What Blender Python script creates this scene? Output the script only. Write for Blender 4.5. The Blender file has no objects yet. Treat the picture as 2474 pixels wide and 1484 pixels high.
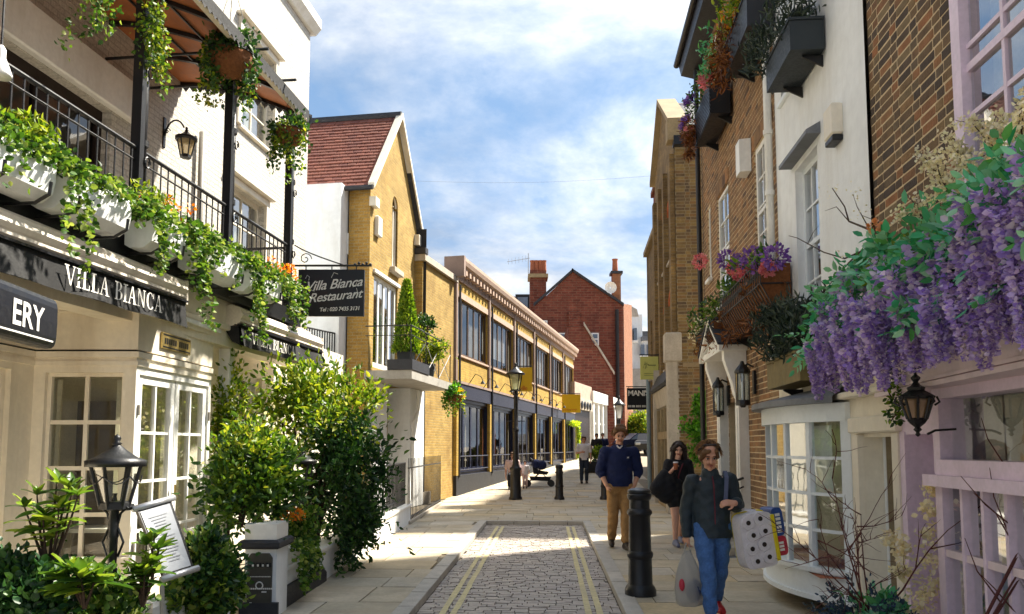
import bpy, bmesh, math, random
import numpy as np
from mathutils import Vector, Matrix, Quaternion
random.seed(7); RNG = np.random.default_rng(11)
R_ = math.radians
sc = bpy.context.scene
col = sc.collection
# ------------------------------------------------------------------ camera
FPX, CX, CY, PW = 1857.0, 1236.5, 927.0, 2473.0
PITCH = math.atan(153.0/1857.0); CAMH = 1.55
cam_d = bpy.data.cameras.new('camera'); cam = bpy.data.objects.new('camera', cam_d); col.objects.link(cam)
cam.location = (0, 0, CAMH); cam.rotation_euler = (math.pi/2 + PITCH, 0, 0)
cam_d.sensor_width = 36; cam_d.lens = 36*FPX/PW; cam_d.shift_y = (CY-742)/PW
cam_d.clip_start = 0.05; cam_d.clip_end = 3000
sc.camera = cam
# ------------------------------------------------------------------ light
SUN_EL, SUN_AZ = R_(52), R_(57)          # azimuth measured from +Y towards +X
EXPOSURE = 2.92
sun_d = bpy.data.lights.new('sun', 'SUN'); sun = bpy.data.objects.new('sun', sun_d); col.objects.link(sun)
sun_d.energy = 2.0; sun_d.angle = R_(3.0); sun_d.color = (1.0, 0.93, 0.80)
sdir = Vector((math.sin(SUN_AZ)*math.cos(SUN_EL), math.cos(SUN_AZ)*math.cos(SUN_EL), math.sin(SUN_EL)))
sun.rotation_euler = sdir.to_track_quat('Z', 'Y').to_euler(); sun.location = (20, 20, 40)
w = bpy.data.worlds.new('World'); sc.world = w; w.use_nodes = True
nt = w.node_tree; nt.nodes.clear()
def N(tree, typ, **kw):
    n = tree.nodes.new(typ)
    for k, v in kw.items():
        if k == 'ins':
            for a, b in v.items(): n.inputs[a].default_value = b
        else: setattr(n, k, v)
    return n
def build_world():
    L = nt.links.new
    out = N(nt, 'ShaderNodeOutputWorld'); bg = N(nt, 'ShaderNodeBackground'); bg.inputs['Strength'].default_value = 1.0
    sky = N(nt, 'ShaderNodeTexSky'); sky.sky_type = 'NISHITA'; sky.sun_disc = False
    sky.sun_elevation = SUN_EL; sky.sun_rotation = SUN_AZ; sky.altitude = 50; sky.air_density = 1.0; sky.dust_density = 0.15; sky.ozone_density = 3.0
    tc = N(nt, 'ShaderNodeTexCoord')
    sk = N(nt, 'ShaderNodeVectorMath', operation='MULTIPLY'); sk.inputs[1].default_value = (0.031, 0.032, 0.0285)
    L(sky.outputs['Color'], sk.inputs[0])
    sv = N(nt, 'ShaderNodeVectorMath', operation='MULTIPLY_ADD'); sv.inputs[1].default_value = (1, 1, 0.75); sv.inputs[2].default_value = (0, 0, 0.42); L(tc.outputs['Generated'], sv.inputs[0])
    sn = N(nt, 'ShaderNodeVectorMath', operation='NORMALIZE'); L(sv.outputs[0], sn.inputs[0]); L(sn.outputs[0], sky.inputs['Vector'])
    sep = N(nt, 'ShaderNodeSeparateXYZ'); L(tc.outputs['Generated'], sep.inputs[0])
    zz = N(nt, 'ShaderNodeMath', operation='ADD'); zz.inputs[1].default_value = 0.32; L(sep.outputs['Z'], zz.inputs[0])
    zm = N(nt, 'ShaderNodeMath', operation='MAXIMUM'); zm.inputs[1].default_value = 0.08; L(zz.outputs[0], zm.inputs[0])
    inv = N(nt, 'ShaderNodeMath', operation='DIVIDE'); inv.inputs[0].default_value = 1.0; L(zm.outputs[0], inv.inputs[1])
    pj = N(nt, 'ShaderNodeVectorMath', operation='SCALE'); L(tc.outputs['Generated'], pj.inputs[0]); L(inv.outputs[0], pj.inputs['Scale'])
    mp = N(nt, 'ShaderNodeMapping'); L(pj.outputs[0], mp.inputs['Vector']); mp.inputs['Scale'].default_value = (1.0, 1.25, 0.0); mp.inputs['Location'].default_value = CLOUD_OFF
    n1 = N(nt, 'ShaderNodeTexNoise', ins={'Scale': 1.5, 'Detail': 10.0, 'Roughness': 0.62, 'Distortion': 0.35}); L(mp.outputs[0], n1.inputs['Vector'])
    n2 = N(nt, 'ShaderNodeTexNoise', ins={'Scale': 0.9, 'Detail': 3.0, 'Roughness': 0.5}); L(mp.outputs[0], n2.inputs['Vector'])
    ad = N(nt, 'ShaderNodeMath', operation='ADD'); L(n1.outputs['Fac'], ad.inputs[0])
    m2 = N(nt, 'ShaderNodeMath', operation='MULTIPLY'); m2.inputs[1].default_value = 0.55; L(n2.outputs['Fac'], m2.inputs[0]); L(m2.outputs[0], ad.inputs[1])
    cr = N(nt, 'ShaderNodeValToRGB'); L(ad.outputs[0], cr.inputs[0])
    cr.color_ramp.elements[0].position = 0.64; cr.color_ramp.elements[0].color = (0.08, 0.08, 0.08, 1)
    cr.color_ramp.elements[1].position = 0.88; cr.color_ramp.elements[1].color = (1, 1, 1, 1)
    n3 = N(nt, 'ShaderNodeTexNoise', ins={'Scale': 2.6, 'Detail': 8.0, 'Roughness': 0.6}); L(mp.outputs[0], n3.inputs['Vector'])
    cc = N(nt, 'ShaderNodeValToRGB'); L(n3.outputs['Fac'], cc.inputs[0])
    cc.color_ramp.elements[0].position = 0.38; cc.color_ramp.elements[0].color = (0.052, 0.062, 0.078, 1)
    cc.color_ramp.elements[1].position = 0.62; cc.color_ramp.elements[1].color = (0.138, 0.135, 0.129, 1)
    # cloud forward-scatters: brighter towards the sun
    dp = N(nt, 'ShaderNodeVectorMath', operation='DOT_PRODUCT'); dp.inputs[1].default_value = tuple(sdir); L(tc.outputs['Generated'], dp.inputs[0])
    dm = N(nt, 'ShaderNodeMath', operation='MAXIMUM', ins={1: 0.0}); L(dp.outputs['Value'], dm.inputs[0])
    dw = N(nt, 'ShaderNodeMath', operation='POWER', ins={1: 3.0}); L(dm.outputs[0], dw.inputs[0])
    da = N(nt, 'ShaderNodeMath', operation='MULTIPLY_ADD', ins={1: 2.2, 2: 1.0}); L(dw.outputs[0], da.inputs[0])
    cs = N(nt, 'ShaderNodeVectorMath', operation='SCALE'); L(cc.outputs['Color'], cs.inputs[0]); L(da.outputs[0], cs.inputs['Scale'])
    mx = N(nt, 'ShaderNodeMix', data_type='RGBA'); L(cr.outputs['Color'], mx.inputs['Factor']); L(sk.outputs[0], mx.inputs['A']); L(cs.outputs[0], mx.inputs['B'])
    L(mx.outputs['Result'], bg.inputs['Color']); L(bg.outputs[0], out.inputs[0])
CLOUD_OFF = (9.4, 8.1, 0.0)
build_world()
vs = sc.view_settings; vs.view_transform = 'Standard'; vs.look = 'None'; vs.exposure = EXPOSURE; vs.gamma = 1.0; vs.use_curve_mapping = False
sc.cycles.max_bounces = 10; sc.cycles.diffuse_bounces = 7; sc.cycles.transparent_max_bounces = 12
sc.cycles.sample_clamp_indirect = 6.0; sc.cycles.caustics_reflective = False; sc.cycles.caustics_refractive = False
# ------------------------------------------------------------------ geometry helpers
def ray(x, y):
    u = (x-CX)/FPX; v = (CY-y)/FPX; c, s = math.cos(PITCH), math.sin(PITCH)
    return Vector((u, c - v*s, s + v*c))
def at(x, y, Y):                          # the point seen at photo pixel x, y that is Y metres away
    d = ray(x, y); return Vector((0, 0, CAMH)) + d*(Y/d.y)
def gz(Y):                                # street level rises gently beyond 23 m
    return 0.0 if Y < 23 else min((Y-23)*0.033, 1.25)
def ong(x, y):                            # the point on the ground
    d = ray(x, y); P = d*(CAMH/-d.z); return Vector((P.x, P.y, 0))
class Frame:                              # wall frame: s along the wall away from the camera, d out towards the street, z up
    def __init__(f, o, t, side):
        t = Vector((t[0], t[1], 0)).normalized(); f.o = Vector((o[0], o[1], 0)); f.t = t
        f.n = Vector((t.y, -t.x, 0))*side; f.side = side
        f.M = Matrix(((t.x, f.n.x, 0, f.o.x), (t.y, f.n.y, 0, f.o.y), (0, 0, 1, 0), (0, 0, 0, 1)))
        f.rz = math.atan2(t.y, t.x)
    def p(f, s, d=0, z=0): return f.o + f.t*s + f.n*d + Vector((0, 0, z))
    def px(f, x, y, d=0):                 # photo pixel -> (s, z) on the plane d out of the wall
        r = ray(x, y); c = Vector((0, 0, CAMH)); o = f.p(0, d)
        t = (o-c).dot(f.n)/r.dot(f.n); P = c + r*t
        return (P-f.o).dot(f.t), P.z
    def S(f, x, d=0): return f.px(x, 1080, d)[0]
FR = Frame((2.46, 0), (0.08, 1), -1)      # right-hand terrace
FL = Frame((-6.07, 0), (0.115, 1), 1)     # white restaurant, wall plane
FY = Frame((-1.82, 24), (0.242, 1), 1)     # long yellow brick building
FG = Frame((-4.0, 0), (0.03, 1), 1)
IDF = Frame((0, 0), (1, 0), -1)
class MB:
    def __init__(m, M=None): m.v = []; m.f = []; m.fm = []; m.M = M.copy() if M is not None else None; m.mi = 0
    def _a(m, pts):
        i = len(m.v)
        if m.M is not None: m.v += [tuple(m.M @ Vector(p)) for p in pts]
        else: m.v += [tuple(p) for p in pts]
        return i
    def face(m, *pts):
        i = m._a(pts); m.f.append(tuple(range(i, i+len(pts)))); m.fm.append(m.mi); return m
    def faces(m, pts, fs):
        i = m._a(pts)
        for f in fs: m.f.append(tuple(i+k for k in f)); m.fm.append(m.mi)
        return m
    def box(m, x0, x1, y0, y1, z0, z1):
        return m.faces([(x0,y0,z0),(x1,y0,z0),(x1,y1,z0),(x0,y1,z0),(x0,y0,z1),(x1,y0,z1),(x1,y1,z1),(x0,y1,z1)],
                [(0,3,2,1),(4,5,6,7),(0,1,5,4),(1,2,6,5),(2,3,7,6),(3,0,4,7)])
    def bbox(m, x0, x1, y0, y1, z0, z1, b=0.01):            # box with a chamfered top and bottom edge
        return m.faces([(x0+b,y0+b,z0),(x1-b,y0+b,z0),(x1-b,y1-b,z0),(x0+b,y1-b,z0),(x0,y0,z0+b),(x1,y0,z0+b),(x1,y1,z0+b),(x0,y1,z0+b),
            (x0,y0,z1-b),(x1,y0,z1-b),(x1,y1,z1-b),(x0,y1,z1-b),(x0+b,y0+b,z1),(x1-b,y0+b,z1),(x1-b,y1-b,z1),(x0+b,y1-b,z1)],
            [(0,3,2,1)]+[(a+i, a+(i+1)%4, a+4+(i+1)%4, a+4+i) for a in (0,4,8) for i in range(4)]+[(12,13,14,15)])
    def prism(m, prof, a0, a1, ax='x'):                       # profile polygon swept along an axis
        n = len(prof)
        if ax == 'x': P = [(a0, p[0], p[1]) for p in prof]+[(a1, p[0], p[1]) for p in prof]
        elif ax == 'y': P = [(p[0], a0, p[1]) for p in prof]+[(p[0], a1, p[1]) for p in prof]
        else: P = [(p[0], p[1], a0) for p in prof]+[(p[0], p[1], a1) for p in prof]
        fs = [tuple(range(n-1, -1, -1)), tuple(range(n, 2*n))]+[(i, (i+1) % n, n+(i+1) % n, n+i) for i in range(n)]
        return m.faces(P, fs)
    def lathe(m, c, prof, n=16, a0=0.0, a1=2*math.pi, cap=True, rot=0.0):
        c = Vector(c); full = abs(a1-a0-2*math.pi) < 1e-6; k = n if full else n+1
        P = []; fs = []
        for r, z in prof:
            for i in range(k):
                a = rot + a0+(a1-a0)*i/n; P.append((c.x+r*math.cos(a), c.y+r*math.sin(a), c.z+z))
        for j in range(len(prof)-1):
            for i in range(n):
                a, b = i, (i+1) % k
                fs.append((j*k+a, j*k+b, (j+1)*k+b, (j+1)*k+a))
        if cap and full: fs.append(tuple(range(k-1, -1, -1))); fs.append(tuple((len(prof)-1)*k+i for i in range(k)))
        return m.faces(P, fs)
    def tube(m, pts, r, n=8, cap=True):
        pts = [Vector(p) for p in pts]; K = len(pts)
        rs = r if isinstance(r, (list, tuple)) else [r]*K
        P = []; fs = []; up = None
        for i in range(K):
            d = (pts[min(i+1, K-1)]-pts[max(i-1, 0)])
            d = d.normalized() if d.length > 1e-9 else Vector((0, 0, 1))
            if up is None:
                up = Vector((0, 0, 1)) if abs(d.z) < 0.9 else Vector((1, 0, 0))
            a = d.cross(up); a = a.normalized() if a.length > 1e-6 else d.orthogonal().normalized()
            b = a.cross(d).normalized(); up = b
            for j in range(n):
                t = 2*math.pi*j/n; P.append(pts[i]+a*(rs[i]*math.cos(t))+b*(rs[i]*math.sin(t)))
        for i in range(K-1):
            for j in range(n): fs.append((i*n+j, i*n+(j+1) % n, (i+1)*n+(j+1) % n, (i+1)*n+j))
        if cap: fs.append(tuple(range(n-1, -1, -1))); fs.append(tuple((K-1)*n+j for j in range(n)))
        return m.faces(P, fs)
    def sphere(m, c, r, n=12, k=8, s=(1, 1, 1)):
        P = []; fs = []
        for j in range(k+1):
            t = math.pi*j/k
            for i in range(n):
                a = 2*math.pi*i/n
                P.append((c[0]+r*s[0]*math.sin(t)*math.cos(a), c[1]+r*s[1]*math.sin(t)*math.sin(a), c[2]+r*s[2]*math.cos(t)))
        for j in range(k):
            for i in range(n): fs.append((j*n+i, (j+1)*n+i, (j+1)*n+(i+1) % n, j*n+(i+1) % n))
        return m.faces(P, fs)
    def build(m, name, mats, parent=None, smooth=False, kind=None):
        root = parent
        while root is not None and root.parent is not None: root = root.parent
        base = Vector(root.location) if root is not None else Vector((0, 0, 0))
        me = bpy.data.meshes.new(name)
        me.from_pydata([(p[0]-base.x, p[1]-base.y, p[2]-base.z) for p in m.v], [], m.f)
        if not isinstance(mats, (list, tuple)): mats = [mats]
        for x in mats: me.materials.append(x)
        if len(mats) > 1: me.polygons.foreach_set('material_index', m.fm)
        if smooth: me.polygons.foreach_set('use_smooth', [True]*len(me.polygons))
        if m.M is not None and m.M.determinant() < 0: me.flip_normals()
        me.update()
        o = bpy.data.objects.new(name, me); col.objects.link(o)
        if parent is not None: o.parent = parent
        if kind: o['kind'] = kind
        return o
def thing(name, label, cat, loc=(0, 0, 0), group=None):
    o = bpy.data.objects.new(name, None); col.objects.link(o); o.location = loc; o.empty_display_size = 0.2
    return tag(o, label, cat, group)
def tag(o, label, cat, group=None):
    o['label'] = label; o['category'] = cat
    if group: o['group'] = group
    return o
def struct(o): o['kind'] = 'structure'; return o
def copy_tree(o, parent=None):
    c = o.copy(); col.objects.link(c); c.parent = parent
    for ch in o.children: copy_tree(ch, c)
    return c
def recenter(o):                      # single-mesh things: put the origin at the base of the mesh
    me = o.data; co = np.empty(len(me.vertices)*3); me.vertices.foreach_get('co', co); co = co.reshape(-1, 3)
    b = Vector(((co[:,0].min()+co[:,0].max())/2, (co[:,1].min()+co[:,1].max())/2, co[:,2].min()))
    me.transform(Matrix.Translation(-b)); o.location = b; return o
_unit = {}
def unit_mesh(mat, b=0.04, seed=0):
    key = (mat.name, b, seed)
    if key not in _unit:
        m = MB(); m.bbox(-.5, .5, -.5, .5, -.5, .5, b)
        me = bpy.data.meshes.new('piece'); me.from_pydata(m.v, [], m.f); me.materials.append(mat); _unit[key] = me
    return _unit[key]
def pieces(name, parent, items, mat, limit=300, rz=0.0, stuff_name=None, b=0.05):
    """items: (centre, size, weight, tilt); the heaviest become objects of their own, the rest one part."""
    root = parent
    while root.parent is not None: root = root.parent
    base = Vector(root.location) if root.type != 'MESH' or root is not parent or True else Vector()
    items = sorted(items, key=lambda q: -q[2])
    me = unit_mesh(mat, b)
    for c, s, wgt, rot in items[:limit]:
        o = bpy.data.objects.new(name, me); col.objects.link(o); o.parent = parent
        o.location = Vector(c)-base; o.scale = s; o.rotation_euler = (rot[0], rot[1], rz+rot[2])
    if len(items) > limit:
        m = MB()
        for c, s, wgt, rot in items[limit:]:
            m.M = Matrix.Translation(Vector(c)) @ Matrix.Rotation(rz+rot[2], 4, 'Z') @ Matrix.Rotation(rot[1], 4, 'Y') @ Matrix.Rotation(rot[0], 4, 'X') @ Matrix.Diagonal((s[0], s[1], s[2], 1))
            m.box(-.5, .5, -.5, .5, -.5, .5)
        m.M = None
        m.build(stuff_name or 'small_'+name+'s', mat, parent, kind='stuff')
# ------------------------------------------------------------------ materials
_m = {}
def newmat(name):
    m = bpy.data.materials.new(name); m.use_nodes = True; t = m.node_tree; t.nodes.clear()
    return m, t, t.links.new
def rnd_node(t):
    oi = N(t, 'ShaderNodeObjectInfo'); ge = N(t, 'ShaderNodeNewGeometry')
    a = N(t, 'ShaderNodeMath', operation='ADD'); t.links.new(oi.outputs['Random'], a.inputs[0]); t.links.new(ge.outputs['Random Per Island'], a.inputs[1])
    f = N(t, 'ShaderNodeMath', operation='FRACT'); t.links.new(a.outputs[0], f.inputs[0]); return f.outputs[0]
def ramp(t, fac, stops):
    r = N(t, 'ShaderNodeValToRGB'); e = r.color_ramp.elements
    while len(e) < len(stops): e.new(0.5)
    for i, (p, c) in enumerate(stops): e[i].position = p; e[i].color = (c[0], c[1], c[2], 1)
    t.links.new(fac, r.inputs[0]); return r.outputs['Color']
def mixc(t, fac, a, b, mode='MIX'):
    n = N(t, 'ShaderNodeMix', data_type='RGBA', blend_type=mode)
    for k, v in (('Factor', fac), ('A', a), ('B', b)):
        if isinstance(v, (int, float)): n.inputs[k].default_value = v
        elif isinstance(v, tuple): n.inputs[k].default_value = (v[0], v[1], v[2], 1)
        else: t.links.new(v, n.inputs[k])
    return n.outputs['Result']
def noise(t, vec, scale, detail=4, rough=0.55):
    n = N(t, 'ShaderNodeTexNoise', ins={'Scale': scale, 'Detail': detail, 'Roughness': rough}); t.links.new(vec, n.inputs['Vector']); return n.outputs['Fac']
def surf(name, c, rough=0.6, var=0.25, scale=3.0, bump=0.15, bscale=60.0, pieces_=None, metal=0.0, spec=0.4, dirt=None, streak=False, coat=0.0):
    """plain surface with blotchy tone, fine relief; pieces_: list of colours picked per piece"""
    if name in _m: return _m[name]
    m, t, L = newmat(name)
    out = N(t, 'ShaderNodeOutputMaterial'); b = N(t, 'ShaderNodeBsdfPrincipled'); L(b.outputs[0], out.inputs[0])
    g = N(t, 'ShaderNodeNewGeometry'); pos = g.outputs['Position']
    if pieces_:
        r = rnd_node(t); k = len(pieces_)
        base = ramp(t, r, [((i+0.5)/k, pieces_[i]) for i in range(k)])
    else: base = (c[0], c[1], c[2])
    n1 = noise(t, pos, scale, 6, 0.6)
    tone = ramp(t, n1, [(0.25, (1-var,)*3), (0.75, (1+var*0.35,)*3)])
    colr = mixc(t, 1.0, base, tone, 'MULTIPLY')
    n2 = noise(t, pos, scale*9, 3)
    colr = mixc(t, 1.0, colr, ramp(t, n2, [(0.3, (1-var*0.6,)*3), (0.7, (1+var*0.2,)*3)]), 'MULTIPLY')
    if dirt:
        mp = N(t, 'ShaderNodeMapping'); L(pos, mp.inputs['Vector']); mp.inputs['Scale'].default_value = (1, 1, 0.18 if streak else 1)
        nd = noise(t, mp.outputs[0], 2.6 if streak else 1.3, 7, 0.65)
        fac = ramp(t, nd, [(0.46, (0, 0, 0)), (0.72, (0.65, 0.65, 0.65))])
        colr = mixc(t, fac, colr, dirt)
    L(colr, b.inputs['Base Color']); b.inputs['Metallic'].default_value = metal; b.inputs['Specular IOR Level'].default_value = spec
    b.inputs['Coat Weight'].default_value = coat
    rr = N(t, 'ShaderNodeMapRange', ins={'From Min': 0.3, 'From Max': 0.7, 'To Min': max(0.05, rough-0.1), 'To Max': min(1, rough+0.12)}); L(n2, rr.inputs[0]); L(rr.outputs[0], b.inputs['Roughness'])
    if bump:
        bp = N(t, 'ShaderNodeBump', ins={'Strength': bump, 'Distance': 0.02}); L(noise(t, pos, bscale, 4), bp.inputs['Height']); L(bp.outputs[0], b.inputs['Normal'])
    _m[name] = m; return m
def wallvec(t, tdir):
    g = N(t, 'ShaderNodeNewGeometry'); d = N(t, 'ShaderNodeVectorMath', operation='DOT_PRODUCT'); d.inputs[1].default_value = (tdir[0], tdir[1], 0)
    t.links.new(g.outputs['Position'], d.inputs[0]); s = N(t, 'ShaderNodeSeparateXYZ'); t.links.new(g.outputs['Position'], s.inputs[0])
    c = N(t, 'ShaderNodeCombineXYZ'); t.links.new(d.outputs['Value'], c.inputs[0]); t.links.new(s.outputs['Z'], c.inputs[1]); return c.outputs[0], g.outputs['Position']
def brickmat(name, tdir, c1, c2, mortar, bw=0.225, bh=0.075, ms=0.010, bump=0.5, var=0.35, rough=0.85, c3=None):
    if name in _m: return _m[name]
    m, t, L = newmat(name)
    out = N(t, 'ShaderNodeOutputMaterial'); b = N(t, 'ShaderNodeBsdfPrincipled'); L(b.outputs[0], out.inputs[0])
    v, pos = wallvec(t, tdir)
    def bt(c1, c2, mo, seedoff=0):
        k = N(t, 'ShaderNodeTexBrick'); k.offset = 0.5; L(v, k.inputs['Vector'])
        for a, x in (('Color1', c1), ('Color2', c2), ('Mortar', mo)): k.inputs[a].default_value = (x[0], x[1], x[2], 1)
        for a, x in (('Scale', 1.0), ('Mortar Size', ms), ('Mortar Smooth', 0.15), ('Bias', 0.0), ('Brick Width', bw), ('Row Height', bh)): k.inputs[a].default_value = x
        return k
    k = bt(c1, c2, mortar)
    colr = k.outputs['Color']
    if c3:
        n3 = noise(t, pos, 0.9, 5, 0.6); colr = mixc(t, ramp(t, n3, [(0.45, (0, 0, 0)), (0.7, (0.6, 0.6, 0.6))]), colr, c3)
    n1 = noise(t, pos, 2.2, 6, 0.65); colr = mixc(t, 1.0, colr, ramp(t, n1, [(0.25, (1-var,)*3), (0.75, (1.12,)*3)]), 'MULTIPLY')
    n2 = noise(t, pos, 38, 3); colr = mixc(t, 1.0, colr, ramp(t, n2, [(0.3, (0.72,)*3), (0.7, (1.1,)*3)]), 'MULTIPLY')
    L(colr, b.inputs['Base Color']); b.inputs['Roughness'].default_value = rough; b.inputs['Specular IOR Level'].default_value = 0.25
    ad = N(t, 'ShaderNodeMath', operation='MULTIPLY_ADD', ins={1: -1.0}); L(k.outputs['Fac'], ad.inputs[0]); L(n2, ad.inputs[2])
    bp = N(t, 'ShaderNodeBump', ins={'Strength': bump, 'Distance': 0.012}); L(ad.outputs[0], bp.inputs['Height']); L(bp.outputs[0], b.inputs['Normal'])
    _m[name] = m; return m
def leafmat(name, cols, trans=0.35, rough=0.5):
    if name in _m: return _m[name]
    m, t, L = newmat(name)
    out = N(t, 'ShaderNodeOutputMaterial')
    r = rnd_node(t); c = ramp(t, r, [(i/(max(1, len(cols)-1)), cols[i]) for i in range(len(cols))])
    g = N(t, 'ShaderNodeNewGeometry')
    c = mixc(t, 1.0, c, ramp(t, noise(t, g.outputs['Position'], 4.0, 3), [(0.3, (0.7, 0.72, 0.7)), (0.7, (1.15, 1.1, 1.0))]), 'MULTIPLY')
    b = N(t, 'ShaderNodeBsdfPrincipled'); L(c, b.inputs['Base Color']); b.inputs['Roughness'].default_value = rough; b.inputs['Specular IOR Level'].default_value = 0.35
    tr = N(t, 'ShaderNodeBsdfTranslucent'); bc = mixc(t, 1.0, c, (1.5, 1.5, 0.7), 'MULTIPLY'); L(bc, tr.inputs['Color'])
    mx = N(t, 'ShaderNodeMixShader'); mx.inputs[0].default_value = trans; L(b.outputs[0], mx.inputs[1]); L(tr.outputs[0], mx.inputs[2]); L(mx.outputs[0], out.inputs[0])
    _m[name] = m; return m
def glassmat(name, tint=(0.9, 0.95, 0.95), refl=0.12, rough=0.02, top=0.95):
    if name in _m: return _m[name]
    m, t, L = newmat(name)
    out = N(t, 'ShaderNodeOutputMaterial'); tr = N(t, 'ShaderNodeBsdfTransparent'); tr.inputs['Color'].default_value = (*tint, 1)
    gl = N(t, 'ShaderNodeBsdfGlossy'); gl.inputs['Roughness'].default_value = rough; gl.inputs['Color'].default_value = (1, 1, 1, 1)
    fr = N(t, 'ShaderNodeLayerWeight'); fr.inputs['Blend'].default_value = 0.5
    mr = N(t, 'ShaderNodeMapRange', ins={'From Min': 0.0, 'From Max': 1.0, 'To Min': refl, 'To Max': top}); 
    pw = N(t, 'ShaderNodeMath', operation='POWER', ins={1: 2.2}); L(fr.outputs['Facing'], pw.inputs[0]); L(pw.outputs[0], mr.inputs[0])
    g = N(t, 'ShaderNodeNewGeometry'); bp = N(t, 'ShaderNodeBump', ins={'Strength': 0.02, 'Distance': 0.05}); L(noise(t, g.outputs['Position'], 3.5, 2), bp.inputs['Height']); L(bp.outputs[0], gl.inputs['Normal'])
    mx = N(t, 'ShaderNodeMixShader'); L(mr.outputs[0], mx.inputs[0]); L(tr.outputs[0], mx.inputs[1]); L(gl.outputs[0], mx.inputs[2]); L(mx.outputs[0], out.inputs[0])
    _m[name] = m; return m
def emit(name, c, s):
    m, t, L = newmat(name); out = N(t, 'ShaderNodeOutputMaterial'); e = N(t, 'ShaderNodeEmission'); e.inputs[0].default_value = (*c, 1); e.inputs[1].default_value = s; L(e.outputs[0], out.inputs[0]); return m
def lantern_glass(name, c):
    m, t, L = newmat(name); out = N(t, 'ShaderNodeOutputMaterial'); a = N(t, 'ShaderNodeBsdfTranslucent'); a.inputs[0].default_value = (*c, 1)
    b = N(t, 'ShaderNodeBsdfPrincipled'); b.inputs['Base Color'].default_value = (*c, 1); b.inputs['Roughness'].default_value = 0.12
    tr = N(t, 'ShaderNodeBsdfTransparent'); tr.inputs[0].default_value = (0.95, 0.92, 0.85, 1)
    x = N(t, 'ShaderNodeMixShader'); x.inputs[0].default_value = 0.5; L(a.outputs[0], x.inputs[1]); L(b.outputs[0], x.inputs[2])
    y = N(t, 'ShaderNodeMixShader'); y.inputs[0].default_value = 0.45; L(x.outputs[0], y.inputs[1]); L(tr.outputs[0], y.inputs[2]); L(y.outputs[0], out.inputs[0]); return m
tR, tL, tY = FR.t, FL.t, FY.t
WHITE = surf('white paint', (0.86, 0.85, 0.81), 0.45, 0.12, 2.0, 0.06, 40, dirt=(0.62, 0.58, 0.50), streak=True)
WHITE_R = surf('white render', (0.84, 0.86, 0.87), 0.7, 0.12, 0.9, 0.15, 30, dirt=(0.62, 0.61, 0.58), streak=True)
WHITE_BRICK = brickmat('white painted brick', tL, (0.62, 0.585, 0.52), (0.57, 0.535, 0.475), (0.47, 0.44, 0.385), bump=0.9, var=0.12, rough=0.6)
CREAM = surf('cream paint', (0.84, 0.76, 0.62), 0.5, 0.12, 2.0, 0.05, 40, dirt=(0.55, 0.45, 0.32), streak=True)
CREAM_P = surf('pale cream paint', (0.80, 0.74, 0.62), 0.5, 0.12, 2.0, 0.05, 40, dirt=(0.56, 0.49, 0.38), streak=True)
BLACK = surf('black iron', (0.007, 0.0075, 0.009), 0.42, 0.2, 8, 0.1, 90, spec=0.5)
BLACKP = surf('black paint', (0.008, 0.0085, 0.012), 0.38, 0.10, 3, 0.02, 20, spec=0.45)
CANVAS = surf('black awning canvas', (0.010, 0.010, 0.011), 0.75, 0.4, 5, 0.2, 14)
LETTER = surf('white lettering', (0.85, 0.82, 0.76), 0.6, 0.06, 5, 0)
LETTER_G = surf('silver lettering', (0.72, 0.71, 0.68), 0.5, 0.1, 5, 0)
ROLLER = surf('awning cassette cream', (0.78, 0.70, 0.60), 0.45, 0.15, 4, 0.05, 30)
TERRA = surf('rust painted soffit', (0.42, 0.14, 0.045), 0.6, 0.3, 3, 0.15, 20)
WOOD_D = surf('dark stained wood', (0.020, 0.010, 0.007), 0.5, 0.35, 6, 0.1, 30)
SLATE = surf('slate', (0.034, 0.036, 0.044), 0.6, 0.3, 6, 0.2, 30)
LEAD = surf('lead flashing', (0.17, 0.18, 0.20), 0.5, 0.3, 4, 0.2, 12)
GOLDTEX = surf('brass plate', (0.45, 0.33, 0.12), 0.35, 0.3, 14, 0.2, 50, metal=0.7)
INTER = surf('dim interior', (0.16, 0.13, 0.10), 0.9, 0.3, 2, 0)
CURTAIN = surf('cream curtain', (0.62, 0.58, 0.46), 0.9, 0.2, 5, 0)
BLIND = surf('white blind', (0.74, 0.74, 0.70), 0.9, 0.1, 5, 0)
GLASS = glassmat('window glass'); GLASS_S = glassmat('sky reflecting glass', (0.62, 0.70, 0.74), 0.30)
GLASS_D = glassmat('dark shop glass', (0.50, 0.50, 0.50), 0.05, top=0.34)
GLASS_LEFT = glassmat('bay glass', (0.93, 0.94, 0.88), 0.05)
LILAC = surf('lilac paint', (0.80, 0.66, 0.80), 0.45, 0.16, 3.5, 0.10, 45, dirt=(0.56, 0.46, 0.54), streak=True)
LILAC_P = surf('pale pink fascia', (0.82, 0.68, 0.71), 0.5, 0.10, 1.5, 0.05, 30, dirt=(0.5, 0.42, 0.44), streak=True)
PALEBLUE = surf('pale blue white paint', (0.80, 0.85, 0.88), 0.4, 0.08, 2.5, 0.03, 30)
TIMBER_TROUGH = surf('olive timber trough', (0.20, 0.15, 0.05), 0.6, 0.35, 7, 0.2, 25)
GREYBOX = surf('charcoal box', (0.020, 0.027, 0.031), 0.5, 0.15, 4, 0.05)
COIR = surf('coir liner', (0.26, 0.095, 0.03), 0.95, 0.5, 30, 0.8, 120)
CLAYPOT = surf('terracotta', (0.40, 0.13, 0.06), 0.8, 0.3, 8, 0.2, 40)
SOIL = surf('soil', (0.04, 0.028, 0.02), 1.0, 0.4, 20, 0.6, 60)
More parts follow.
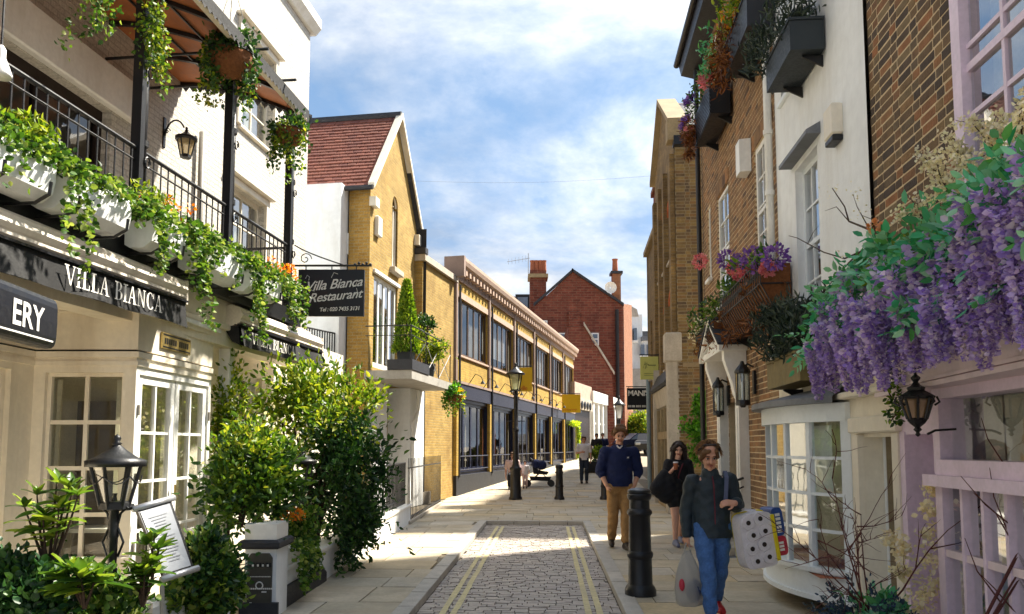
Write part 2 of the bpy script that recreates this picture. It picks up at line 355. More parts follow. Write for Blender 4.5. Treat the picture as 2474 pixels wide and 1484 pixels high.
BRICKS_R = surf('stock brick pieces', (0.3, 0.15, 0.07), 0.88, 0.35, 9, 0.5, 55, pieces_=[(0.15, 0.088, 0.052), (0.29, 0.165, 0.08), (0.23, 0.13, 0.066), (0.35, 0.195, 0.09), (0.19, 0.115, 0.064), (0.38, 0.185, 0.075), (0.27, 0.155, 0.076), (0.32, 0.19, 0.09)])
BRICKS_D = surf('dark stock brick pieces', (0.2, 0.1, 0.05), 0.88, 0.4, 9, 0.5, 55, pieces_=[(0.08, 0.057, 0.043), (0.20, 0.125, 0.062), (0.135, 0.085, 0.05), (0.26, 0.165, 0.075), (0.34, 0.14, 0.058), (0.165, 0.11, 0.06), (0.105, 0.074, 0.052), (0.22, 0.155, 0.08)])
BRICKS_Y = surf('brown yellow brick pieces', (0.3, 0.2, 0.07), 0.88, 0.4, 9, 0.5, 55, pieces_=[(0.13, 0.085, 0.05), (0.26, 0.165, 0.06), (0.33, 0.22, 0.08), (0.20, 0.13, 0.055), (0.29, 0.15, 0.055), (0.17, 0.11, 0.055)])
MORTAR_T = surf('tan mortar', (0.62, 0.48, 0.30), 0.95, 0.2, 12, 0.3, 80)
MORTAR_D = surf('dull ochre mortar', (0.30, 0.24, 0.15), 0.95, 0.25, 12, 0.3, 80)
BR_BROWN = brickmat('brown yellow stock brick', tR, (0.34, 0.215, 0.08), (0.21, 0.135, 0.06), (0.27, 0.20, 0.11), c3=(0.17, 0.11, 0.055), var=0.45)
BR_GABLE = brickmat('golden stock brick', FG.t, (0.50, 0.33, 0.09), (0.39, 0.25, 0.065), (0.52, 0.40, 0.20), c3=(0.42, 0.27, 0.07))
BR_GABLE2 = brickmat('golden stock brick return', (1, 0), (0.60, 0.33, 0.06), (0.46, 0.25, 0.05), (0.45, 0.30, 0.12), c3=(0.42, 0.20, 0.04))  # golden brick tinted more orange, the return's shaded look in its colour
BR_YEL = brickmat('yellow facing brick', tY, (0.62, 0.40, 0.075), (0.49, 0.31, 0.058), (0.46, 0.33, 0.12), var=0.35, c3=(0.42, 0.27, 0.07))
BR_YEL_SHADE = brickmat('shade-darkened yellow brick', (1, 0), (0.34, 0.23, 0.09), (0.24, 0.16, 0.07), (0.26, 0.19, 0.10))  # darker yellow brick: shade of the camera-facing return put into the colour
BR_RED = brickmat('red brick', (1, 0.05), (0.27, 0.075, 0.045), (0.17, 0.042, 0.028), (0.24, 0.12, 0.08), bw=0.6, bh=0.2, ms=0.025, var=0.45, c3=(0.16, 0.055, 0.035))
BR_RED2 = brickmat('sun-tinted red brick', (0.2, 1), (0.36, 0.15, 0.075), (0.28, 0.11, 0.055), (0.33, 0.18, 0.11), var=0.25)  # red brick with a sunlit orange cast put into its colour
STONE = surf('pale stone', (0.52, 0.46, 0.38), 0.8, 0.25, 3, 0.3, 25, dirt=(0.3, 0.26, 0.2), streak=True)
STONE_W = surf('weathered buff stone', (0.36, 0.27, 0.15), 0.85, 0.3, 3, 0.3, 25, dirt=(0.25, 0.18, 0.1))
CONC = surf('concrete', (0.40, 0.38, 0.34), 0.85, 0.25, 2.5, 0.2, 30, dirt=(0.25, 0.24, 0.22), streak=True)
NAVY = surf('navy paint', (0.009, 0.012, 0.038), 0.35, 0.15, 3, 0.04, 30)
NAVYG = surf('slate blue fascia', (0.026, 0.029, 0.052), 0.5, 0.12, 3, 0.04, 30)
CHAR = surf('charcoal render', (0.024, 0.024, 0.027), 0.8, 0.2, 2, 0.2, 30)
BROWNW = surf('brown window frame', (0.11, 0.07, 0.05), 0.5, 0.2, 5, 0.05, 30)
TAUPE = surf('taupe band', (0.34, 0.25, 0.21), 0.8, 0.2, 3, 0.15, 30)
PINKST = surf('pinkish stone dentil', (0.50, 0.36, 0.28), 0.8, 0.2, 4, 0.15, 30)
TILES = surf('clay roof tile', (0.25, 0.05, 0.03), 0.75, 0.3, 6, 0.3, 60, pieces_=[(0.20, 0.062, 0.04), (0.15, 0.045, 0.032), (0.24, 0.078, 0.048), (0.18, 0.06, 0.038), (0.22, 0.07, 0.045)])
YELSIGN = surf('yellow sign', (0.78, 0.50, 0.01), 0.5, 0.06, 3, 0)
ORANGEP = surf('orange print', (0.62, 0.20, 0.01), 0.5, 0.06, 3, 0)
LIMESIGN = surf('pale lime sign', (0.58, 0.56, 0.16), 0.5, 0.08, 3, 0)
GREYPRINT = surf('olive grey print', (0.20, 0.22, 0.08), 0.5, 0.06, 3, 0)
BRIGHTYEL = surf('bright yellow', (0.85, 0.70, 0.01), 0.5, 0.06, 3, 0)
SETT = surf('granite sett', (0.3, 0.27, 0.25), 0.55, 0.3, 8, 0.4, 50, spec=0.5, pieces_=[(0.42, 0.36, 0.305), (0.50, 0.43, 0.36), (0.46, 0.385, 0.34), (0.54, 0.47, 0.39), (0.39, 0.335, 0.29), (0.51, 0.44, 0.37)])
JOINT = surf('sett joint grit', (0.27, 0.24, 0.20), 0.95, 0.4, 10, 0.5, 70)
FLAG = surf('york stone flag', (0.5, 0.42, 0.3), 0.75, 0.30, 2.2, 0.25, 35, dirt=(0.34, 0.27, 0.18), pieces_=[(0.56, 0.49, 0.36), (0.50, 0.44, 0.34), (0.60, 0.50, 0.34), (0.54, 0.48, 0.39), (0.60, 0.47, 0.28), (0.48, 0.43, 0.33), (0.57, 0.51, 0.41)])
FLAGJ = surf('flag bed', (0.30, 0.25, 0.18), 0.95, 0.35, 3, 0.4, 40)
KERB = surf('granite kerb', (0.5, 0.45, 0.4), 0.7, 0.25, 6, 0.3, 60, pieces_=[(0.50, 0.46, 0.40), (0.44, 0.41, 0.36), (0.55, 0.50, 0.43)])
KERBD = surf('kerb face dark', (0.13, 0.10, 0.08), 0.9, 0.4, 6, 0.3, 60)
LINE = surf('worn yellow line', (0.72, 0.62, 0.34), 0.8, 0.3, 14, 0.2, 70, dirt=(0.42, 0.36, 0.26))
ASPH = surf('pale road', (0.40, 0.36, 0.31), 0.9, 0.25, 2, 0.3, 60)
IVY = leafmat('ivy leaf', [(0.018, 0.052, 0.012), (0.042, 0.110, 0.016), (0.085, 0.185, 0.022), (0.17, 0.27, 0.035), (0.34, 0.39, 0.13)])
IVYD = leafmat('dark ivy leaf', [(0.012, 0.045, 0.018), (0.025, 0.075, 0.022), (0.045, 0.11, 0.03), (0.09, 0.17, 0.03)])
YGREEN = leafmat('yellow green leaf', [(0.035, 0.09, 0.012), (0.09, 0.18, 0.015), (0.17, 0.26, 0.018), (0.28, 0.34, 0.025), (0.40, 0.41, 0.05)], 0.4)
BUSH = leafmat('laurel leaf', [(0.015, 0.050, 0.014), (0.035, 0.095, 0.018), (0.09, 0.18, 0.02), (0.18, 0.30, 0.03)], 0.28, 0.38)
CLIMB = leafmat('bright climber leaf', [(0.03, 0.12, 0.012), (0.08, 0.26, 0.018), (0.16, 0.40, 0.03)], 0.4)
ROSEM = leafmat('rosemary leaf', [(0.016, 0.032, 0.028), (0.035, 0.058, 0.045), (0.07, 0.095, 0.06)], 0.15)
WLEAF = leafmat('artificial wisteria leaf', [(0.03, 0.26, 0.12), (0.06, 0.38, 0.21), (0.16, 0.50, 0.33), (0.32, 0.60, 0.46), (0.03, 0.20, 0.08), (0.12, 0.36, 0.10)], 0.3)
WPETAL = leafmat('wisteria petal', [(0.26, 0.16, 0.72), (0.38, 0.27, 0.84), (0.52, 0.42, 0.90), (0.70, 0.61, 0.93), (0.30, 0.19, 0.78), (0.58, 0.46, 0.90)], 0.35)
CREAMPET = leafmat('cream petal', [(0.62, 0.56, 0.46), (0.78, 0.73, 0.64), (0.88, 0.85, 0.80), (0.70, 0.60, 0.54)], 0.35)
PINKPET = leafmat('pink petal', [(0.62, 0.10, 0.20), (0.70, 0.24, 0.34), (0.72, 0.34, 0.40)], 0.3)
PURPET = leafmat('purple petal', [(0.10, 0.04, 0.36), (0.20, 0.08, 0.50), (0.30, 0.16, 0.58)], 0.3)
ORPET = leafmat('orange petal', [(0.75, 0.13, 0.01), (0.80, 0.26, 0.01), (0.82, 0.42, 0.02)], 0.3)
REDPET = leafmat('red berry', [(0.32, 0.02, 0.02), (0.45, 0.04, 0.03)], 0.2)
LAVEN = leafmat('blue lavender', [(0.02, 0.045, 0.10), (0.04, 0.07, 0.14), (0.06, 0.10, 0.12)], 0.2)
TWIG = surf('bark', (0.06, 0.035, 0.022), 0.9, 0.35, 10, 0.4, 60)
TWIGR = surf('reddish twig', (0.12, 0.035, 0.03), 0.8, 0.35, 10, 0.3, 60)
BIGLEAF = leafmat('broad evergreen leaf', [(0.035, 0.09, 0.018), (0.08, 0.17, 0.022), (0.17, 0.28, 0.03), (0.30, 0.38, 0.05)], 0.35, 0.35)
# ------------------------------------------------------------------ shared builders
def rv(a, b): return random.uniform(a, b)
def wall_sheet(F, parent, s0, s1, z0, z1, holes, mat, d=0.0, reveal=0.12, name='wall', rmat=None):
    """front sheet with openings (s0,s1,z0,z1) and their reveals"""
    ss = sorted({s0, s1, *[min(max(h[i], s0), s1) for h in holes for i in (0, 1)]})
    zs = sorted({z0, z1, *[min(max(h[i], z0), z1) for h in holes for i in (2, 3)]})
    m = MB(F.M)
    for i in range(len(ss)-1):
        for j in range(len(zs)-1):
            a, b, c, e = ss[i], ss[i+1], zs[j], zs[j+1]; ms, mz = (a+b)/2, (c+e)/2
            if any(h[0] < ms < h[1] and h[2] < mz < h[3] for h in holes): continue
            m.face((a, d, c), (b, d, c), (b, d, e), (a, d, e))
    m.mi = 1 if rmat else 0
    for h in holes:
        a, b, c, e = h[:4]; r = d-reveal
        m.face((a, d, c), (a, r, c), (a, r, e), (a, d, e)); m.face((b, r, c), (b, d, c), (b, d, e), (b, r, e))
        m.face((a, r, e), (b, r, e), (b, d, e), (a, d, e)); m.face((a, d, c), (b, d, c), (b, r, c), (a, r, c))
    return m.build(name, [mat, rmat] if rmat else mat, parent)
def window(F, parent, s0, s1, z0, z1, d=-0.08, cols=2, rows=2, fw=0.06, bar=0.022, fm=None, glass=None, back='curtain', sill=True, meet=None, name='window', bdepth=0.22, label=None, sillm=None, proud=0.0):
    fm = fm or WHITE; glass = glass or GLASS_S
    m = MB(F.M); t = 0.045
    m.box(s0, s0+fw, d-t, d+proud, z0, z1); m.box(s1-fw, s1, d-t, d+proud, z0, z1)
    m.box(s0+fw, s1-fw, d-t, d+proud-0.002, z0, z0+fw*1.3); m.box(s0+fw, s1-fw, d-t, d+proud-0.002, z1-fw, z1)
    w_ = m.build(name, fm, parent)
    if label: w_['label'] = label
    a, b, c, e = s0+fw, s1-fw, z0+fw*1.3, z1-fw
    if meet is not None:
        mz = c+(e-c)*meet; MB(F.M).box(a, b, d-t-0.006, d-0.004, mz-0.025, mz+0.025).build('meeting_rail', fm, w_)
    for i in range(1, cols):
        x = a+(b-a)*i/cols; MB(F.M).box(x-bar/2, x+bar/2, d-t+0.008, d-0.008, c, e).build('glazing_bar', fm, w_)
    for j in range(1, rows):
        z = c+(e-c)*j/rows
        if meet is not None and abs(z-mz) < 0.06: continue
        MB(F.M).box(a, b, d-t+0.011, d-0.011, z-bar/2, z+bar/2).build('glazing_bar', fm, w_)
    for i in range(cols):
        for j in range(rows):
            x0, x1 = a+(b-a)*i/cols, a+(b-a)*(i+1)/cols; y0, y1 = c+(e-c)*j/rows, c+(e-c)*(j+1)/rows
            k = rv(-0.004, 0.004)
            MB(F.M).face((x0, d-0.030+k, y0), (x1, d-0.030-k, y0), (x1, d-0.030-k, y1), (x0, d-0.030+k, y1)).build('pane', glass, w_)
    bd = d-bdepth
    if back == 'curtain':
        n = 14
        for q0, q1 in ((0.0, 0.40), (0.62, 1.0)):
            mm = MB(F.M)
            for i in range(n):
                xa, xb = s0+(s1-s0)*(q0+(q1-q0)*i/n), s0+(s1-s0)*(q0+(q1-q0)*(i+1)/n); ya, yb = bd+0.02*math.sin(i*2.1), bd+0.02*math.sin((i+1)*2.1)
                mm.face((xa, ya, z0), (xb, yb, z0), (xb, yb, z1), (xa, ya, z1))
            mm.build('curtain', CURTAIN, w_, smooth=True)
    elif back == 'blind':
        MB(F.M).face((s0, bd, z0+(z1-z0)*0.25), (s1, bd, z0+(z1-z0)*0.25), (s1, bd, z1), (s0, bd, z1)).build('blind', BLIND, w_)
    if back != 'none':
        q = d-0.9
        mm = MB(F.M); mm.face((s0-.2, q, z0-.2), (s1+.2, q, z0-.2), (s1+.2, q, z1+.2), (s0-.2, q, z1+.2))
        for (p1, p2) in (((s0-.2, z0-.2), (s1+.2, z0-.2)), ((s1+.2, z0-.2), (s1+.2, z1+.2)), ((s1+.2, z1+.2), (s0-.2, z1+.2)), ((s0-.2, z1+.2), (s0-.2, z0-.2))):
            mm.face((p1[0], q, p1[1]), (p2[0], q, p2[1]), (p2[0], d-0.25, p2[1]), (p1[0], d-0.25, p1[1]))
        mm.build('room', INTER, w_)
    if sill:
        MB(F.M).bbox(s0-0.05, s1+0.05, d-0.05, 0.06, z0-0.07, z0-0.004, 0.01).build('sill', sillm or fm, w_)
    return w_
def brick_field(F, parent, s0, s1, z0, z1, holes, mat, mortar, limit, d=0.0, bl=0.213, bh=0.062, jt=0.014, weight=None, name='brick', flemish=True):
    wall_sheet(F, parent, s0, s1, z0, z1, holes, mortar, d=d-0.010, reveal=0.14, name='mortar_bed')
    items = []; z = z0; r = 0
    while z+bh <= z1+0.001:
        s = s0-(0.0 if r % 2 == 0 else (bl*0.5+jt)/2*1.5); k = r
        while s < s1:
            L = bl if (k % 2 == 0 or not flemish) else bl/2-jt/2
            a, b = max(s, s0), min(s+L, s1)
            if b-a > 0.03:
                segs = [(a, b)]
                for h in holes:
                    if h[2]-0.02 < z+bh/2 < h[3]+0.01:
                        ns = []
                        for q in segs:
                            if h[1] <= q[0] or h[0] >= q[1]: ns.append(q)
                            else:
                                if h[0]-q[0] > 0.03: ns.append((q[0], h[0]))
                                if q[1]-h[1] > 0.03: ns.append((h[1], q[1]))
                        segs = ns
                for q in segs:
                    c = F.p((q[0]+q[1])/2, d-0.0252+rv(-0.0015, 0.0025), z+bh/2+rv(-0.0015, 0.0015))
                    wgt = -c.y if weight is None else weight(c)
                    items.append((c, (q[1]-q[0], 0.036, bh), wgt, (0, rv(-.006, .006), 0)))
            s += L+jt; k += 1
        z += bh+jt; r += 1
    pieces(name, parent, items, mat, limit, rz=F.rz, b=0.06)
def leaves(name, parent, P, D, size, mat, width=0.55, fold=0.25, kind='stuff', droop=0.0, seed=0, up=None):
    g = np.random.default_rng(seed+len(P)); P = np.asarray(P, float); D = np.asarray(D, float); n = len(P)
    D = D/np.maximum(np.linalg.norm(D, axis=1, keepdims=True), 1e-6); size = np.broadcast_to(np.asarray(size, float), (n,)).reshape(n, 1)
    U = g.normal(size=(n, 3)) if up is None else np.asarray(up, float)+g.normal(size=(n, 3))*0.35
    S = np.cross(D, U); S /= np.maximum(np.linalg.norm(S, axis=1, keepdims=True), 1e-6); Nn = np.cross(S, D)
    w_ = width*0.5; dz = np.array([[0, 0, -1.0]])*droop
    V = np.stack([P, P+D*size*0.30+S*size*w_*0.85+Nn*size*fold*0.6, P+D*size*0.68+S*size*w_*0.75+Nn*size*fold*0.5+dz*size*0.3, P+D*size+dz*size,
                  P+D*size*0.68-S*size*w_*0.75+Nn*size*fold*0.5+dz*size*0.3, P+D*size*0.30-S*size*w_*0.85+Nn*size*fold*0.6], axis=1).reshape(-1, 3)
    root = parent
    while root is not None and root.parent is not None: root = root.parent
    if root is not None: V = V-np.array(root.location)
    me = bpy.data.meshes.new(name); me.vertices.add(len(V)); me.vertices.foreach_set('co', V.ravel())
    idx = (np.arange(n)*6)[:, None]+np.array([[0, 1, 2, 3, 0, 3, 4, 5]]); idx = idx.ravel()
    me.loops.add(len(idx)); me.loops.foreach_set('vertex_index', idx.astype(np.int32))
    me.polygons.add(2*n); me.polygons.foreach_set('loop_start', (np.arange(2*n)*4).astype(np.int32)); me.polygons.foreach_set('loop_total', np.full(2*n, 4, np.int32))
    me.materials.append(mat); me.update(calc_edges=True)
    o = bpy.data.objects.new(name, me); col.objects.link(o)
    if parent is not None: o.parent = parent
    if kind: o['kind'] = kind
    return o
def clump_pts(c, r, n, clumps=30, spread=0.28, g=None, shell=0.55, drop=None):
    """leaf points in uneven clumps through an ellipsoid; returns points and outward directions"""
    g = g or RNG; c = np.array(c, float); r = np.array(r, float)
    q = g.normal(size=(clumps, 3)); q /= np.linalg.norm(q, axis=1, keepdims=True); q *= (shell+(1.05-shell)*g.random((clumps, 1)))
    k = g.integers(0, clumps, n); o = g.normal(size=(n, 3))*spread*(0.6+0.8*g.random((clumps, 1))[k])
    L = (q[k]+o)*0.78; P = c+L*r; D = L*0.6+g.normal(size=(n, 3))*0.55+np.array([0, 0, 0.25]); return P, D
def flower_ball(c, r, n, g=None):
    g = g or RNG; q = g.normal(size=(n, 3)); q /= np.linalg.norm(q, axis=1, keepdims=True); return np.array(c)+q*r*(0.55+0.45*g.random((n, 1))), q
def trails(starts, lens, n_per_m=60, out=(0, 0, 0), sway=0.05, g=None):
    """hanging strands of leaves: starts (k,3), lens (k)"""
    g = g or RNG; P = []; D = []
    for s, L in zip(starts, lens):
        k = max(4, int(n_per_m*L)); t = np.sort(g.random(k)); ph = g.random(2)*6
        arc = np.minimum(t*L/0.12, 1.0)
        x = np.stack([s[0]+out[0]*arc*0.10+sway*np.sin(t*4+ph[0])*t, s[1]+out[1]*arc*0.10+sway*np.sin(t*3.3+ph[1])*t, s[2]+0.06*np.sin(np.minimum(arc, 1)*3.14)-t*L], axis=1)
        x += g.normal(size=x.shape)*0.022; P.append(x)
        d = g.normal(size=x.shape)*0.7+np.array([out[0], out[1], -0.45]); D.append(d)
    return np.concatenate(P), np.concatenate(D)
def text_mesh(s, size, bold=0.0, shear=0.0, spacing=1.0, align='LEFT'):
    c = bpy.data.curves.new('t', 'FONT'); c.body = s; c.size = size; c.shear = shear; c.space_character = spacing; c.offset = bold; c.align_x = align; c.resolution_u = 4
    o = bpy.data.objects.new('t', c); col.objects.link(o); dg = bpy.context.evaluated_depsgraph_get()
    me = bpy.data.meshes.new_from_object(o.evaluated_get(dg)); V = [tuple(v.co) for v in me.vertices]; Fc = [tuple(p.vertices) for p in me.polygons]
    bpy.data.objects.remove(o); bpy.data.curves.remove(c); bpy.data.meshes.remove(me); return V, Fc
def put_text(parent, s, size, M, mat, bold=0.0, shear=0.0, spacing=1.0, name='lettering', align='LEFT'):
    V, Fc = text_mesh(s, size, bold, shear, spacing, align); m = MB(M); m.faces([(v[0], v[1], 0) for v in V], Fc); return m.build(name, mat, parent, kind='stuff')
def plane_mat(o, xdir, ydir): # matrix mapping text x,y to world directions, z to their cross
    x = Vector(xdir).normalized(); y = Vector(ydir).normalized(); z = x.cross(y); o = Vector(o)
    return Matrix(((x.x, y.x, z.x, o.x), (x.y, y.y, z.y, o.y), (x.z, y.z, z.z, o.z), (0, 0, 0, 1)))
SERIF = {  # strokes in a unit-high cell: quads (thick/thin strokes and serifs); 'w' = advance
 'V': (0.78, [[(.02,1),(.20,1),(.48,0),(.40,0)], [(.66,1),(.72,1),(.48,0),(.42,0)], [(-.04,1),(.30,1),(.30,.95),(-.04,.95)], [(.55,1),(.80,1),(.80,.95),(.55,.95)]]),
 'I': (0.38, [[(.12,0),(.28,0),(.28,1),(.12,1)], [(.02,1),(.38,1),(.38,.95),(.02,.95)], [(.02,0),(.38,0),(.38,.05),(.02,.05)]]),
 'L': (0.64, [[(.12,0),(.28,0),(.28,1),(.12,1)], [(.02,1),(.40,1),(.40,.95),(.02,.95)], [(.02,0),(.60,0),(.60,.06),(.02,.06)], [(.54,0),(.60,0),(.60,.28),(.56,.28)]]),
 'A': (0.80, [[(.08,0),(.14,0),(.42,1),(.36,1)], [(.36,1),(.46,1),(.74,0),(.56,0)], [(.0,0),(.24,0),(.24,.05),(.0,.05)], [(.48,0),(.82,0),(.82,.05),(.48,.05)], [(.18,.33),(.62,.33),(.60,.39),(.20,.39)]]),
 'N': (0.82, [[(.12,0),(.18,0),(.18,1),(.12,1)], [(.10,1),(.26,1),(.72,0),(.60,0)], [(.64,0),(.70,0),(.70,1),(.64,1)], [(.0,0),(.28,0),(.28,.05),(.0,.05)], [(.54,1),(.80,1),(.80,.95),(.54,.95)], [(.0,1),(.2,1),(.2,.95),(.0,.95)]]),
 ' ': (0.34, [])}
def _arc(cx, cy, rx, ry, t0, a0, a1, thick, thin, n=14):
    q = []
    for i in range(n):
        def pt(a, inner):
            th = (thin+(thick-thin)*abs(math.cos(a)))*(1 if inner else 0)
            return (cx+(rx-th)*math.cos(a), cy+(ry-th*0.7)*math.sin(a))
        a, b = a0+(a1-a0)*i/n, a0+(a1-a0)*(i+1)/n
        q.append([pt(a, 0), pt(b, 0), pt(b, 1), pt(a, 1)])
    return q
SERIF['C'] = (0.80, _arc(.40, .5, .38, .51, 0, .75, 2*math.pi-.75, .17, .05)+[[(.62,.68),(.68,.68),(.70,.98),(.66,.98)]])
SERIF['B'] = (0.70, [[(.12,0),(.28,0),(.28,1),(.12,1)], [(.02,1),(.34,1),(.34,.95),(.02,.95)], [(.02,0),(.34,0),(.34,.05),(.02,.05)], [(.28,.49),(.36,.49),(.36,.54),(.28,.54)]]
    + _arc(.34, .76, .26, .24, 0, -math.pi/2, math.pi/2, .14, .05, 8) + _arc(.34, .26, .30, .26, 0, -math.pi/2, math.pi/2, .15, .05, 8))
def serif_text(parent, s, h, M, mat, wid=1.0, track=0.06):
    x = 0.0; m = MB(M)
    for ch in s:
        w_, qs = SERIF[ch]
        for k, q in enumerate(qs): m.face(*[((x+p[0])*h*wid, p[1]*h, 0.0004*k) for p in q])
        x += w_+track
    m.build('lettering', mat, parent); return x*h*wid
def pot_soil(m, x0, x1, y0, y1, z): m.face((x0, y0, z), (x1, y0, z), (x1, y1, z), (x0, y1, z))
# ------------------------------------------------------------------ ground, road, pavement
def build_ground():
    m = MB(); ys = [-80, -30, 0, 23, 30, 40, 50, 61, 120, 600]
    for a, b in zip(ys[:-1], ys[1:]):
        m.face((-400, a, gz(a)-0.14), (400, a, gz(a)-0.14), (400, b, gz(b)-0.14), (-400, b, gz(b)-0.14))
    struct(m.build('ground', ASPH))
    FK = Frame((-1.306, 0), (0.0467, 1), 1); E = 16.35; RW = 2.03; S0 = -6
    road = struct(MB(FK.M).face((S0, 0, -0.105), (E, 0, -0.105), (E, RW, -0.105), (S0, RW, -0.105)).build('road', JOINT))
    items = []; s = 5.2; r = 0
    while s < E-0.06:
        rw = rv(0.088, 0.096); d = -rv(0.0, 0.14)
        while d < RW:
            L = rv(0.13, 0.19); a, b = max(d, 0.004), min(d+L, RW-0.004)
            if b-a > 0.04:
                c = FK.p(s+rw/2, (a+b)/2, -0.115+rv(-0.005, 0.004))
                items.append((c, (rw-0.012, b-a-0.012, 0.075), -c.y, (rv(-.025, .025), rv(-.025, .025), rv(-.012, .012))))
            d += L
        s += rw; r += 1
    pieces('sett', road, items, SETT, 300, rz=FK.rz, b=0.09, stuff_name='far_setts')
    for a in (0.235, 0.345, 1.665, 1.775):
        m = MB(FK.M); s = 4.5
        while s < E-0.35:
            L = rv(0.5, 0.9); w0, w1 = a+rv(-.004, .004), a+0.062+rv(-.004, .004)
            m.face((s, w0, -0.0705), (min(s+L, E-.35), w0+rv(-.003, .003), -0.0705), (min(s+L, E-.35), w1, -0.0705), (s, w1, -0.0705)); s += L+0.002
        m.build('yellow_line', LINE, road)
    # kerb stones
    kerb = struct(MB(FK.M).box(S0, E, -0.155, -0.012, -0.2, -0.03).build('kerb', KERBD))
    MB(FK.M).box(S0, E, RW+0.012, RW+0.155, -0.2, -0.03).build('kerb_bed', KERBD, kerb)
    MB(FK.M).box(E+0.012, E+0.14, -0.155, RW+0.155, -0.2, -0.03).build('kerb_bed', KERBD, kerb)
    it = []; s = 3.0
    for d0 in (-0.08, RW+0.08):
        s = 3.0
        while s < E:
            L = min(rv(0.7, 1.1), E+0.0-s+0.02)
            if L > 0.1: it.append((FK.p(s+L/2, d0, -0.038), (L-0.012, 0.168, 0.088), -s, (0, rv(-.006, .006), 0)))
            s += L
    d = -0.16
    while d < RW+0.15:
        L = rv(0.5, 0.8); b = min(d+L, RW+0.16); it.append((FK.p(E+0.075, (d+b)/2, -0.038), (0.15, b-d-0.012, 0.088), -E, (0, 0, 0))); d = b
    pieces('kerbstone', kerb, it, KERB, 300, rz=FK.rz, b=0.04)
    # pavement bed: two strips beside the road, a full sheet beyond it
    m = MB(); q = 0.0
    def strip(a, b, xl, xr):
        m.face((xl(a), a, gz(a)-0.022), (xr(a), a, gz(a)-0.022), (xr(b), b, gz(b)-0.022), (xl(b), b, gz(b)-0.022))
    kl = lambda y: -1.306+0.0467*y-0.16; kr = lambda y: -1.306+0.0467*y+RW+0.16
    wl = lambda y: -6.5; wr = lambda y: 2.46+0.08*y+1.2
    strip(-6, 16.48, wl, kl); strip(-6, 16.48, kr, wr)
    pv = struct(m.build('pavement', FLAGJ))
    m = MB(); ys = [16.48, 23, 30, 40, 50, 61, 66]
    for a, b in zip(ys[:-1], ys[1:]): strip2 = m.face((-8, a, gz(a)-0.022), (14, a, gz(a)-0.022), (14, b, gz(b)-0.022), (-8, b, gz(b)-0.022))
    m.build('far_street_bed', FLAGJ, pv)
    items = []
    def lay(xl, xr, y0, y1, rowmin, rowmax, lmin, lmax):
        y = y0
        while y < y1:
            h = rv(rowmin, rowmax); x = xl(y)-rv(0, 0.5); X1 = xr(y)
            while x < X1:
                L = rv(lmin, lmax); a, b = max(x, xl(y)), min(x+L, X1)
                if b-a > 0.08:
                    yc = y+h/2; c = Vector(((a+b)/2+0.0467*h/2, yc, gz(yc)-0.0265+rv(-0.003, 0.003)))
                    px = FPX*(b-a)/yc
                    items.append((c, (b-a-0.013, h-0.013, 0.053), -yc*(1 if yc > 0 else 5)-(50 if abs(c.x/yc) > 0.75 else 0), (rv(-.004, .004)+math.atan(0.033 if yc > 23 else 0), rv(-.004, .004), -0.0467)))
                x += L
            y += h
    tl = lambda y: -2.32 if y > 7.1 else -2.9
    lay(tl, kl, 4.2, 16.45, 0.55, 0.85, 0.5, 1.0)
    lay(kr, lambda y: 2.46+0.08*y-0.02, 4.0, 16.45, 0.45, 0.75, 0.55, 1.1)
    lay(lambda y: -2.0 if y < 23 else -1.82+0.25*(y-24), lambda y: 2.46+0.08*y+(0.4 if y < 18 else 0), 16.50, 31, 0.5, 0.8, 0.6, 1.1)
    lay(lambda y: -1.82+0.25*(y-24), lambda y: 2.46+0.08*y+0.5, 31, 50, 0.7, 1.0, 0.8, 1.3)
    pieces('flagstone', pv, items, FLAG, 300, rz=0, b=0.03, stuff_name='far_flagstones')
    # small cast iron covers let into the flags
    for (x, y, a, b) in ((1660, 1232, .55, .45), (1760, 1345, .3, .3)):
        c = ong(x, y); m = MB(); m.bbox(c.x-a/2, c.x+a/2, c.y-b/2, c.y+b/2, -0.01, 0.007, 0.004)
        for k in range(6):
            for l in range(5): m.box(c.x-a/2+0.05+k*(a-.1)/6, c.x-a/2+0.03+(k+.7)*(a-.1)/6+0.02, c.y-b/2+.05+l*(b-.1)/5, c.y-b/2+.05+(l+.6)*(b-.1)/5, 0.007, 0.010)
        o = recenter(m.build('inspection_cover', LEAD)); tag(o, 'grey metal inspection cover in the right pavement, '+('nearer the far shop' if y < 1300 else 'beside the white plinth'), 'cover')
build_ground()
# ------------------------------------------------------------------ right-hand side
def arch_top(F, m, s0, s1, z, h, d0, d1, n=8):
    for i in range(n):
        a, b = math.pi*i/n, math.pi*(i+1)/n; c = (s0+s1)/2; r = (s1-s0)/2
        q = [(c-r*math.cos(a), z+h*math.sin(a)), (c-r*math.cos(b), z+h*math.sin(b)), (c-(r+.12)*math.cos(b), z+(h+.14)*math.sin(b)), (c-(r+.12)*math.cos(a), z+(h+.14)*math.sin(a))]
        m.faces([(p[0], d1, p[1]) for p in q]+[(p[0], d0, p[1]) for p in q], [(0, 1, 2, 3), (7, 6, 5, 4), (0, 4, 5, 1), (1, 5, 6, 2), (2, 6, 7, 3), (3, 7, 4, 0)])
def shell(F, parent, s0, s1, z1, depth, mat, roofz=None, d=0.0, gap=0.95):
    """flank walls, back wall and roof that close a building behind its street front"""
    m = MB(F.M); d -= 0.02
    m.face((s0, d, 0), (s0, d-depth, 0), (s0, d-depth, z1), (s0, d, z1)); m.face((s1, d, 0), (s1, d-depth, 0), (s1, d-depth, z1), (s1, d, z1))
    m.face((s0, d-depth, 0), (s1, d-depth, 0), (s1, d-depth, z1), (s0, d-depth, z1)); m.face((s0, d, z1), (s1, d, z1), (s1, d-depth, z1), (s0, d-depth, z1))
    return m.build('rear_shell', mat, parent)
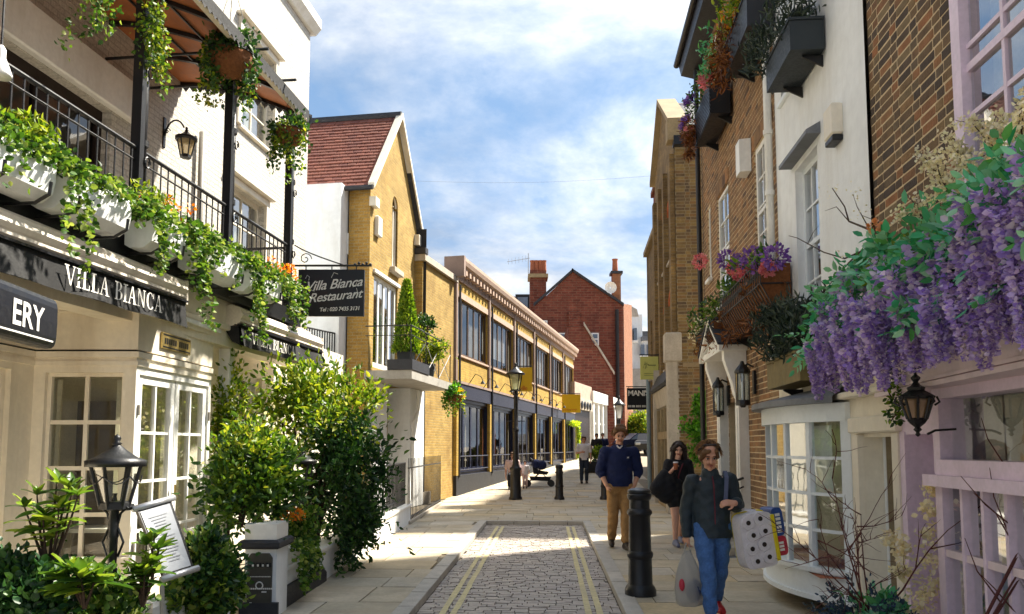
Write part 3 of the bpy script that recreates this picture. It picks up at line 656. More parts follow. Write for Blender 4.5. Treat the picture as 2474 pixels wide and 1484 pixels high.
def lilac_house():
    S = FR.S; sE = 6.16; s0 = 2.4
    h = thing('shop_house', 'dark brick house with a lilac painted shopfront at the right edge', 'house', FR.p(4.5))
    W = (3.35, 4.76, 3.02, 5.05)
    brick_field(FR, h, 3.0, sE, 2.36, 6.1, [W], BRICKS_D, MORTAR_T, 300, weight=lambda c: (-abs(c.y-5.5)*3-abs(c.z-3.3)))
    wall_sheet(FR, h, s0, 3.0, 2.36, 6.1, [], MORTAR_D, d=-0.01, name='plain_wall')
    shell(FR, h, s0, sE-0.01, 6.1, 5.0, MORTAR_D)
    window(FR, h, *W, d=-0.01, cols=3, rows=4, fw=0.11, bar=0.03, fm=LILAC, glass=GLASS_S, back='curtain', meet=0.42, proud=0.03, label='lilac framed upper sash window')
    # shopfront: big upper light, rail, tall lower lights
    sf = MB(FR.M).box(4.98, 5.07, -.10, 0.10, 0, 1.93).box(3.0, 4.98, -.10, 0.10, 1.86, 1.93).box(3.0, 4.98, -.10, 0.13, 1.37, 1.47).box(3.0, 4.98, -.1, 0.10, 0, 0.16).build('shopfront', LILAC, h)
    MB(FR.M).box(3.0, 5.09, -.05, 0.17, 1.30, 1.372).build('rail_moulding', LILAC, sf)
    MB(FR.M).face((3.0, 0.02, 1.47), (4.98, 0.02, 1.47), (4.98, 0.02, 1.86), (3.0, 0.02, 1.86)).build('pane', GLASS, sf)
    cuts = [3.0, 3.4]+[S(x, .08) for x in (2660, 2570, 2495, 2430, 2373, 2323, 2281)]
    for a, b in zip(cuts[:-1], cuts[1:]):
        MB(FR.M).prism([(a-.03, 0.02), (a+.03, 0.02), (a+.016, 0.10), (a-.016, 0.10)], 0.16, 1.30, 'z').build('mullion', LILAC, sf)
        for z0, z1 in ((0.16, 0.86), (0.90, 1.30)):
            k = rv(-.006, .006); MB(FR.M).face((a, 0.06+k, z0), (b, 0.06-k, z0), (b, 0.06-k, z1), (a, 0.06+k, z1)).build('pane', GLASS, sf)
    MB(FR.M).box(3.0, 4.98, 0.065, 0.092, 0.855, 0.90).build('transom', LILAC_P, sf)
    MB(FR.M).face((2.9, -0.20, 0), (5.0, -0.20, 0), (5.0, -0.20, 1.9), (2.9, -0.20, 1.9)).build('window_back', BLIND, sf)
    m = MB(FR.M)
    for a in (4.86, 4.62, 4.3, 3.9, 3.6):
        m.face((a, -0.12, 0.1), (a-.16, -0.15, 0.1), (a-.16, -0.15, 1.86), (a, -0.12, 1.86))
    m.build('net_curtain', CURTAIN, sf)
    # recessed door
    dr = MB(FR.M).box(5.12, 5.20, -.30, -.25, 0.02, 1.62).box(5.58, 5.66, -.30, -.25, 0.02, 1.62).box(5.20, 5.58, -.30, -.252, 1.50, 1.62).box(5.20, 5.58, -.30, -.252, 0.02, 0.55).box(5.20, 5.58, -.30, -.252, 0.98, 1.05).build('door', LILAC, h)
    for z0, z1 in ((0.55, .98), (1.05, 1.5)): MB(FR.M).face((5.2, -.275, z0), (5.58, -.275, z0), (5.58, -.275, z1), (5.2, -.275, z1)).build('pane', GLASS_D, dr)
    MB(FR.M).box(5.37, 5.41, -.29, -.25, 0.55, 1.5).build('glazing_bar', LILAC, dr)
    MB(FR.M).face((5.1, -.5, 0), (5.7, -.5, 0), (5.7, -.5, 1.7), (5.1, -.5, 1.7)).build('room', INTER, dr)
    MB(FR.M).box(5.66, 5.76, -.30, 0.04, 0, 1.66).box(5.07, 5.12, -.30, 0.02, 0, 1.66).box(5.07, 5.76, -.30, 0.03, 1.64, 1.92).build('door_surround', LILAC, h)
    # fascia and cornice, running out a little towards the doorway
    m = MB(FR.M); m.faces([(3.0, 0.0, 1.95), (5.80, 0.0, 1.95), (5.80, 0.14, 1.95), (3.0, 0.34, 1.95), (3.0, 0.0, 2.34), (5.80, 0.0, 2.34), (5.80, 0.18, 2.34), (3.0, 0.42, 2.34)], [(0, 3, 2, 1), (4, 5, 6, 7), (3, 7, 6, 2), (2, 6, 5, 1), (0, 4, 7, 3)]); fa = m.build('fascia', LILAC_P, h)
    for z0, z1, e in ((1.925, 1.955, 0.03), (1.965, 1.985, 0.02), (2.335, 2.375, 0.05)):
        q = [(3.0, 0.0), (5.83, 0.0), (5.83, 0.145+e), (3.0, 0.345+e+(0.08 if z0 > 2.2 else 0))]; MB(FR.M).prism(q, z0, z1, 'z').build('moulding', LILAC_P, fa)
def bow_house():
    h = thing('white_house', 'narrow white rendered house with a bowed shop window', 'house', FR.p(7.5))
    S0, S1 = 6.165, 8.96
    sA, sB = FR.px(1990, 700)[0], FR.px(1933, 700)[0]
    W1 = (sA, sB, 2.82, 4.55); W2 = (FR.S(1958), FR.S(1916), 5.55, 7.2)
    wall_sheet(FR, h, S0, S1, 2.36, 7.7, [W1, W2], WHITE_R, d=0.02, reveal=0.13)
    shell(FR, h, S0, S1, 7.7, 5.0, WHITE_R)
    window(FR, h, *W1, d=-0.06, cols=3, rows=4, fm=PALEBLUE, glass=GLASS_S, back='curtain', meet=0.5)
    MB(FR.M).prism([(0.02, 4.62), (0.16, 4.62), (0.16, 4.66), (0.02, 4.74)], sA-.12, sB+.12, 'x').build('window_hood', LEAD, h)
    window(FR, h, *W2, d=-0.04, cols=2, rows=3, fm=PALEBLUE, glass=GLASS_S, back='dark', meet=0.5)
    # cracks in the render
    for pts in ([(2.9, 5.3), (3.3, 5.1), (3.45, 4.9), (3.7, 4.85)],): pass
    # ground floor
    B0, B1 = 6.86, 9.12; D0, D1 = 5.86, 6.55
    wall_sheet(FR, h, 5.77, 9.2, 0, 2.355, [(B0, B1, 0.2, 1.93), (D0, D1, 0.02, 1.63)], CREAM_P, d=0.0, reveal=0.2, name='ground_floor_wall')
    dr = MB(FR.M).box(D0, D1, -.20, -.15, 0.02, 1.63).build('door', PALEBLUE, h)
    for z0, z1 in ((0.18, 0.7), (0.82, 1.5)): MB(FR.M).bbox(D0+.12, D1-.12, -.152, -.135, z0, z1, 0.008).build('panel', PALEBLUE, dr)
    MB(FR.M).bbox(D0+.07, D0+.11, -.15, -.10, 0.68, 0.80, 0.006).build('letter_lock', BLACK, dr)
    for a, b in ((D0-.12, D0-.004), (D1+.004, D1+.12)): MB(FR.M).bbox(a, b, -0.01, 0.055, 0, 1.66, 0.01).build('architrave', CREAM_P, h)
    MB(FR.M).bbox(D0-.15, D1+.15, -0.01, 0.08, 1.665, 1.80, 0.012).build('architrave', CREAM_P, h)
    MB(FR.M).bbox(5.80, 9.2, -0.01, 0.10, 1.97, 2.03, 0.012).build('cornice', CREAM_P, h)
    MB(FR.M).bbox(5.80, 6.8, -0.01, 0.14, 2.22, 2.35, 0.02).build('cornice', CREAM_P, h)
    # the bow
    def bp(a, off=0.0, z=0.0):
        x = 2*a-1; return (B0+(B1-B0)*a, 0.01+0.40*max(0.0, 1-x*x)**0.75+off, z)
    bw = thing_part('bow_window', h)
    K = 18
    def ring(z0, z1, o0, o1, name, mat, par):
        m = MB(FR.M)
        for i in range(K):
            a, b = i/K, (i+1)/K
            q = [bp(a, o0), bp(b, o0), bp(b, o1), bp(a, o1)]
            m.faces([(p[0], p[1], z0) for p in q]+[(p[0], p[1], z1) for p in q], [(0, 3, 2, 1), (4, 5, 6, 7), (0, 1, 5, 4), (1, 2, 6, 5), (2, 3, 7, 6), (3, 0, 4, 7)])
        return m.build(name, mat, par)
    ring(0.20, 0.42, -0.12, 0.03, 'base', PALEBLUE, bw); ring(0.415, 0.455, -0.1, 0.075, 'sill', PALEBLUE, bw); ring(0.16, 0.205, -0.1, 0.06, 'base_moulding', PALEBLUE, bw)
    ring(1.78, 1.95, -0.06, 0.035, 'head', PALEBLUE, bw)
    NC, NR = 6, 4; za, zb = 0.455, 1.78
    for i in range(NC+1):
        a = i/NC; w_ = 0.010 if 0 < i < NC else 0.022
        p0, p1 = bp(max(0, a-w_)), bp(min(1, a+w_)); p2 = bp(min(1, a+w_), -0.05); p3 = bp(max(0, a-w_), -0.05)
        MB(FR.M).prism([(p[0], p[1]) for p in (p0, p1, p2, p3)], za, zb, 'z').build('glazing_bar', PALEBLUE, bw)
    for j in range(1, NR):
        z = za+(zb-za)*j/NR; ring(z-.014, z+.014, -0.045, -0.004, 'glazing_bar', PALEBLUE, bw)
    for i in range(NC):
        for j in range(NR):
            a, b = bp(i/NC, -.025), bp((i+1)/NC, -.025); k = rv(-.006, .006)
            MB(FR.M).face((a[0], a[1]+k, za+(zb-za)*j/NR), (b[0], b[1]-k, za+(zb-za)*j/NR), (b[0], b[1]-k, za+(zb-za)*(j+1)/NR), (a[0], a[1]+k, za+(zb-za)*(j+1)/NR)).build('pane', GLASS, bw)
    # what stands behind the bow glass: pale boards, a blind, timber floor
    MB(FR.M).face((B0, -0.32, 0.3), (B1, -0.32, 0.3), (B1, -0.32, 2.0), (B0, -0.32, 2.0)).build('backing', CURTAIN, bw)
    MB(FR.M).face((B0+.2, 0.10, 1.1), (B0+.62, 0.16, 1.1), (B0+.62, 0.16, 1.75), (B0+.2, 0.10, 1.75)).build('roller_blind', BLIND, bw)
    MB(FR.M).face((B0+.7, 0.20, 0.65), (B0+1.25, 0.22, 0.65), (B0+1.25, 0.22, 1.78), (B0+.7, 0.20, 1.78)).build('roller_blind', BLIND, bw)
    MB(FR.M).face((B0, -0.3, 0.40), (B1, -0.3, 0.40), (B1, 0.3, 0.40), (B0, 0.3, 0.40)).build('display_floor', CLAYPOT, bw)
    m = MB(FR.M)                                     # lead canopy, pitched
    for i in range(K):
        a, b = i/K, (i+1)/K; e0, e1 = bp(a, .14), bp(b, .14); w0, w1 = bp(a), bp(b)
        m.face((e0[0], e0[1], 2.0), (e1[0], e1[1], 2.0), (w1[0], 0.02, 2.13), (w0[0], 0.02, 2.13)); m.face((e0[0], e0[1], 1.945), (e1[0], e1[1], 1.945), (e1[0], e1[1], 2.0), (e0[0], e0[1], 2.0)); m.face((e0[0], e0[1], 1.945), (w0[0], 0, 1.945), (w1[0], 0, 1.945), (e1[0], e1[1], 1.945))
    m.build('lead_canopy', LEAD, bw)
    MB(FR.M).box(B0+.1, B1-.1, -0.3, 0.02, 0, 0.16).build('cavity_shade_fill', SLATE, h)  # solid dark fill paints the shade of the hollow beneath the bow
    for a in (0.18, 0.82):
        p = bp(a); MB(FR.M).prism([(0, 0.02), (p[1]*.5, 0.08), (p[1]*.85, 0.16), (0, 0.16)], p[0]-.06, p[0]+.06, 'x').build('bracket', STONE, h)
    # side light beside the bow and white pipe boxing
    window(FR, h, 9.20, 9.46, 0.55, 1.92, d=0.07, cols=1, rows=3, fw=0.05, fm=WHITE, glass=GLASS, back='none', sill=True, proud=0.0, name='side_light')
    MB(FR.M).box(9.18, 9.48, -0.02, 0.024, 0.5, 1.97).build('side_panel', WHITE, h)
    # white downpipe with collars
    ps = 9.02
    dp = MB(FR.M).tube([(ps, 0.09, 2.25), (ps, 0.09, 9.0)], 0.048, 12).build('downpipe', WHITE, h, smooth=True)
    for z in (2.6, 3.35, 4.55, 5.3, 6.4): MB(FR.M).tube([(ps, 0.09, z), (ps, 0.09, z+.06)], 0.06, 12).build('pipe_collar', WHITE, dp)
    al = thing('alarm_box', 'cream alarm box with dark underside on the white house', 'alarm', FR.p(FR.S(2005), 0.05, 4.2))
    s_, z_ = FR.px(2004, 300, 0.1)
    MB(FR.M).bbox(s_-.11, s_+.11, 0.022, 0.12, z_-.13, z_+.16, 0.015).build('cover', CREAM_P, al); MB(FR.M).bbox(s_-.10, s_+.10, 0.022, 0.115, z_-.19, z_-.131, 0.01).build('sounder_base', BLACKP, al)
def thing_part(name, parent):
    o = bpy.data.objects.new(name, None); col.objects.link(o); o.parent = parent; o.empty_display_size = 0.1; return o
def brick_house():
    S = FR.S; h = thing('brick_house', 'brown brick house with white sash windows and a hooded doorway', 'house', FR.p(11.5))
    S0, S1 = 8.965, 14.35
    A = (S(1884), S(1838), 3.88, 5.55); B = (S(1772), S(1744), 3.88, 5.75); C = (S(1727), S(1720), 4.55, 5.85)
    A2 = (S(1857), S(1803), 7.2, 8.62); B2 = (S(1750), S(1731), 7.3, 8.62)
    DO = (11.12, 12.25, 0.0, 2.25)
    holes = [A, B, C, A2, B2, DO]
    brick_field(FR, h, S0, S1, 0.34, 9.0, holes, BRICKS_R, MORTAR_T, 300, weight=lambda c: -c.y-0.4*c.z)
    shell(FR, h, S0+.01, S1, 9.05, 5.0, MORTAR_D)
    window(FR, h, *A, d=-0.03, cols=3, rows=4, fw=0.075, fm=WHITE, back='curtain', meet=0.45)
    window(FR, h, *B, d=-0.03, cols=2, rows=4, fw=0.07, fm=WHITE, back='curtain', meet=0.45)
    window(FR, h, *C, d=-0.03, cols=1, rows=2, fw=0.05, fm=WHITE, back='dark')
    window(FR, h, *A2, d=-0.03, cols=3, rows=4, fw=0.07, fm=WHITE, back='curtain', meet=0.45)
    window(FR, h, *B2, d=-0.03, cols=2, rows=4, fw=0.07, fm=WHITE, back='curtain', meet=0.45)
    for W in (A, B, A2, B2):                          # rubbed brick heads
        m = MB(FR.M); n = 9
        for i in range(n):
            a = W[0]-.06+(W[1]-W[0]+.12)*i/n; b = W[0]-.06+(W[1]-W[0]+.12)*(i+.88)/n
            m.box(a, b, -0.03, 0.006, W[3]+.004, W[3]+.20)
        m.build('brick_head', BRICKS_R, h)
    MB(FR.M).box(S0+.5, DO[0]-.3, -.02, 0.07, 0, 0.40).build('plinth', WHITE, h); MB(FR.M).box(DO[1]+.3, S1, -.02, 0.05, 0, 0.345).build('plinth', SLATE, h)
    # doorway with pilasters and a gabled hood
    dr = MB(FR.M).box(DO[0]+.02, DO[1]-.02, -.24, -.18, 0.12, 2.2).build('door', BLACKP, h)
    for z0, z1 in ((.3, .9), (1.05, 1.95)):
        for a in (DO[0]+.15, DO[0]+.62): MB(FR.M).bbox(a, a+.36, -.182, -.165, z0, z1, .01).build('panel', BLACKP, dr)
    MB(FR.M).box(DO[0], DO[1], -.3, 0.25, 0.0, 0.12).build('doorstep', STONE, h)
    for a in (DO[0]-.26, DO[1]+.03):
        p = MB(FR.M).bbox(a, a+.23, -.02, 0.13, 0.0, 2.5, .012).build('pilaster', WHITE, h)
        MB(FR.M).bbox(a-.02, a+.25, -.02, 0.17, 0.0, 0.26, .012).build('pilaster_base', WHITE, p); MB(FR.M).box(a+.06, a+.17, .125, 0.145, 0.35, 2.1).build('pilaster_panel', WHITE, p)
        MB(FR.M).prism([(0.13, 2.22), (0.17, 2.30), (0.20, 2.46), (0.31, 2.80), (0.31, 2.92), (0.0, 2.92), (0.0, 2.22)], a+.03, a+.20, 'x').build('console_bracket', WHITE, p)
        for k in range(4): MB(FR.M).sphere(FR.p(a+.115, .18+.09*k, 2.24+.14*k), .05, 8, 6) if False else None
    z0, zt, dd = 2.92, 3.50, 0.36; a0, a1 = DO[0]-.30, DO[1]+.22; c = (a0+a1)/2
    hd = MB(FR.M).box(a0, a1, -.02, dd, z0, z0+.09).build('hood', WHITE, h)
    MB(FR.M).prism([(a0+.03, z0+.09), (a1-.03, z0+.09), (c, zt-.04)], 0.0, dd-.05, 'y').build('pediment', WHITE, hd)
    for q in (((a0-.05, z0+.07), (c, zt)), ((c, zt), (a1+.05, z0+.07))):
        (p, r) = q; MB(FR.M).prism([(p[0], p[1]), (r[0], r[1]), (r[0], r[1]+.035), (p[0], p[1]+.035)], -.0, dd+.06, 'y').build('hood_slates', SLATE, hd)
        MB(FR.M).prism([(p[0]+.02, p[1]-.08), (r[0], r[1]-.085), (r[0], r[1]-.006), (p[0]+.0, p[1]-.006)], dd-.04, dd+.04, 'y').build('bargeboard', WHITE, hd)
    # eaves gutter
    g = MB(FR.M).prism([(-.05, 8.72), (.30, 8.82), (.34, 9.0), (.34, 9.12), (-.05, 9.12)], S0, S1+.25, 'x').build('eaves', BLACKP, h)
    MB(FR.M).tube([(S0, .38, 9.06), (S1+.3, .38, 9.06)], .06, 10).build('gutter', BLACKP, g)
    MB(FR.M).faces([(S0, .34, 9.12), (S1+.25, .34, 9.12), (S1+.25, -2.6, 11.2), (S0, -2.6, 11.2), (S0, -5, 9.1), (S1+.25, -5, 9.1)], [(0, 1, 2, 3), (3, 2, 5, 4)]).build('roof', SLATE, h)
    MB(FR.M).tube([(S1-.1, .07, 0.3), (S1-.1, .07, 8.75)], .045, 10).build('downpipe', BLACKP, h)
    s_, z_ = FR.px(1790, 385, .1)
    al = recenter(MB(FR.M).prism([(s_-.15, .0), (s_+.15, .0), (s_+.12, .15), (s_-.12, .15)], z_-.22, z_+.24, 'z').build('alarm_box', WHITE)); tag(al, 'white alarm box on the brick wall between sash windows', 'alarm')
    # iron handrail by the step
    hr = thing('handrail', 'black iron handrail post beside the hooded doorway', 'handrail', FR.p(11.0, .45))
    MB(FR.M).tube([(10.75, .45, 0), (10.75, .45, .98)], .02, 8).build('post', BLACK, hr); MB(FR.M).tube([(10.72, .62, .93), (10.75, .45, 1.0), (10.8, .1, 1.12)], .017, 8).build('rail', BLACK, hr)
    MB(FR.M).tube([(10.73, .58, .80), (10.75, .45, .86), (10.8, .1, 1.0)], .012, 8).build('rail', BLACK, hr)
def wall_lantern(F, s, z, hgt, label, d=0.17, r=0.085):
    t = thing('wall_lantern', label, 'lantern', F.p(s, d, z-hgt/2), 'lanterns on the brick house')
    a, b = z-hgt/2, z+hgt/2; c = (s, d)
    MB(F.M).bbox(s-.05, s+.05, 0, .03, z-.1, z+.22, .008).build('backplate', BLACK, t); MB(F.M).tube([(s, .02, b+.02), (s, d*.6, b+.06), (s, d, b)], .014, 8).build('arm', BLACK, t)
    MB(F.M).lathe((s, d, 0), [(r*.2, b+.10), (r*.35, b+.06), (r*1.05, b-.02), (r*1.12, b-.05), (r, b-.07)], 10).build('cap', BLACK, t)
    MB(F.M).lathe((s, d, 0), [(r, a), (r*1.05, a+.03), (r*.95, a+.07), (r*.3, a-.03)], 10).build('base', BLACK, t)
    for i in range(6):
        w_ = 2*math.pi*i/6; x, y = s+r*.95*math.cos(w_), d+r*.95*math.sin(w_); MB(F.M).tube([(x, y, a+.05), (x, y, b-.05)], .009, 6).build('bar', BLACK, t)
    MB(F.M).lathe((s, d, 0), [(r*.88, a+.06), (r*.88, b-.06)], 12, cap=False).build('glass', GLASS, t, smooth=True)
    MB(F.M).lathe((s, d, 0), [(.012, a+.06), (.022, a+.10), (.022, b-.2), (.006, b-.16)], 8).build('bulb', CREAM_P, t, smooth=True)
def flower_box(F, label, s0, s1, z0, z1, d0=0.05, d1=0.30, kind='box', boxmat=None, plants=()):
    """a window box on the wall: box or wire hay-rack, with plants: (material, count, size, offsets...)"""
    t = thing('window_box', label, 'window box', F.p((s0+s1)/2, 0.0, z0))
    if kind == 'rack':
        m = MB(F.M); m.prism([(d0, z0), (d1*.55, z0), (d1, z0+(z1-z0)*.55), (d1, z1-.03), (d0, z1-.03)], s0+.01, s1-.01, 'x').build('coir_liner', COIR, t)
        n = max(5, int((s1-s0)/.11))
        for i in range(n+1):
            s = s0+(s1-s0)*i/n; MB(F.M).tube([(s, d0, z0-.012), (s, d1*.57, z0-.012), (s, d1+.012, z0+(z1-z0)*.55), (s, d1+.012, z1)], .008, 5).build('rack_bar', BLACK, t)
        for z, d in ((z1, d1+.012), (z0+(z1-z0)*.55, d1+.012)): MB(F.M).tube([(s0, d0, z), (s0, d, z), (s1, d, z), (s1, d0, z)], .010, 5).build('rack_rail', BLACK, t)
        m = MB(F.M)                                   # scrolls on the front
        for i in range(n):
            s = s0+(s1-s0)*(i+.5)/n; m.tube([(s+.04*math.cos(k*.7)*(1-k/14), d1+.016, z0+(z1-z0)*.76+.045*math.sin(k*.7)*(1-k/14)) for k in range(12)], .006, 4)
        m.build('scrollwork', BLACK, t)
    else:
        bm_ = boxmat or BLACKP; w_ = .018
        m = MB(F.M); m.box(s0, s1, d1-w_, d1, z0, z1).box(s0, s1, d0, d0+w_, z0, z1).box(s0, s0+w_, d0+w_, d1-w_, z0, z1).box(s1-w_, s1, d0+w_, d1-w_, z0, z1).box(s0+w_, s1-w_, d0+w_, d1-w_, z0, z0+w_)
        m.build('box', bm_, t); MB(F.M).box(s0-.012, s1+.012, d0-.006, d1+.012, z1-.025, z1+.003).build('rim', bm_, t)
        MB(F.M).face((s0, d0, z1-.02), (s1, d0, z1-.02), (s1, d1, z1-.02), (s0, d1, z1-.02)).build('soil', SOIL, t)
    for sb in (s0+.12, s1-.12): MB(F.M).prism([(0.0, z0-.12), (.02, z0-.12), (d1*.6, z0-.02), (d1*.6, z0-.004), (0, z0-.004)], sb-.012, sb+.012, 'x').build('bracket', BLACK, t)
    return t
def box_bush(F, t, mat, n, size, s0, s1, d0, d1, z0, z1, name='foliage', clumps=24, width=.4, up=.35):
    g = RNG; k = g.integers(0, clumps, n); cs = g.random((clumps, 3)); L = cs[k]+g.normal(size=(n, 3))*.10
    Pl = np.stack([s0+(s1-s0)*L[:, 0], d0+(d1-d0)*L[:, 1], z0+(z1-z0)*np.abs(L[:, 2])**.9], axis=1)
    P = np.array([F.p(*q) for q in Pl]); D = g.normal(size=(n, 3))*.6+np.array([0, 0, up]); 
    return leaves(name, t, P, D, size*(.6+.8*g.random(n)), mat, width)
def right_things():
    S = FR.S
    wall_lantern(FR, S(1797, .17), 2.36, .50, 'tall black glazed lantern on the brick wall right of the hooded doorway', r=.095)
    wall_lantern(FR, S(1737, .17)+.0, 2.30, .50, 'tall black glazed lantern on the brick wall left of the hooded doorway', r=.085)
    # upper boxes
    b = flower_box(FR, 'black window box trailing coir and yellow green flowers, topmost on the brick house', S(1866, .2), S(1803, .2), 6.55, 7.0, .04, .36, 'box', BLACKP)
    s0, s1 = S(1866, .2), S(1803, .2)
    box_bush(FR, b, COIR_FIB, 1300, .10, s0+.5, s1+.55, .25, .56, 6.45, 7.05, 'coir_fibres', width=.07, up=-.3)
    box_bush(FR, b, YGREEN, 420, .09, s0+.3, s1+.3, .2, .5, 6.98, 7.45, 'yellow_green_foliage'); box_bush(FR, b, ORPET, 140, .07, s0+.1, s1-.1, .2, .46, 6.98, 7.4, 'orange_flowers', up=.1)
    box_bush(FR, b, WLEAF, 240, .08, s1-.1, s1+.6, .3, .62, 6.8, 7.3, 'green_foliage'); box_bush(FR, b, PINKPET, 160, .06, s1+.3, s1+.6, .45, .62, 6.65, 6.85, 'pink_flowers', clumps=4)
    b = flower_box(FR, 'black slatted window box with purple flowers under the far upper window', S(1757, .2), S(1718, .2), 6.62, 7.15, .04, .34, 'box', BLACKP)
    s0, s1 = S(1757, .2), S(1718, .2)
    for i in range(8): MB(FR.M).box(s0, s1, .338, .352, 6.64+i*.062, 6.68+i*.062).build('slat', BLACKP, b)
    box_bush(FR, b, PURPET, 420, .06, s1-.2, s1+.4, .36, .60, 7.12, 7.42, 'purple_flowers', clumps=5); box_bush(FR, b, COIR_FIB, 700, .10, s1-.1, s1+.4, .25, .52, 6.55, 7.12, 'coir_fibres', width=.07, up=-.4)
    box_bush(FR, b, BUSH, 260, .08, s0+.2, s1+.2, .15, .5, 7.1, 7.5, 'foliage'); box_bush(FR, b, PINKPET, 60, .05, s1-.1, s1+.3, .4, .52, 6.8, 7.0, 'pink_flowers', clumps=4)
    b = flower_box(FR, 'charcoal window box of rosemary high on the white house', S(1968, .25), S(1902, .25), 5.34, 5.66, .04, .36, 'box', GREYBOX)
    box_bush(FR, b, ROSEM, 1700, .09, S(1968, .25), S(1880, .25), .08, .5, 5.55, 6.05, 'rosemary', width=.16, up=.7, clumps=40)
    # lower hay racks on the brick house
    b = flower_box(FR, 'wide wire hay rack of coir with purple and pink blooms above the lantern', S(1886, .2), S(1778, .2), 3.05, 3.62, .04, .36, 'rack')
    s0, s1 = S(1886, .2), S(1778, .2)
    box_bush(FR, b, COIR_FIB, 420, .11, s0, s1+.1, .1, .40, 3.0, 3.5, 'coir_fibres', width=.07, up=-.4); box_bush(FR, b, BUSH, 420, .09, s0, s1+.1, .12, .45, 3.55, 3.9, 'foliage')
    for i, (x, y, mt, r) in enumerate(((1758, 628, PURPET, .13), (1818, 628, PURPET, .15), (1873, 622, PURPET, .13), (1786, 663, PINKPET, .085), (1838, 640, PURPET, .11), (1785, 640, PURPET, .10), (1800, 655, PINKPET, .08), (1855, 650, PINKPET, .07), (1770, 650, PINKPET, .07))):
        s, z = FR.px(x, y, .32); P, D = flower_ball(FR.p(s, .32, z), r, 150); leaves('bloom', b, P, D, .045, mt, .9)
    b = flower_box(FR, 'small dark trough with pink bloom and white trailing flowers by the doorway hood', S(1745, .3), S(1700, .3), 3.05, 3.42, .05, .38, 'rack')
    s0, s1 = S(1745, .3), S(1700, .3); box_bush(FR, b, BUSH, 300, .09, s0, s1+.1, .12, .5, 3.4, 3.75, 'foliage'); box_bush(FR, b, CREAMPET, 120, .05, s0-.1, s1+.2, .3, .55, 3.3, 3.6, 'white_flowers')
    box_bush(FR, b, COIR_FIB, 220, .11, s0, s1+.1, .1, .42, 2.95, 3.35, 'coir_fibres', width=.07, up=-.4)
    s, z = FR.px(1690, 632, .42); P, D = flower_ball(FR.p(s, .42, z), .11, 150); leaves('bloom', b, P, D, .045, PINKPET, .9)
    # trough above the bow canopy
    b = flower_box(FR, 'olive timber trough of rosemary on the bow window canopy', S(1962, .25), S(1878, .25), 2.17, 2.47, .06, .34, 'box', TIMBER_TROUGH)
    box_bush(FR, b, ROSEM, 2600, .09, S(1965, .25), S(1872, .25), .08, .45, 2.44, 2.98, 'rosemary', width=.16, up=.7, clumps=50)
    # hanging lantern in front of the lilac shop
    c = Vector(FR.p(FR.S(2218, .30), .30, 0)); z0 = at(2218, 1055, c.y).z; z1 = at(2218, 905, c.y).z
    t = thing('hanging_lantern', 'black ornate lantern hanging beneath the wisteria by the lilac doorway', 'lantern', (c.x, c.y, z0)); H = z1-z0
    def zz(f): return z0+H*f
    MB().lathe((c.x, c.y, 0), [(.004, zz(0)), (.016, zz(.03)), (.010, zz(.07)), (.026, zz(.11)), (.016, zz(.15)), (.045, zz(.21)), (.062, zz(.27)), (.05, zz(.30))], 8).build('base_finial', BLACK, t)
    MB().lathe((c.x, c.y, 0), [(.105, zz(.60)), (.112, zz(.64)), (.075, zz(.70)), (.050, zz(.74)), (.056, zz(.79)), (.03, zz(.82)), (.014, zz(.88)), (.026, zz(.92)), (.03, zz(.95)), (.008, zz(1.0))], 8).build('crown', BLACK, t)
    for i in range(8):
        a = 2*math.pi*i/8+.39
        MB().tube([(c.x+.055*math.cos(a), c.y+.055*math.sin(a), zz(.28)), (c.x+.095*math.cos(a), c.y+.095*math.sin(a), zz(.61))], .008, 6).build('bar', BLACK, t)
        MB().tube([(c.x+.1*math.cos(a), c.y+.1*math.sin(a), zz(.5)), (c.x+.128*math.cos(a), c.y+.128*math.sin(a), zz(.55)), (c.x+.112*math.cos(a), c.y+.112*math.sin(a), zz(.64))], .007, 5).build('acanthus', BLACK, t)
    MB().lathe((c.x, c.y, 0), [(.05, zz(.29)), (.088, zz(.60))], 8, cap=False, rot=.39).build('glass', lantern_glass('amber lantern glass', (.45, .30, .16)), t)
    MB().tube([(c.x, c.y, zz(1.0)), (c.x, c.y, zz(1.10)), (c.x+.1, c.y, zz(1.16)), (c.x+.3, c.y, zz(1.12))], .009, 6).build('hanger', BLACK, t)
    MB().tube([(c.x+.06, c.y, zz(.04)), (c.x+.11, c.y, zz(.10)), (c.x+.24, c.y, zz(.12))], .008, 6).build('lower_scroll', BLACK, t)
COIR_FIB = leafmat('coir fibre', [(0.10, 0.03, 0.012), (0.22, 0.075, 0.02), (0.34, 0.13, 0.03)], .2)
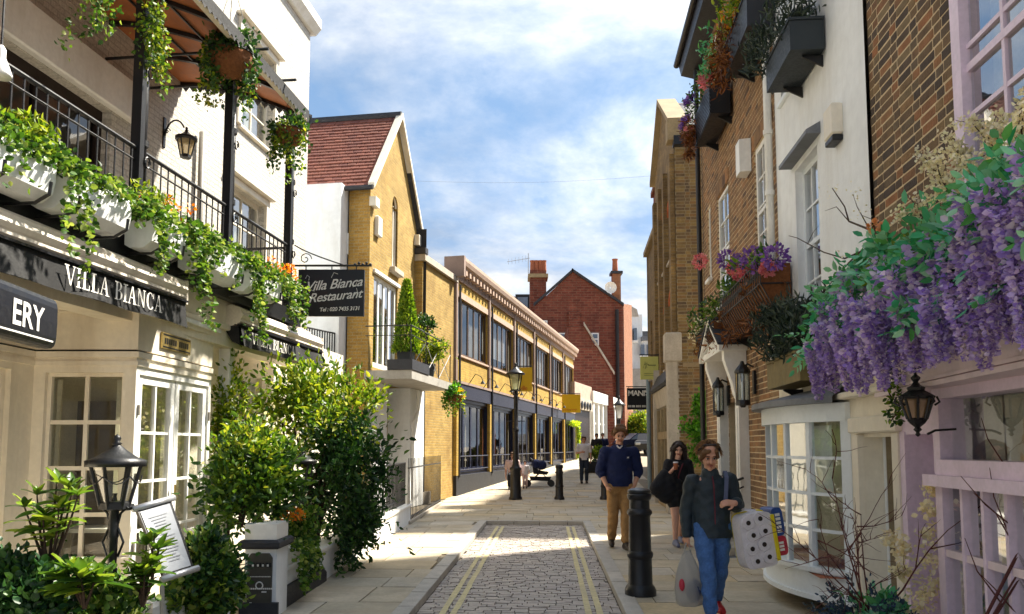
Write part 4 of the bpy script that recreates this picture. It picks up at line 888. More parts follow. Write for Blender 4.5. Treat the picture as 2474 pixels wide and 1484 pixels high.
def brown_building():
    h = thing('brown_building', 'tall brown brick gabled building with arched windows past the brick house', 'building', FR.p(20))
    s0, s1, s2 = 18.05, 22.4, 25.4
    prof = [(s0, 2.9), (s1, 2.9), (s1, 9.3), (20.25, 10.85), (s0, 9.3)]
    wins = [(18.75, 19.35, 3.6, 5.3), (19.9, 20.5, 3.6, 5.3), (21.1, 21.7, 3.6, 5.3), (18.9, 19.4, 6.2, 7.6), (19.9, 20.5, 6.2, 7.9), (21.1, 21.6, 6.2, 7.6)]
    wall_sheet(FR, h, s0, s1, 2.9, 9.3, wins, BR_BROWN, reveal=.2)
    MB(FR.M).faces([(s0, 0, 9.3), (s1, 0, 9.3), (20.25, 0, 10.85)], [(0, 1, 2)]).build('gable', BR_BROWN, h)
    for W in wins:
        window(FR, h, *W, d=-.15, cols=2, rows=2, fm=WHITE, glass=GLASS_D, back='dark', sill=True, sillm=STONE)
        m = MB(FR.M); arch_top(FR, m, W[0], W[1], W[3]-.18, .22, -.1, .02); m.build('red_arch', BRICKS_REDA, h)
    for a in (18.25, 19.6, 20.8, 22.0): MB(FR.M).box(a-.16, a+.16, -.02, .11, 2.9, 8.6).build('pier', BR_BROWN, h)
    for a, b in (((s0-.08, 9.28), (20.25, 10.83)), ((20.25, 10.83), (s1+.08, 9.28))):
        MB(FR.M).prism([(a[0], a[1]), (b[0], b[1]), (b[0], b[1]+.14), (a[0], a[1]+.14)], -.35, .14, 'y').build('coping', STONE_W, h)
    MB(FR.M).box(s0-.1, s0+.28, -.35, .16, 8.9, 9.44).build('kneeler', STONE_W, h)
    # flank facing the camera, brick by brick
    FS = Frame(FR.p(s0, -0.0), -FR.n, 1)
    brick_field(FS, h, 0.01, 1.9, 0.2, 8.75, [], BRICKS_Y, MORTAR_D, 300, weight=lambda c: -abs(c.z-3.5)-abs(c.x-4.1)*2)
    MB(FS.M).box(-.02, 1.95, -.1, .16, 8.76, 8.98).build('gutter', BLACKP, h); MB(FS.M).face((1.9, 0, 0), (6, 0, 0), (6, 0, 9), (1.9, 0, 9)).build('flank_wall', MORTAR_D, h)
    MB(FS.M).box(.12, .5, .0, .012, 3.42, 3.52).build('street_sign', BRIGHTYEL if False else STONE_W, h)
    shell(FR, h, s0+.05, s2, 8.0, 6.0, MORTAR_D)
    MB(FR.M).faces([(s0, -.1, 9.3), (20.25, -.1, 10.85), (20.25, -6, 10.85), (s0, -6, 9.3), (s1, -.1, 9.3), (s1, -6, 9.3)], [(0, 1, 2, 3), (1, 4, 5, 2)]).build('roof', SLATE, h)
    # lower far half
    w2 = [(23.0, 23.5, 3.7, 5.6), (24.3, 24.8, 3.7, 5.6)]
    wall_sheet(FR, h, s1, s2, 0, 7.9, w2, BR_BROWN, d=-.06, reveal=.2, name='far_wall')
    for W in w2: window(FR, h, *W, d=-.2, cols=2, rows=2, glass=GLASS_D, back='dark', sillm=STONE)
    MB(FR.M).box(s1, s2+.1, -.4, .08, 7.9, 8.05).build('coping', STONE_W, h)
    ch = MB(FR.M).box(23.6, 24.7, -1.2, -.2, 8.05, 9.9).build('chimney', BR_RED, h); MB(FR.M).box(23.52, 24.78, -1.28, -.12, 9.7, 9.86).build('chimney_cap', BR_RED, ch)
    # shopfront
    sf = MB(FR.M).box(18.06, 18.4, -.1, .24, 0, 4.15).build('stone_pilaster', STONE, h); MB(FR.M).bbox(18.02, 18.44, -.1, .29, 3.55, 4.25, .03).build('corbel', STONE, sf)
    MB(FR.M).bbox(18.03, 18.44, -.1, .28, 0, .5, .02).build('pilaster_base', STONE, sf)
    s9 = 21.9; MB(FR.M).box(s9-.3, s9, -.1, .20, 0, 3.7).build('stone_pilaster', STONE, h)
    MB(FR.M).prism([(-.1, 3.1), (.24, 3.05), (.28, 3.12), (.1, 3.5), (-.1, 3.6)], 18.4, s9+.1, 'x').build('shop_cornice', SLATE, h)
    MB(FR.M).prism([(0, 2.55), (.13, 2.6), (.20, 3.04), (0, 3.06)], 18.4, s9-.3, 'x').build('shop_fascia', STONE, h)
    MB(FR.M).box(18.4, s9-.3, .0, .12, 1.75, 1.95).box(18.4, s9-.3, .0, .12, .0, .45).build('shop_rail', STONE_W, h)
    for a in (18.4, 19.05, 19.8, 20.6, 21.45): MB(FR.M).box(a, a+.11, .0, .13, .45, 2.55).build('shop_mullion', STONE_W, h)
    cuts = [18.51, 19.05, 19.16, 19.8, 19.91, 20.6, 20.71, 21.45]
    for a, b in zip(cuts[::2], cuts[1::2]):
        for z0, z1 in ((.45, 1.75), (1.95, 2.55)): MB(FR.M).face((a, .07, z0), (b, .07, z0), (b, .07, z1), (a, .07, z1)).build('pane', GLASS, h)
    MB(FR.M).face((18.4, -.4, .3), (21.6, -.4, .3), (21.6, -.4, 2.6), (18.4, -.4, 2.6)).build('shop_back', CURTAIN, h)
    MB(FR.M).face((18.55, .06, 2.0), (19.0, .06, 2.0), (19.0, .06, 2.5), (18.55, .06, 2.5)).build('yellow_poster', BRIGHTYEL, h)
    MB(FR.M).bbox(18.1, 18.36, .24, .27, 1.0, 1.18, .006).build('door_entry_panel', BLACK, h)
    wall_sheet(FR, h, s9, s1, 0, 2.9, [], STONE, d=.1, name='shop_end_panel')
    MB(FR.M).tube([(24.6, .06, 0), (24.6, .06, 4.4)], .07, 10).build('downpipe', BLUEGREY, h)
    # hanging signs
    def board(name, label, x0, x1, y0, y1, Y, mat):
        a, b = at(x0, y0, Y), at(x1, y1, Y); t = thing(name, label, 'sign', (b.x, Y, b.z))
        MB().box(a.x, b.x, Y-.03, Y+.03, b.z, a.z).build('board', mat, t); MB().tube([(a.x-.02, Y, a.z+.05), (b.x+.4, Y, a.z+.05)], .018, 6).build('bracket', BLACK, t)
        for q in (a.x+.06, b.x-.06): MB().tube([(q, Y, a.z), (q, Y, a.z+.05)], .008, 5).build('hanger', BLACK, t)
        return t, a, b
    t, a, b = board('hanging_sign', 'pale lime hanging sign with a thin drawn emblem on the brown building', 1546, 1590, 862, 917, 21.6, LIMESIGN)
    M = plane_mat((a.x, 21.565, b.z), (1, 0, 0), (0, 0, 1)); W_, H_ = b.x-a.x, a.z-b.z
    for pts in ([(.12, .50), (.2, .78), (.28, .50)], [(.14, .62), (.30, .72)], [(.2, .45), (.24, .62), (.36, .66)]):
        MB(M).tube([(p[0]*W_*1.3, p[1]*H_, 0) for p in pts], .006, 4).build('emblem', GREYPRINT, t)
    MB(M).box(.42*W_, .86*W_, .60*H_, .64*H_, -.002, .004).build('print_line', GREYPRINT, t)
    for k in range(2): MB(M).box(.2*W_, .8*W_, (.16+.08*k)*H_, (.18+.08*k)*H_, -.002, .004).build('print_line', GREYPRINT, t)
    t, a, b = board('hanging_sign', "black hanging sign reading MANI'S in white", 1514, 1571, 938, 990, 26.0, BLACKP)
    put_text(t, "MANI'S", .26, plane_mat((a.x+.02, 25.965, a.z-.26), (1, 0, 0), (0, 0, 1)), LETTER, bold=.006, spacing=.86)
    m = MB(plane_mat((a.x+.03, 25.965, b.z+.08), (1, 0, 0), (0, 0, 1)))
    for k, w_ in enumerate((.05, .04, .06, .03, .05, .045, .03, .05, .04, .05)): m.box(.068*k, .068*k+w_, 0, .07, -.002, .004)
    m.build('small_print', LETTER_G, t)
BRICKS_REDA = surf('orange red arch brick', (0.50, 0.12, 0.035), 0.85, 0.3, 8, 0.4, 50)
BLUEGREY = surf('blue grey paint', (0.22, 0.29, 0.34), 0.5, 0.15, 4, 0.05, 30)
def side_climber():
    g = np.random.default_rng(77); c = at(1700, 1020, 16.6); t = thing('wall_climber', 'bright green climber on the brown flank wall beside the hooded doorway', 'climber', (c.x, 16.6, 0))
    for (x, y, r, n) in ((1705, 985, (.26, .3, .30), 900), (1690, 1040, (.34, .3, .34), 1100), (1700, 1090, (.30, .3, .34), 800)):
        q = at(x, y, 16.6); P, D = clump_pts(q, r, n, 16, .25, g, .4); leaves('foliage', t, P, D, .085*(.6+.7*g.random(n)), CLIMB, .75)
    MB().tube([(c.x+.2, 16.8, 0), (c.x+.1, 16.7, 1.0), (c.x, 16.6, 2.2)], .03, 6).build('stem', TWIG, t); MB().bbox(c.x-.2, c.x+.35, 16.5, 17.0, 0, .4, .02).build('planter', GREYBOX, t)
side_climber(); lilac_house(); bow_house(); brick_house(); right_things(); brown_building()
# ------------------------------------------------------------------ floral display on the right
def branch(m, p, d, L, r, depth, rng, tips, curl=.35):
    p = Vector(p); d = Vector(d).normalized(); pts = [p.copy()]; rs = [r]; n = 6
    for i in range(n):
        d = (d+Vector((rng.gauss(0, 1), rng.gauss(0, 1), rng.gauss(0, 1)))*curl*.35).normalized(); p = p+d*(L/n); pts.append(p.copy()); rs.append(r*(1-.75*(i+1)/n))
        if depth > 0 and i >= 1 and rng.random() < .75:
            q = (d+Vector((rng.gauss(0, 1), rng.gauss(0, 1), rng.gauss(0, 1)))*.75).normalized(); branch(m, p, q, L*rng.uniform(.35, .6), r*.6, depth-1, rng, tips, curl)
        tips.append((p.copy(), d.copy()))
    m.tube(pts, rs, 5)
def wisteria():
    t = thing('wisteria_garland', 'mass of purple wisteria clusters and green leaves along the lilac shop fascia', 'flowers', FR.p(5.2, .3, 2.3))
    rng = random.Random(5); g = np.random.default_rng(5)
    top = lambda x: np.interp(x, [1955, 2080, 2200, 2300, 2400, 2480], [790, 640, 600, 545, 450, 390])
    bot = lambda x: np.interp(x, [1955, 2000, 2080, 2160, 2260, 2330, 2400, 2480], [945, 950, 950, 930, 872, 868, 845, 815])
    # racemes: each a hanging cone of petals
    k = 0
    def raceme(c, L, r):
        n = int(330*L/.35); tt = g.random(n); a = g.random(n)*6.283; rad = r*(1-.82*tt)*(0.55+.45*g.random(n)); bend = .03*math.sin(k)
        P = np.stack([c[0]+rad*np.cos(a)+bend*tt, c[1]+rad*np.sin(a), c[2]-L*tt], axis=1); D = np.stack([np.cos(a), np.sin(a), -.3+.4*g.random(n)], axis=1)+g.normal(size=(n, 3))*.3
        o = leaves('flower_cluster', t, P, D, r*.40*(1-.35*tt)*(.7+.6*g.random(n)), WPETAL, .95, .35, kind='stuff', seed=k); return o
    spots = []
    for i in range(20): spots.append((1968+i*33+rng.uniform(-10, 10), None))            # fringe along the lower edge
    for x, _ in spots:
        yb = bot(min(x, 2475))+rng.uniform(-25, 12); L = rng.uniform(.36, .55); d = rng.uniform(.54, .66)
        s, z = FR.px(x, yb, d); raceme(FR.p(s, d, z+L), L, rng.uniform(.068, .092)); k += 1
    for i in range(56):
        x = 1985+(i % 14)*47+rng.uniform(-18, 18); f = .30+.17*(i//14)+rng.uniform(-.08, .08); y = top(x)+(bot(x)-top(x))*f; L = rng.uniform(.28, .46); d = rng.uniform(.50, .66)
        s, z = FR.px(x, y, d); raceme(FR.p(s, d, z+L*.6), L, rng.uniform(.070, .10)); k += 1
    n = 5200; x = 1950+g.random(n)**.8*550; f = g.random(n); tp = np.array([top(q) for q in x]); bt = np.array([bot(q) for q in x]); y = tp-25+(bt-tp)*f**1.4*.85; P = []
    kk = 440; lx = 1950+g.random(kk)**.85*680; P = []; D = []; U = []
    for q in range(kk):                                                                  # compound leaves: a stalk with pairs of leaflets
        xx = lx[q]; yy = top(xx)-20+(bot(xx)-top(xx))*(g.random()**1.5)*.72; d = rng.uniform(.20, .57); s, z = FR.px(xx, yy, d); c = np.array(FR.p(s, d, z))
        ax = g.normal(size=3)*.6+np.array([-.5, -.2, -.35]); ax /= np.linalg.norm(ax); sd = np.cross(ax, g.normal(size=3)); sd /= np.linalg.norm(sd); L = rng.uniform(.14, .24)
        for j in range(5):
            for sg in (-1, 1): P.append(c+ax*L*j/5); D.append(ax*.6+sg*sd); U.append(np.cross(ax, sd))
        P.append(c+ax*L); D.append(ax); U.append(np.cross(ax, sd))
    leaves('foliage', t, P, D, .075*(.7+.6*g.random(len(P))), WLEAF, .50, .15, up=U)
    n = 260; x = 2050+g.random(n)*430; P = []
    for q in x:
        d = .3+.2*g.random(); s, z = FR.px(q, top(q)+rng.uniform(-30, 60), d); P.append(FR.p(s, d, z))
    leaves('yellow_sprigs', t, np.array(P), g.normal(size=(n, 3))+np.array([0, 0, .3]), .075, YGREEN, .35)
    for (x, y) in ((2110, 548), (2215, 662), (2190, 655), (2120, 790), (2050, 700), (2130, 700)):
        s, z = FR.px(x, y, .48); P, D = flower_ball(FR.p(s, .48, z), .035, 50); leaves('orange_bloom', t, P, D, .03, ORPEACH, .9, kind=None)
    m = MB(); 
    for i in range(24):
        s0, s1 = 6.4-i*.1, 6.3-i*.1; 
    pts = [FR.p(6.7-i*.16, .22+.05*math.sin(i*1.7), 2.42+.05*math.sin(i*2.3)) for i in range(20)]; MB().tube(pts, .022, 6).build('stem', TWIG, t)
    MB(FR.M).box(4.0, 6.5, .02, .20, 2.38, 2.56).build('support_trough', BLACKP, t)
    # blossom branches rising above
    b = thing('blossom_branches', 'cream blossom branches above the wisteria against the dark brick', 'flowers', FR.p(5.0, .2, 2.6)); rng2 = random.Random(9); tips = []; m = MB()
    for (x, y, dx, dz, L) in ((2440, 420, -.3, 1, .26), (2400, 440, -.8, .8, .30), (2460, 400, .3, 1, .24), (2340, 500, -.6, .9, .32), (2310, 520, -.3, 1, .28), (2270, 560, -.7, .6, .26), (2475, 400, -.1, 1, .26), (2420, 400, -.7, .6, .28), (2370, 460, -.5, 1, .3)):
        s, z = FR.px(x, y, .28); branch(m, FR.p(s, .28, z), (dx*.6, dx*-.5, dz), L, .008, 1, rng2, tips)
    m.build('twigs', TWIG, b); P = []; D = []
    for p, d in tips:
        for q in range(10): P.append(np.array(p)+g.normal(size=3)*.020); D.append(g.normal(size=3))
    leaves('blossom', b, P, D, .024*(.6+.7*g.random(len(P))), CREAMPET, .85)
    # dark bare twigs reaching over the white wall
    b = thing('bare_branches', 'dark bare branches reaching over the white wall from the wisteria', 'branches', FR.p(6.2, .25, 2.7)); tips = []; m = MB(); rng3 = random.Random(21)
    def path(pix, r, d=.30):
        pts = []
        for x, y in pix: s, z = FR.px(x, y, d); pts.append(FR.p(s, d, z))
        m.tube(pts, [r*(1-.7*i/(len(pts)-1)) for i in range(len(pts))], 6); return pts
    path([(2185, 640), (2165, 600), (2140, 570), (2100, 555), (2050, 535), (2040, 500), (2010, 455)], .013); path([(2140, 570), (2120, 590), (2075, 610), (2040, 625), (1990, 610), (1925, 575), (1905, 570)], .010)
    path([(2075, 610), (2050, 635), (2010, 680), (1985, 710)], .007); path([(2050, 635), (2080, 670), (2100, 690)], .006); path([(2050, 535), (2020, 500), (1992, 510)], .005); path([(2100, 555), (2070, 500), (2060, 470)], .005)
    path([(2165, 600), (2130, 540), (2080, 520)], .006); path([(2260, 600), (2230, 540), (2215, 500), (2190, 470)], .008); path([(1950, 590), (1965, 560), (1978, 545)], .004)
    m.build('twigs', TWIG, b); P = []; D = []
    for x, y in ((2010, 455), (1985, 710), (2100, 690), (2060, 470), (2040, 625), (2080, 520), (2020, 690), (2030, 720), (2060, 740), (2090, 770), (2140, 640), (2160, 620), (2180, 600), (2075, 655), (2120, 600), (2000, 720), (2020, 760)):
        s, z = FR.px(x, y, .3); c = np.array(FR.p(s, .3, z))
        for q in range(12): P.append(c+g.normal(size=3)*.04); D.append(g.normal(size=3))
    leaves('buds', b, P, D, .020, CREAMPET, .8)
    # dried arrangement low in front of the doorways
    b = thing('dried_flower_arrangement', 'tall dried twigs with cream blossom and blue lavender before the lilac door', 'flowers', FR.p(5.1, .45, 0)); rng4 = random.Random(33)
    base = FR.p(5.12, .50, .0); tips = []; m = MB(); zb = .35
    MB().lathe((base.x, base.y, 0), [(.13, .0), (.17, .05), (.19, .32), (.20, .36), (.17, .37), (.16, .30)], 14).build('pot', GREYBOX, b)
    for i in range(6): branch(m, base+Vector((rng4.uniform(-.06, .06), rng4.uniform(-.06, .06), .35)), (rng4.uniform(-.75, .5), rng4.uniform(-.3, .3), 1), rng4.uniform(.7, 1.15), .008, 2, rng4, tips, .3)
    m.build('red_twigs', TWIGR, b)
    P = []; D = []
    for (x, y, s_) in ((2250, 1180, .06), (2240, 1230, .08), (2245, 1290, .09), (2250, 1350, .09), (2180, 1330, .07), (2200, 1390, .09), (2230, 1440, .10), (2150, 1300, .06), (2260, 1420, .09), (2210, 1470, .1), (2170, 1380, .06)):
        c = np.array(at(x, y, base.y+.0))
        for q in range(70): P.append(c+g.normal(size=3)*s_*.42); D.append(g.normal(size=3))
    leaves('cream_blossom', b, P, D, .036*(.6+.7*g.random(len(P))), CREAMPET, .85)
    P = []; D = []
    for i in range(26):
        o = np.array(base)+np.array([rng4.uniform(-.12, .10), rng4.uniform(-.1, .1), .35]); d = np.array([rng4.uniform(-1.0, .15), rng4.uniform(-.5, .3), rng4.uniform(.25, .9)]); d /= np.linalg.norm(d); L = rng4.uniform(.22, .40)
        for q in range(34): P.append(o+d*L*(.35+.65*g.random())+g.normal(size=3)*.012); D.append(d+g.normal(size=3)*.6)
    leaves('lavender', b, P, D, .032, LAVEN, .5)
    P, D = clump_pts(np.array(base)+np.array([0, 0, .42]), (.20, .2, .22), 420, 14); leaves('foliage', b, P, D, .07, WLEAF, .6)
    # thin twigs at the right edge, nearer the lens
    b = thing('bare_twigs', 'thin reddish bare twigs in front of the lilac shop panes', 'branches', FR.p(4.35, .5, 0)); m = MB()
    o = FR.p(4.2, .5, .0)
    MB().lathe((o.x, o.y, 0), [(.13, .0), (.16, .05), (.18, .26), (.15, .27)], 14).build('pot', CLAYPOT, b)
    for pix in ([(2600, 1700), (2473, 1360), (2405, 1240), (2350, 1190)], [(2600, 1700), (2500, 1250), (2430, 1130), (2385, 1060), (2370, 1010)], [(2600, 1700), (2480, 1300), (2380, 1220), (2320, 1150)], [(2600, 1750), (2460, 1400), (2440, 1300), (2400, 1200), (2390, 1130)], [(2580, 1750), (2420, 1460), (2360, 1380), (2330, 1300)], [(2580, 1750), (2470, 1500), (2400, 1420), (2370, 1390)]):
        pts = [Vector((o.x, o.y, .2))]+[at(x, y, o.y+.02*i) for i, (x, y) in enumerate(pix[1:])]
        sm = []
        for i in range(len(pts)-1):
            for q in range(4): sm.append(pts[i].lerp(pts[i+1], q/4))
        sm.append(pts[-1]); m.tube(sm, [.007*(1-.8*i/len(sm)) for i in range(len(sm))], 5)
    m.build('twigs', TWIGR, b)
    # thin trailing vine between the bow house and the lilac fascia
    b = thing('trailing_vine', 'thin green vine trailing from the wisteria beside the hanging lantern', 'vine', FR.p(5.6, .2, 1.9)); P = []; D = []
    for (x, y) in [(2165+12*math.sin(i*.7), 900+i*4.2) for i in range(30)]:
        c = np.array(FR.p(FR.S(x, .25), .25, FR.px(x, y, .25)[1]))
        for q in range(4): P.append(c+g.normal(size=3)*.02); D.append(g.normal(size=3)+np.array([0, 0, -.4]))
    leaves('foliage', b, P, D, .045, BUSH, .6); MB().tube([FR.p(FR.S(2165+12*math.sin(i*.7), .25), .25, FR.px(2165, 890+i*8.4, .25)[1]) for i in range(16)], .005, 5).build('stem', TWIG, b)
ORPEACH = leafmat('peach petal', [(0.75, 0.28, 0.14), (0.78, 0.42, 0.22)], .3)
wisteria()
# ------------------------------------------------------------------ white restaurant on the left
GREYPIPE = surf('grey downpipe', (0.23, 0.21, 0.18), 0.5, 0.2, 4, 0.05, 30)
SILVER = surf('brushed aluminium', (0.50, 0.51, 0.53), 0.38, 0.06, 2, 0.0, 40, metal=0.6)
PAPER = surf('menu paper', (0.42, 0.44, 0.47), 0.4, 0.06, 3, 0); PRINTG = surf('grey print', (0.26, 0.27, 0.29), 0.5, 0.05, 3, 0)
PLAQUE = surf('dark green grey board', (0.065, 0.062, 0.050), 0.6, 0.3, 8, 0.1, 40)
def baluster_run(F, parent, s0, s1, d, z0, z1, step, mat, r=.009, spikes=False, name='baluster', z2=None):
    n = max(2, int((s1-s0)/step))
    for i in range(n+1):
        s = s0+(s1-s0)*i/n; o = MB(F.M); o.tube([(s, d, z0), (s, d, z1+(.0 if not spikes else .10))], [r, r if not spikes else r*.6], 6); o.build(name, mat, parent)
def restaurant():
    h = thing('white_restaurant', 'white painted brick restaurant with an iron balcony and tent canopy', 'building', FL.p(9))
    sE = FL.S(727); S = FL.S
    DOOR = (3.2, 9.35, 3.47, 5.72); W2 = (12.45, 13.75, 3.75, 5.9); W3 = (12.7, 14.0, 7.0, 8.72); W4 = (13.0, 13.9, 5.2, 5.3)
    wall_sheet(FL, h, 2.0, sE, 3.3, 10.3, [DOOR, W2, W3], WHITE_BRICK, reveal=.16)
    shell(FL, h, 2.0, sE, 10.3, 4.5, WHITE_R)
    for W, r in ((W2, 3), (W3, 3)):
        window(FL, h, *W, d=-.10, cols=2, rows=4, fm=CREAM_P, glass=GLASS, back='curtain', meet=.5, fw=.08)
        for k, (a, b) in enumerate(((W[0]-.13, W[0]-.003), (W[1]+.003, W[1]+.13))): MB(FL.M).bbox(a, b, -.01, .05, W[2]-.02, W[3]+.13, .012).build('architrave', CREAM_P, h)
        MB(FL.M).bbox(W[0]-.003, W[1]+.003, -.01, .055, W[3]+.003, W[3]+.13, .012).build('architrave', CREAM_P, h); MB(FL.M).bbox(W[0]-.2, W[1]+.2, -.01, .14, W[3]+.135, W[3]+.2, .015).build('hood_mould', CREAM_P, h)
    MB(FL.M).prism([(-.2, 10.28), (.08, 10.28), (.2, 10.42), (.2, 10.62), (-.2, 10.62)], 2.0, sE+.12, 'x').build('eaves_cornice', WHITE, h)
    # dark timber balcony doors
    n = 6; w_ = (DOOR[1]-DOOR[0])/n
    for i in range(n):
        a, b = DOOR[0]+w_*i, DOOR[0]+w_*(i+1)
        dl = MB(FL.M).box(a, a+.10, -.2, -.12, 3.47, 5.72).box(b-.10, b, -.2, -.12, 3.47, 5.72).box(a+.1, b-.1, -.2, -.122, 5.55, 5.72).box(a+.1, b-.1, -.2, -.122, 4.92, 5.02).box(a+.1, b-.1, -.2, -.122, 3.47, 3.85).build('balcony_door', WOOD_D, h)
        for z0, z1 in ((3.85, 4.92), (5.02, 5.55)): MB(FL.M).face((a+.1, -.16, z0), (b-.1, -.16, z0), (b-.1, -.16, z1), (a+.1, -.16, z1)).build('pane', GLASS_D, dl)
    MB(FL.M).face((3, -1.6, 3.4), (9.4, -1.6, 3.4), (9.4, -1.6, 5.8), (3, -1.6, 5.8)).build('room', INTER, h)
    MB(FL.M).bbox(2.0, 9.8, -.01, .10, 5.73, 6.25, .02).build('lintel_band', WHITE, h)
    MB(FL.M).tube([(S(463, .08), .08, 3.4), (S(463, .08), .08, 6.3)], .045, 10).build('downpipe', GREYPIPE, h, smooth=True)
    # balcony
    B1 = S(690, 1.62)+.1
    bl = MB(FL.M).box(2.5, B1, .0, 1.66, 3.32, 3.45).build('balcony_floor', STONE, h)
    MB(FL.M).box(2.5, B1, 1.662, 1.76, 3.26, 3.47).build('edge_beam', BLACK, bl); MB(FL.M).box(2.5, B1+.8, 1.35, 1.60, 2.75, 3.315).build('fascia_band', CREAM, bl)
    MB(FL.M).bbox(2.5, B1+.8, 1.3, 1.66, 2.93, 3.0, .015).build('fascia_moulding', CREAM, bl)
    P = [S(312, 1.62), S(537, 1.62), S(688, 1.62)]
    for i, s in enumerate(P):
        po = MB(FL.M).bbox(s-.085, s-.015, 1.56, 1.66, 3.45, 6.35, .012).build('balcony_post', BLACK, h)
        MB(FL.M).tube([(s+.035, 1.61, 3.45), (s+.035, 1.61, 6.35)], .038, 12).build('round_column', BLACK, po, smooth=True)
        for z in (3.6, 4.47, 5.35): MB(FL.M).tube([(s+.035, 1.61, z), (s+.035, 1.61, z+.06)], .055, 12).build('collar', BLACK, po)
        for z in (4.3, 5.2):
            MB(FL.M).tube([(s+.03+.05*math.cos(k*.55)*(1-k/26), 1.67, z+.07*math.sin(k*.55)*(1-k/26)) for k in range(14)], .008, 5).build('scroll', BLACK, po)
    ends = [2.6]+P
    for a, b in zip(ends[:-1], ends[1:]):
        rl = MB(FL.M).tube([(a+.06, 1.61, 4.42), (b-.09, 1.61, 4.42)], .022, 8).build('railing', BLACK, h)
        MB(FL.M).tube([(a+.06, 1.61, 4.30), (b-.09, 1.61, 4.30)], .010, 6).build('upper_rail', BLACK, rl); MB(FL.M).tube([(a+.06, 1.61, 3.60), (b-.09, 1.61, 3.60)], .014, 6).build('lower_rail', BLACK, rl)
        baluster_run(FL, rl, max(a+.1, 4.6), b-.13, 1.61, 3.6, 4.42, .125, BLACK)
    # return railing at the far end
    rl = MB(FL.M).tube([(B1-.06, 0.0, 4.42), (B1-.06, 1.58, 4.42)], .02, 8).build('railing', BLACK, h)
    for k in range(11): MB(FL.M).tube([(B1-.06, .1+k*.145, 3.45), (B1-.06, .1+k*.145, 4.42)], .008, 5).build('baluster', BLACK, rl)
    # tent canopy: curved rust soffit between ribs, black scalloped valance
    def cz(d): t = d/1.95; return 6.85-.62*t**1.6
    cs0, cs1 = 2.5, S(722, 1.9)-.0; K = 9
    cp = MB(FL.M)
    for i in range(K):
        d0, d1 = 1.95*i/K, 1.95*(i+1)/K; cp.face((cs0, d0, cz(d0)), (cs1, d0, cz(d0)), (cs1, d1, cz(d1)), (cs0, d1, cz(d1)))
    cp = cp.build('canopy', TERRA, h, smooth=True)
    m = MB(FL.M)
    for i in range(K):
        d0, d1 = 1.95*i/K, 1.95*(i+1)/K; m.face((cs0, d0, cz(d0)+.035), (cs1, d0, cz(d0)+.035), (cs1, d1, cz(d1)+.035), (cs0, d1, cz(d1)+.035))
    m.build('canopy_top', LEAD, cp)
    s = cs1-.02
    while s > cs0:
        m = MB(FL.M)
        for i in range(K):
            d0, d1 = 1.95*i/K, 1.95*(i+1)/K
            m.faces([(s-.03, d0, cz(d0)-.055), (s+.03, d0, cz(d0)-.055), (s+.03, d1, cz(d1)-.055), (s-.03, d1, cz(d1)-.055), (s-.03, d0, cz(d0)-.004), (s+.03, d0, cz(d0)-.004), (s+.03, d1, cz(d1)-.004), (s-.03, d1, cz(d1)-.004)], [(0, 3, 2, 1), (4, 5, 6, 7), (0, 1, 5, 4), (1, 2, 6, 5), (2, 3, 7, 6), (3, 0, 4, 7)])
        m.build('rib', BLACK, cp); s -= .82
    for d in (.65, 1.25): MB(FL.M).tube([(cs0, d, cz(d)-.03), (cs1, d, cz(d)-.03)], .016, 6).build('purlin', BLACK, cp)
    MB(FL.M).box(cs0, cs1, 1.86, 1.93, cz(1.95)-.05, cz(1.95)+.05).build('front_beam', CREAM, cp)
    m = MB(FL.M); s = cs0
    while s < cs1-.08:
        m.faces([(s, 1.965, cz(1.95)+.07), (s+.11, 1.965, cz(1.95)+.07), (s+.11, 1.965, cz(1.95)-.06), (s+.055, 1.97, cz(1.95)-.12), (s, 1.965, cz(1.95)-.06)], [(0, 1, 2, 3, 4)]); s += .11
    m.build('scalloped_valance', CANVAS, cp)
    m = MB(FL.M); d = .0
    while d < 1.9:
        m.faces([(cs1+.01, d, cz(d)+.06), (cs1+.01, d+.11, cz(d+.11)+.06), (cs1+.01, d+.11, cz(d+.11)-.06), (cs1+.012, d+.055, cz(d+.055)-.13), (cs1+.01, d, cz(d)-.06)], [(0, 1, 2, 3, 4)]); d += .11
    m.build('end_valance', LEAD, cp)
    # ground floor behind the terrace
    G = (10.35, 11.45, .75, 2.55)
    wall_sheet(FL, h, 8.75, 15.0, 0, 3.31, [G], CREAM_P, d=1.1, reveal=.14, name='ground_floor_wall')
    window(FL, h, *G, d=1.02, cols=2, rows=3, fm=WHITE, glass=GLASS, back='blind', sill=False)
    MB(FL.M).face((15.0, 1.1, 0), (15.0, -.5, 0), (15.0, -.5, 3.3), (15.0, 1.1, 3.3)).build('ground_floor_end', CREAM_P, h)
    for s in (9.6, 12.35): MB(FL.M).bbox(s-.07, s+.07, 1.42, 1.56, 0, 2.75, .01).build('porch_column', WHITE, h)
    # bay
    bay()
    return h
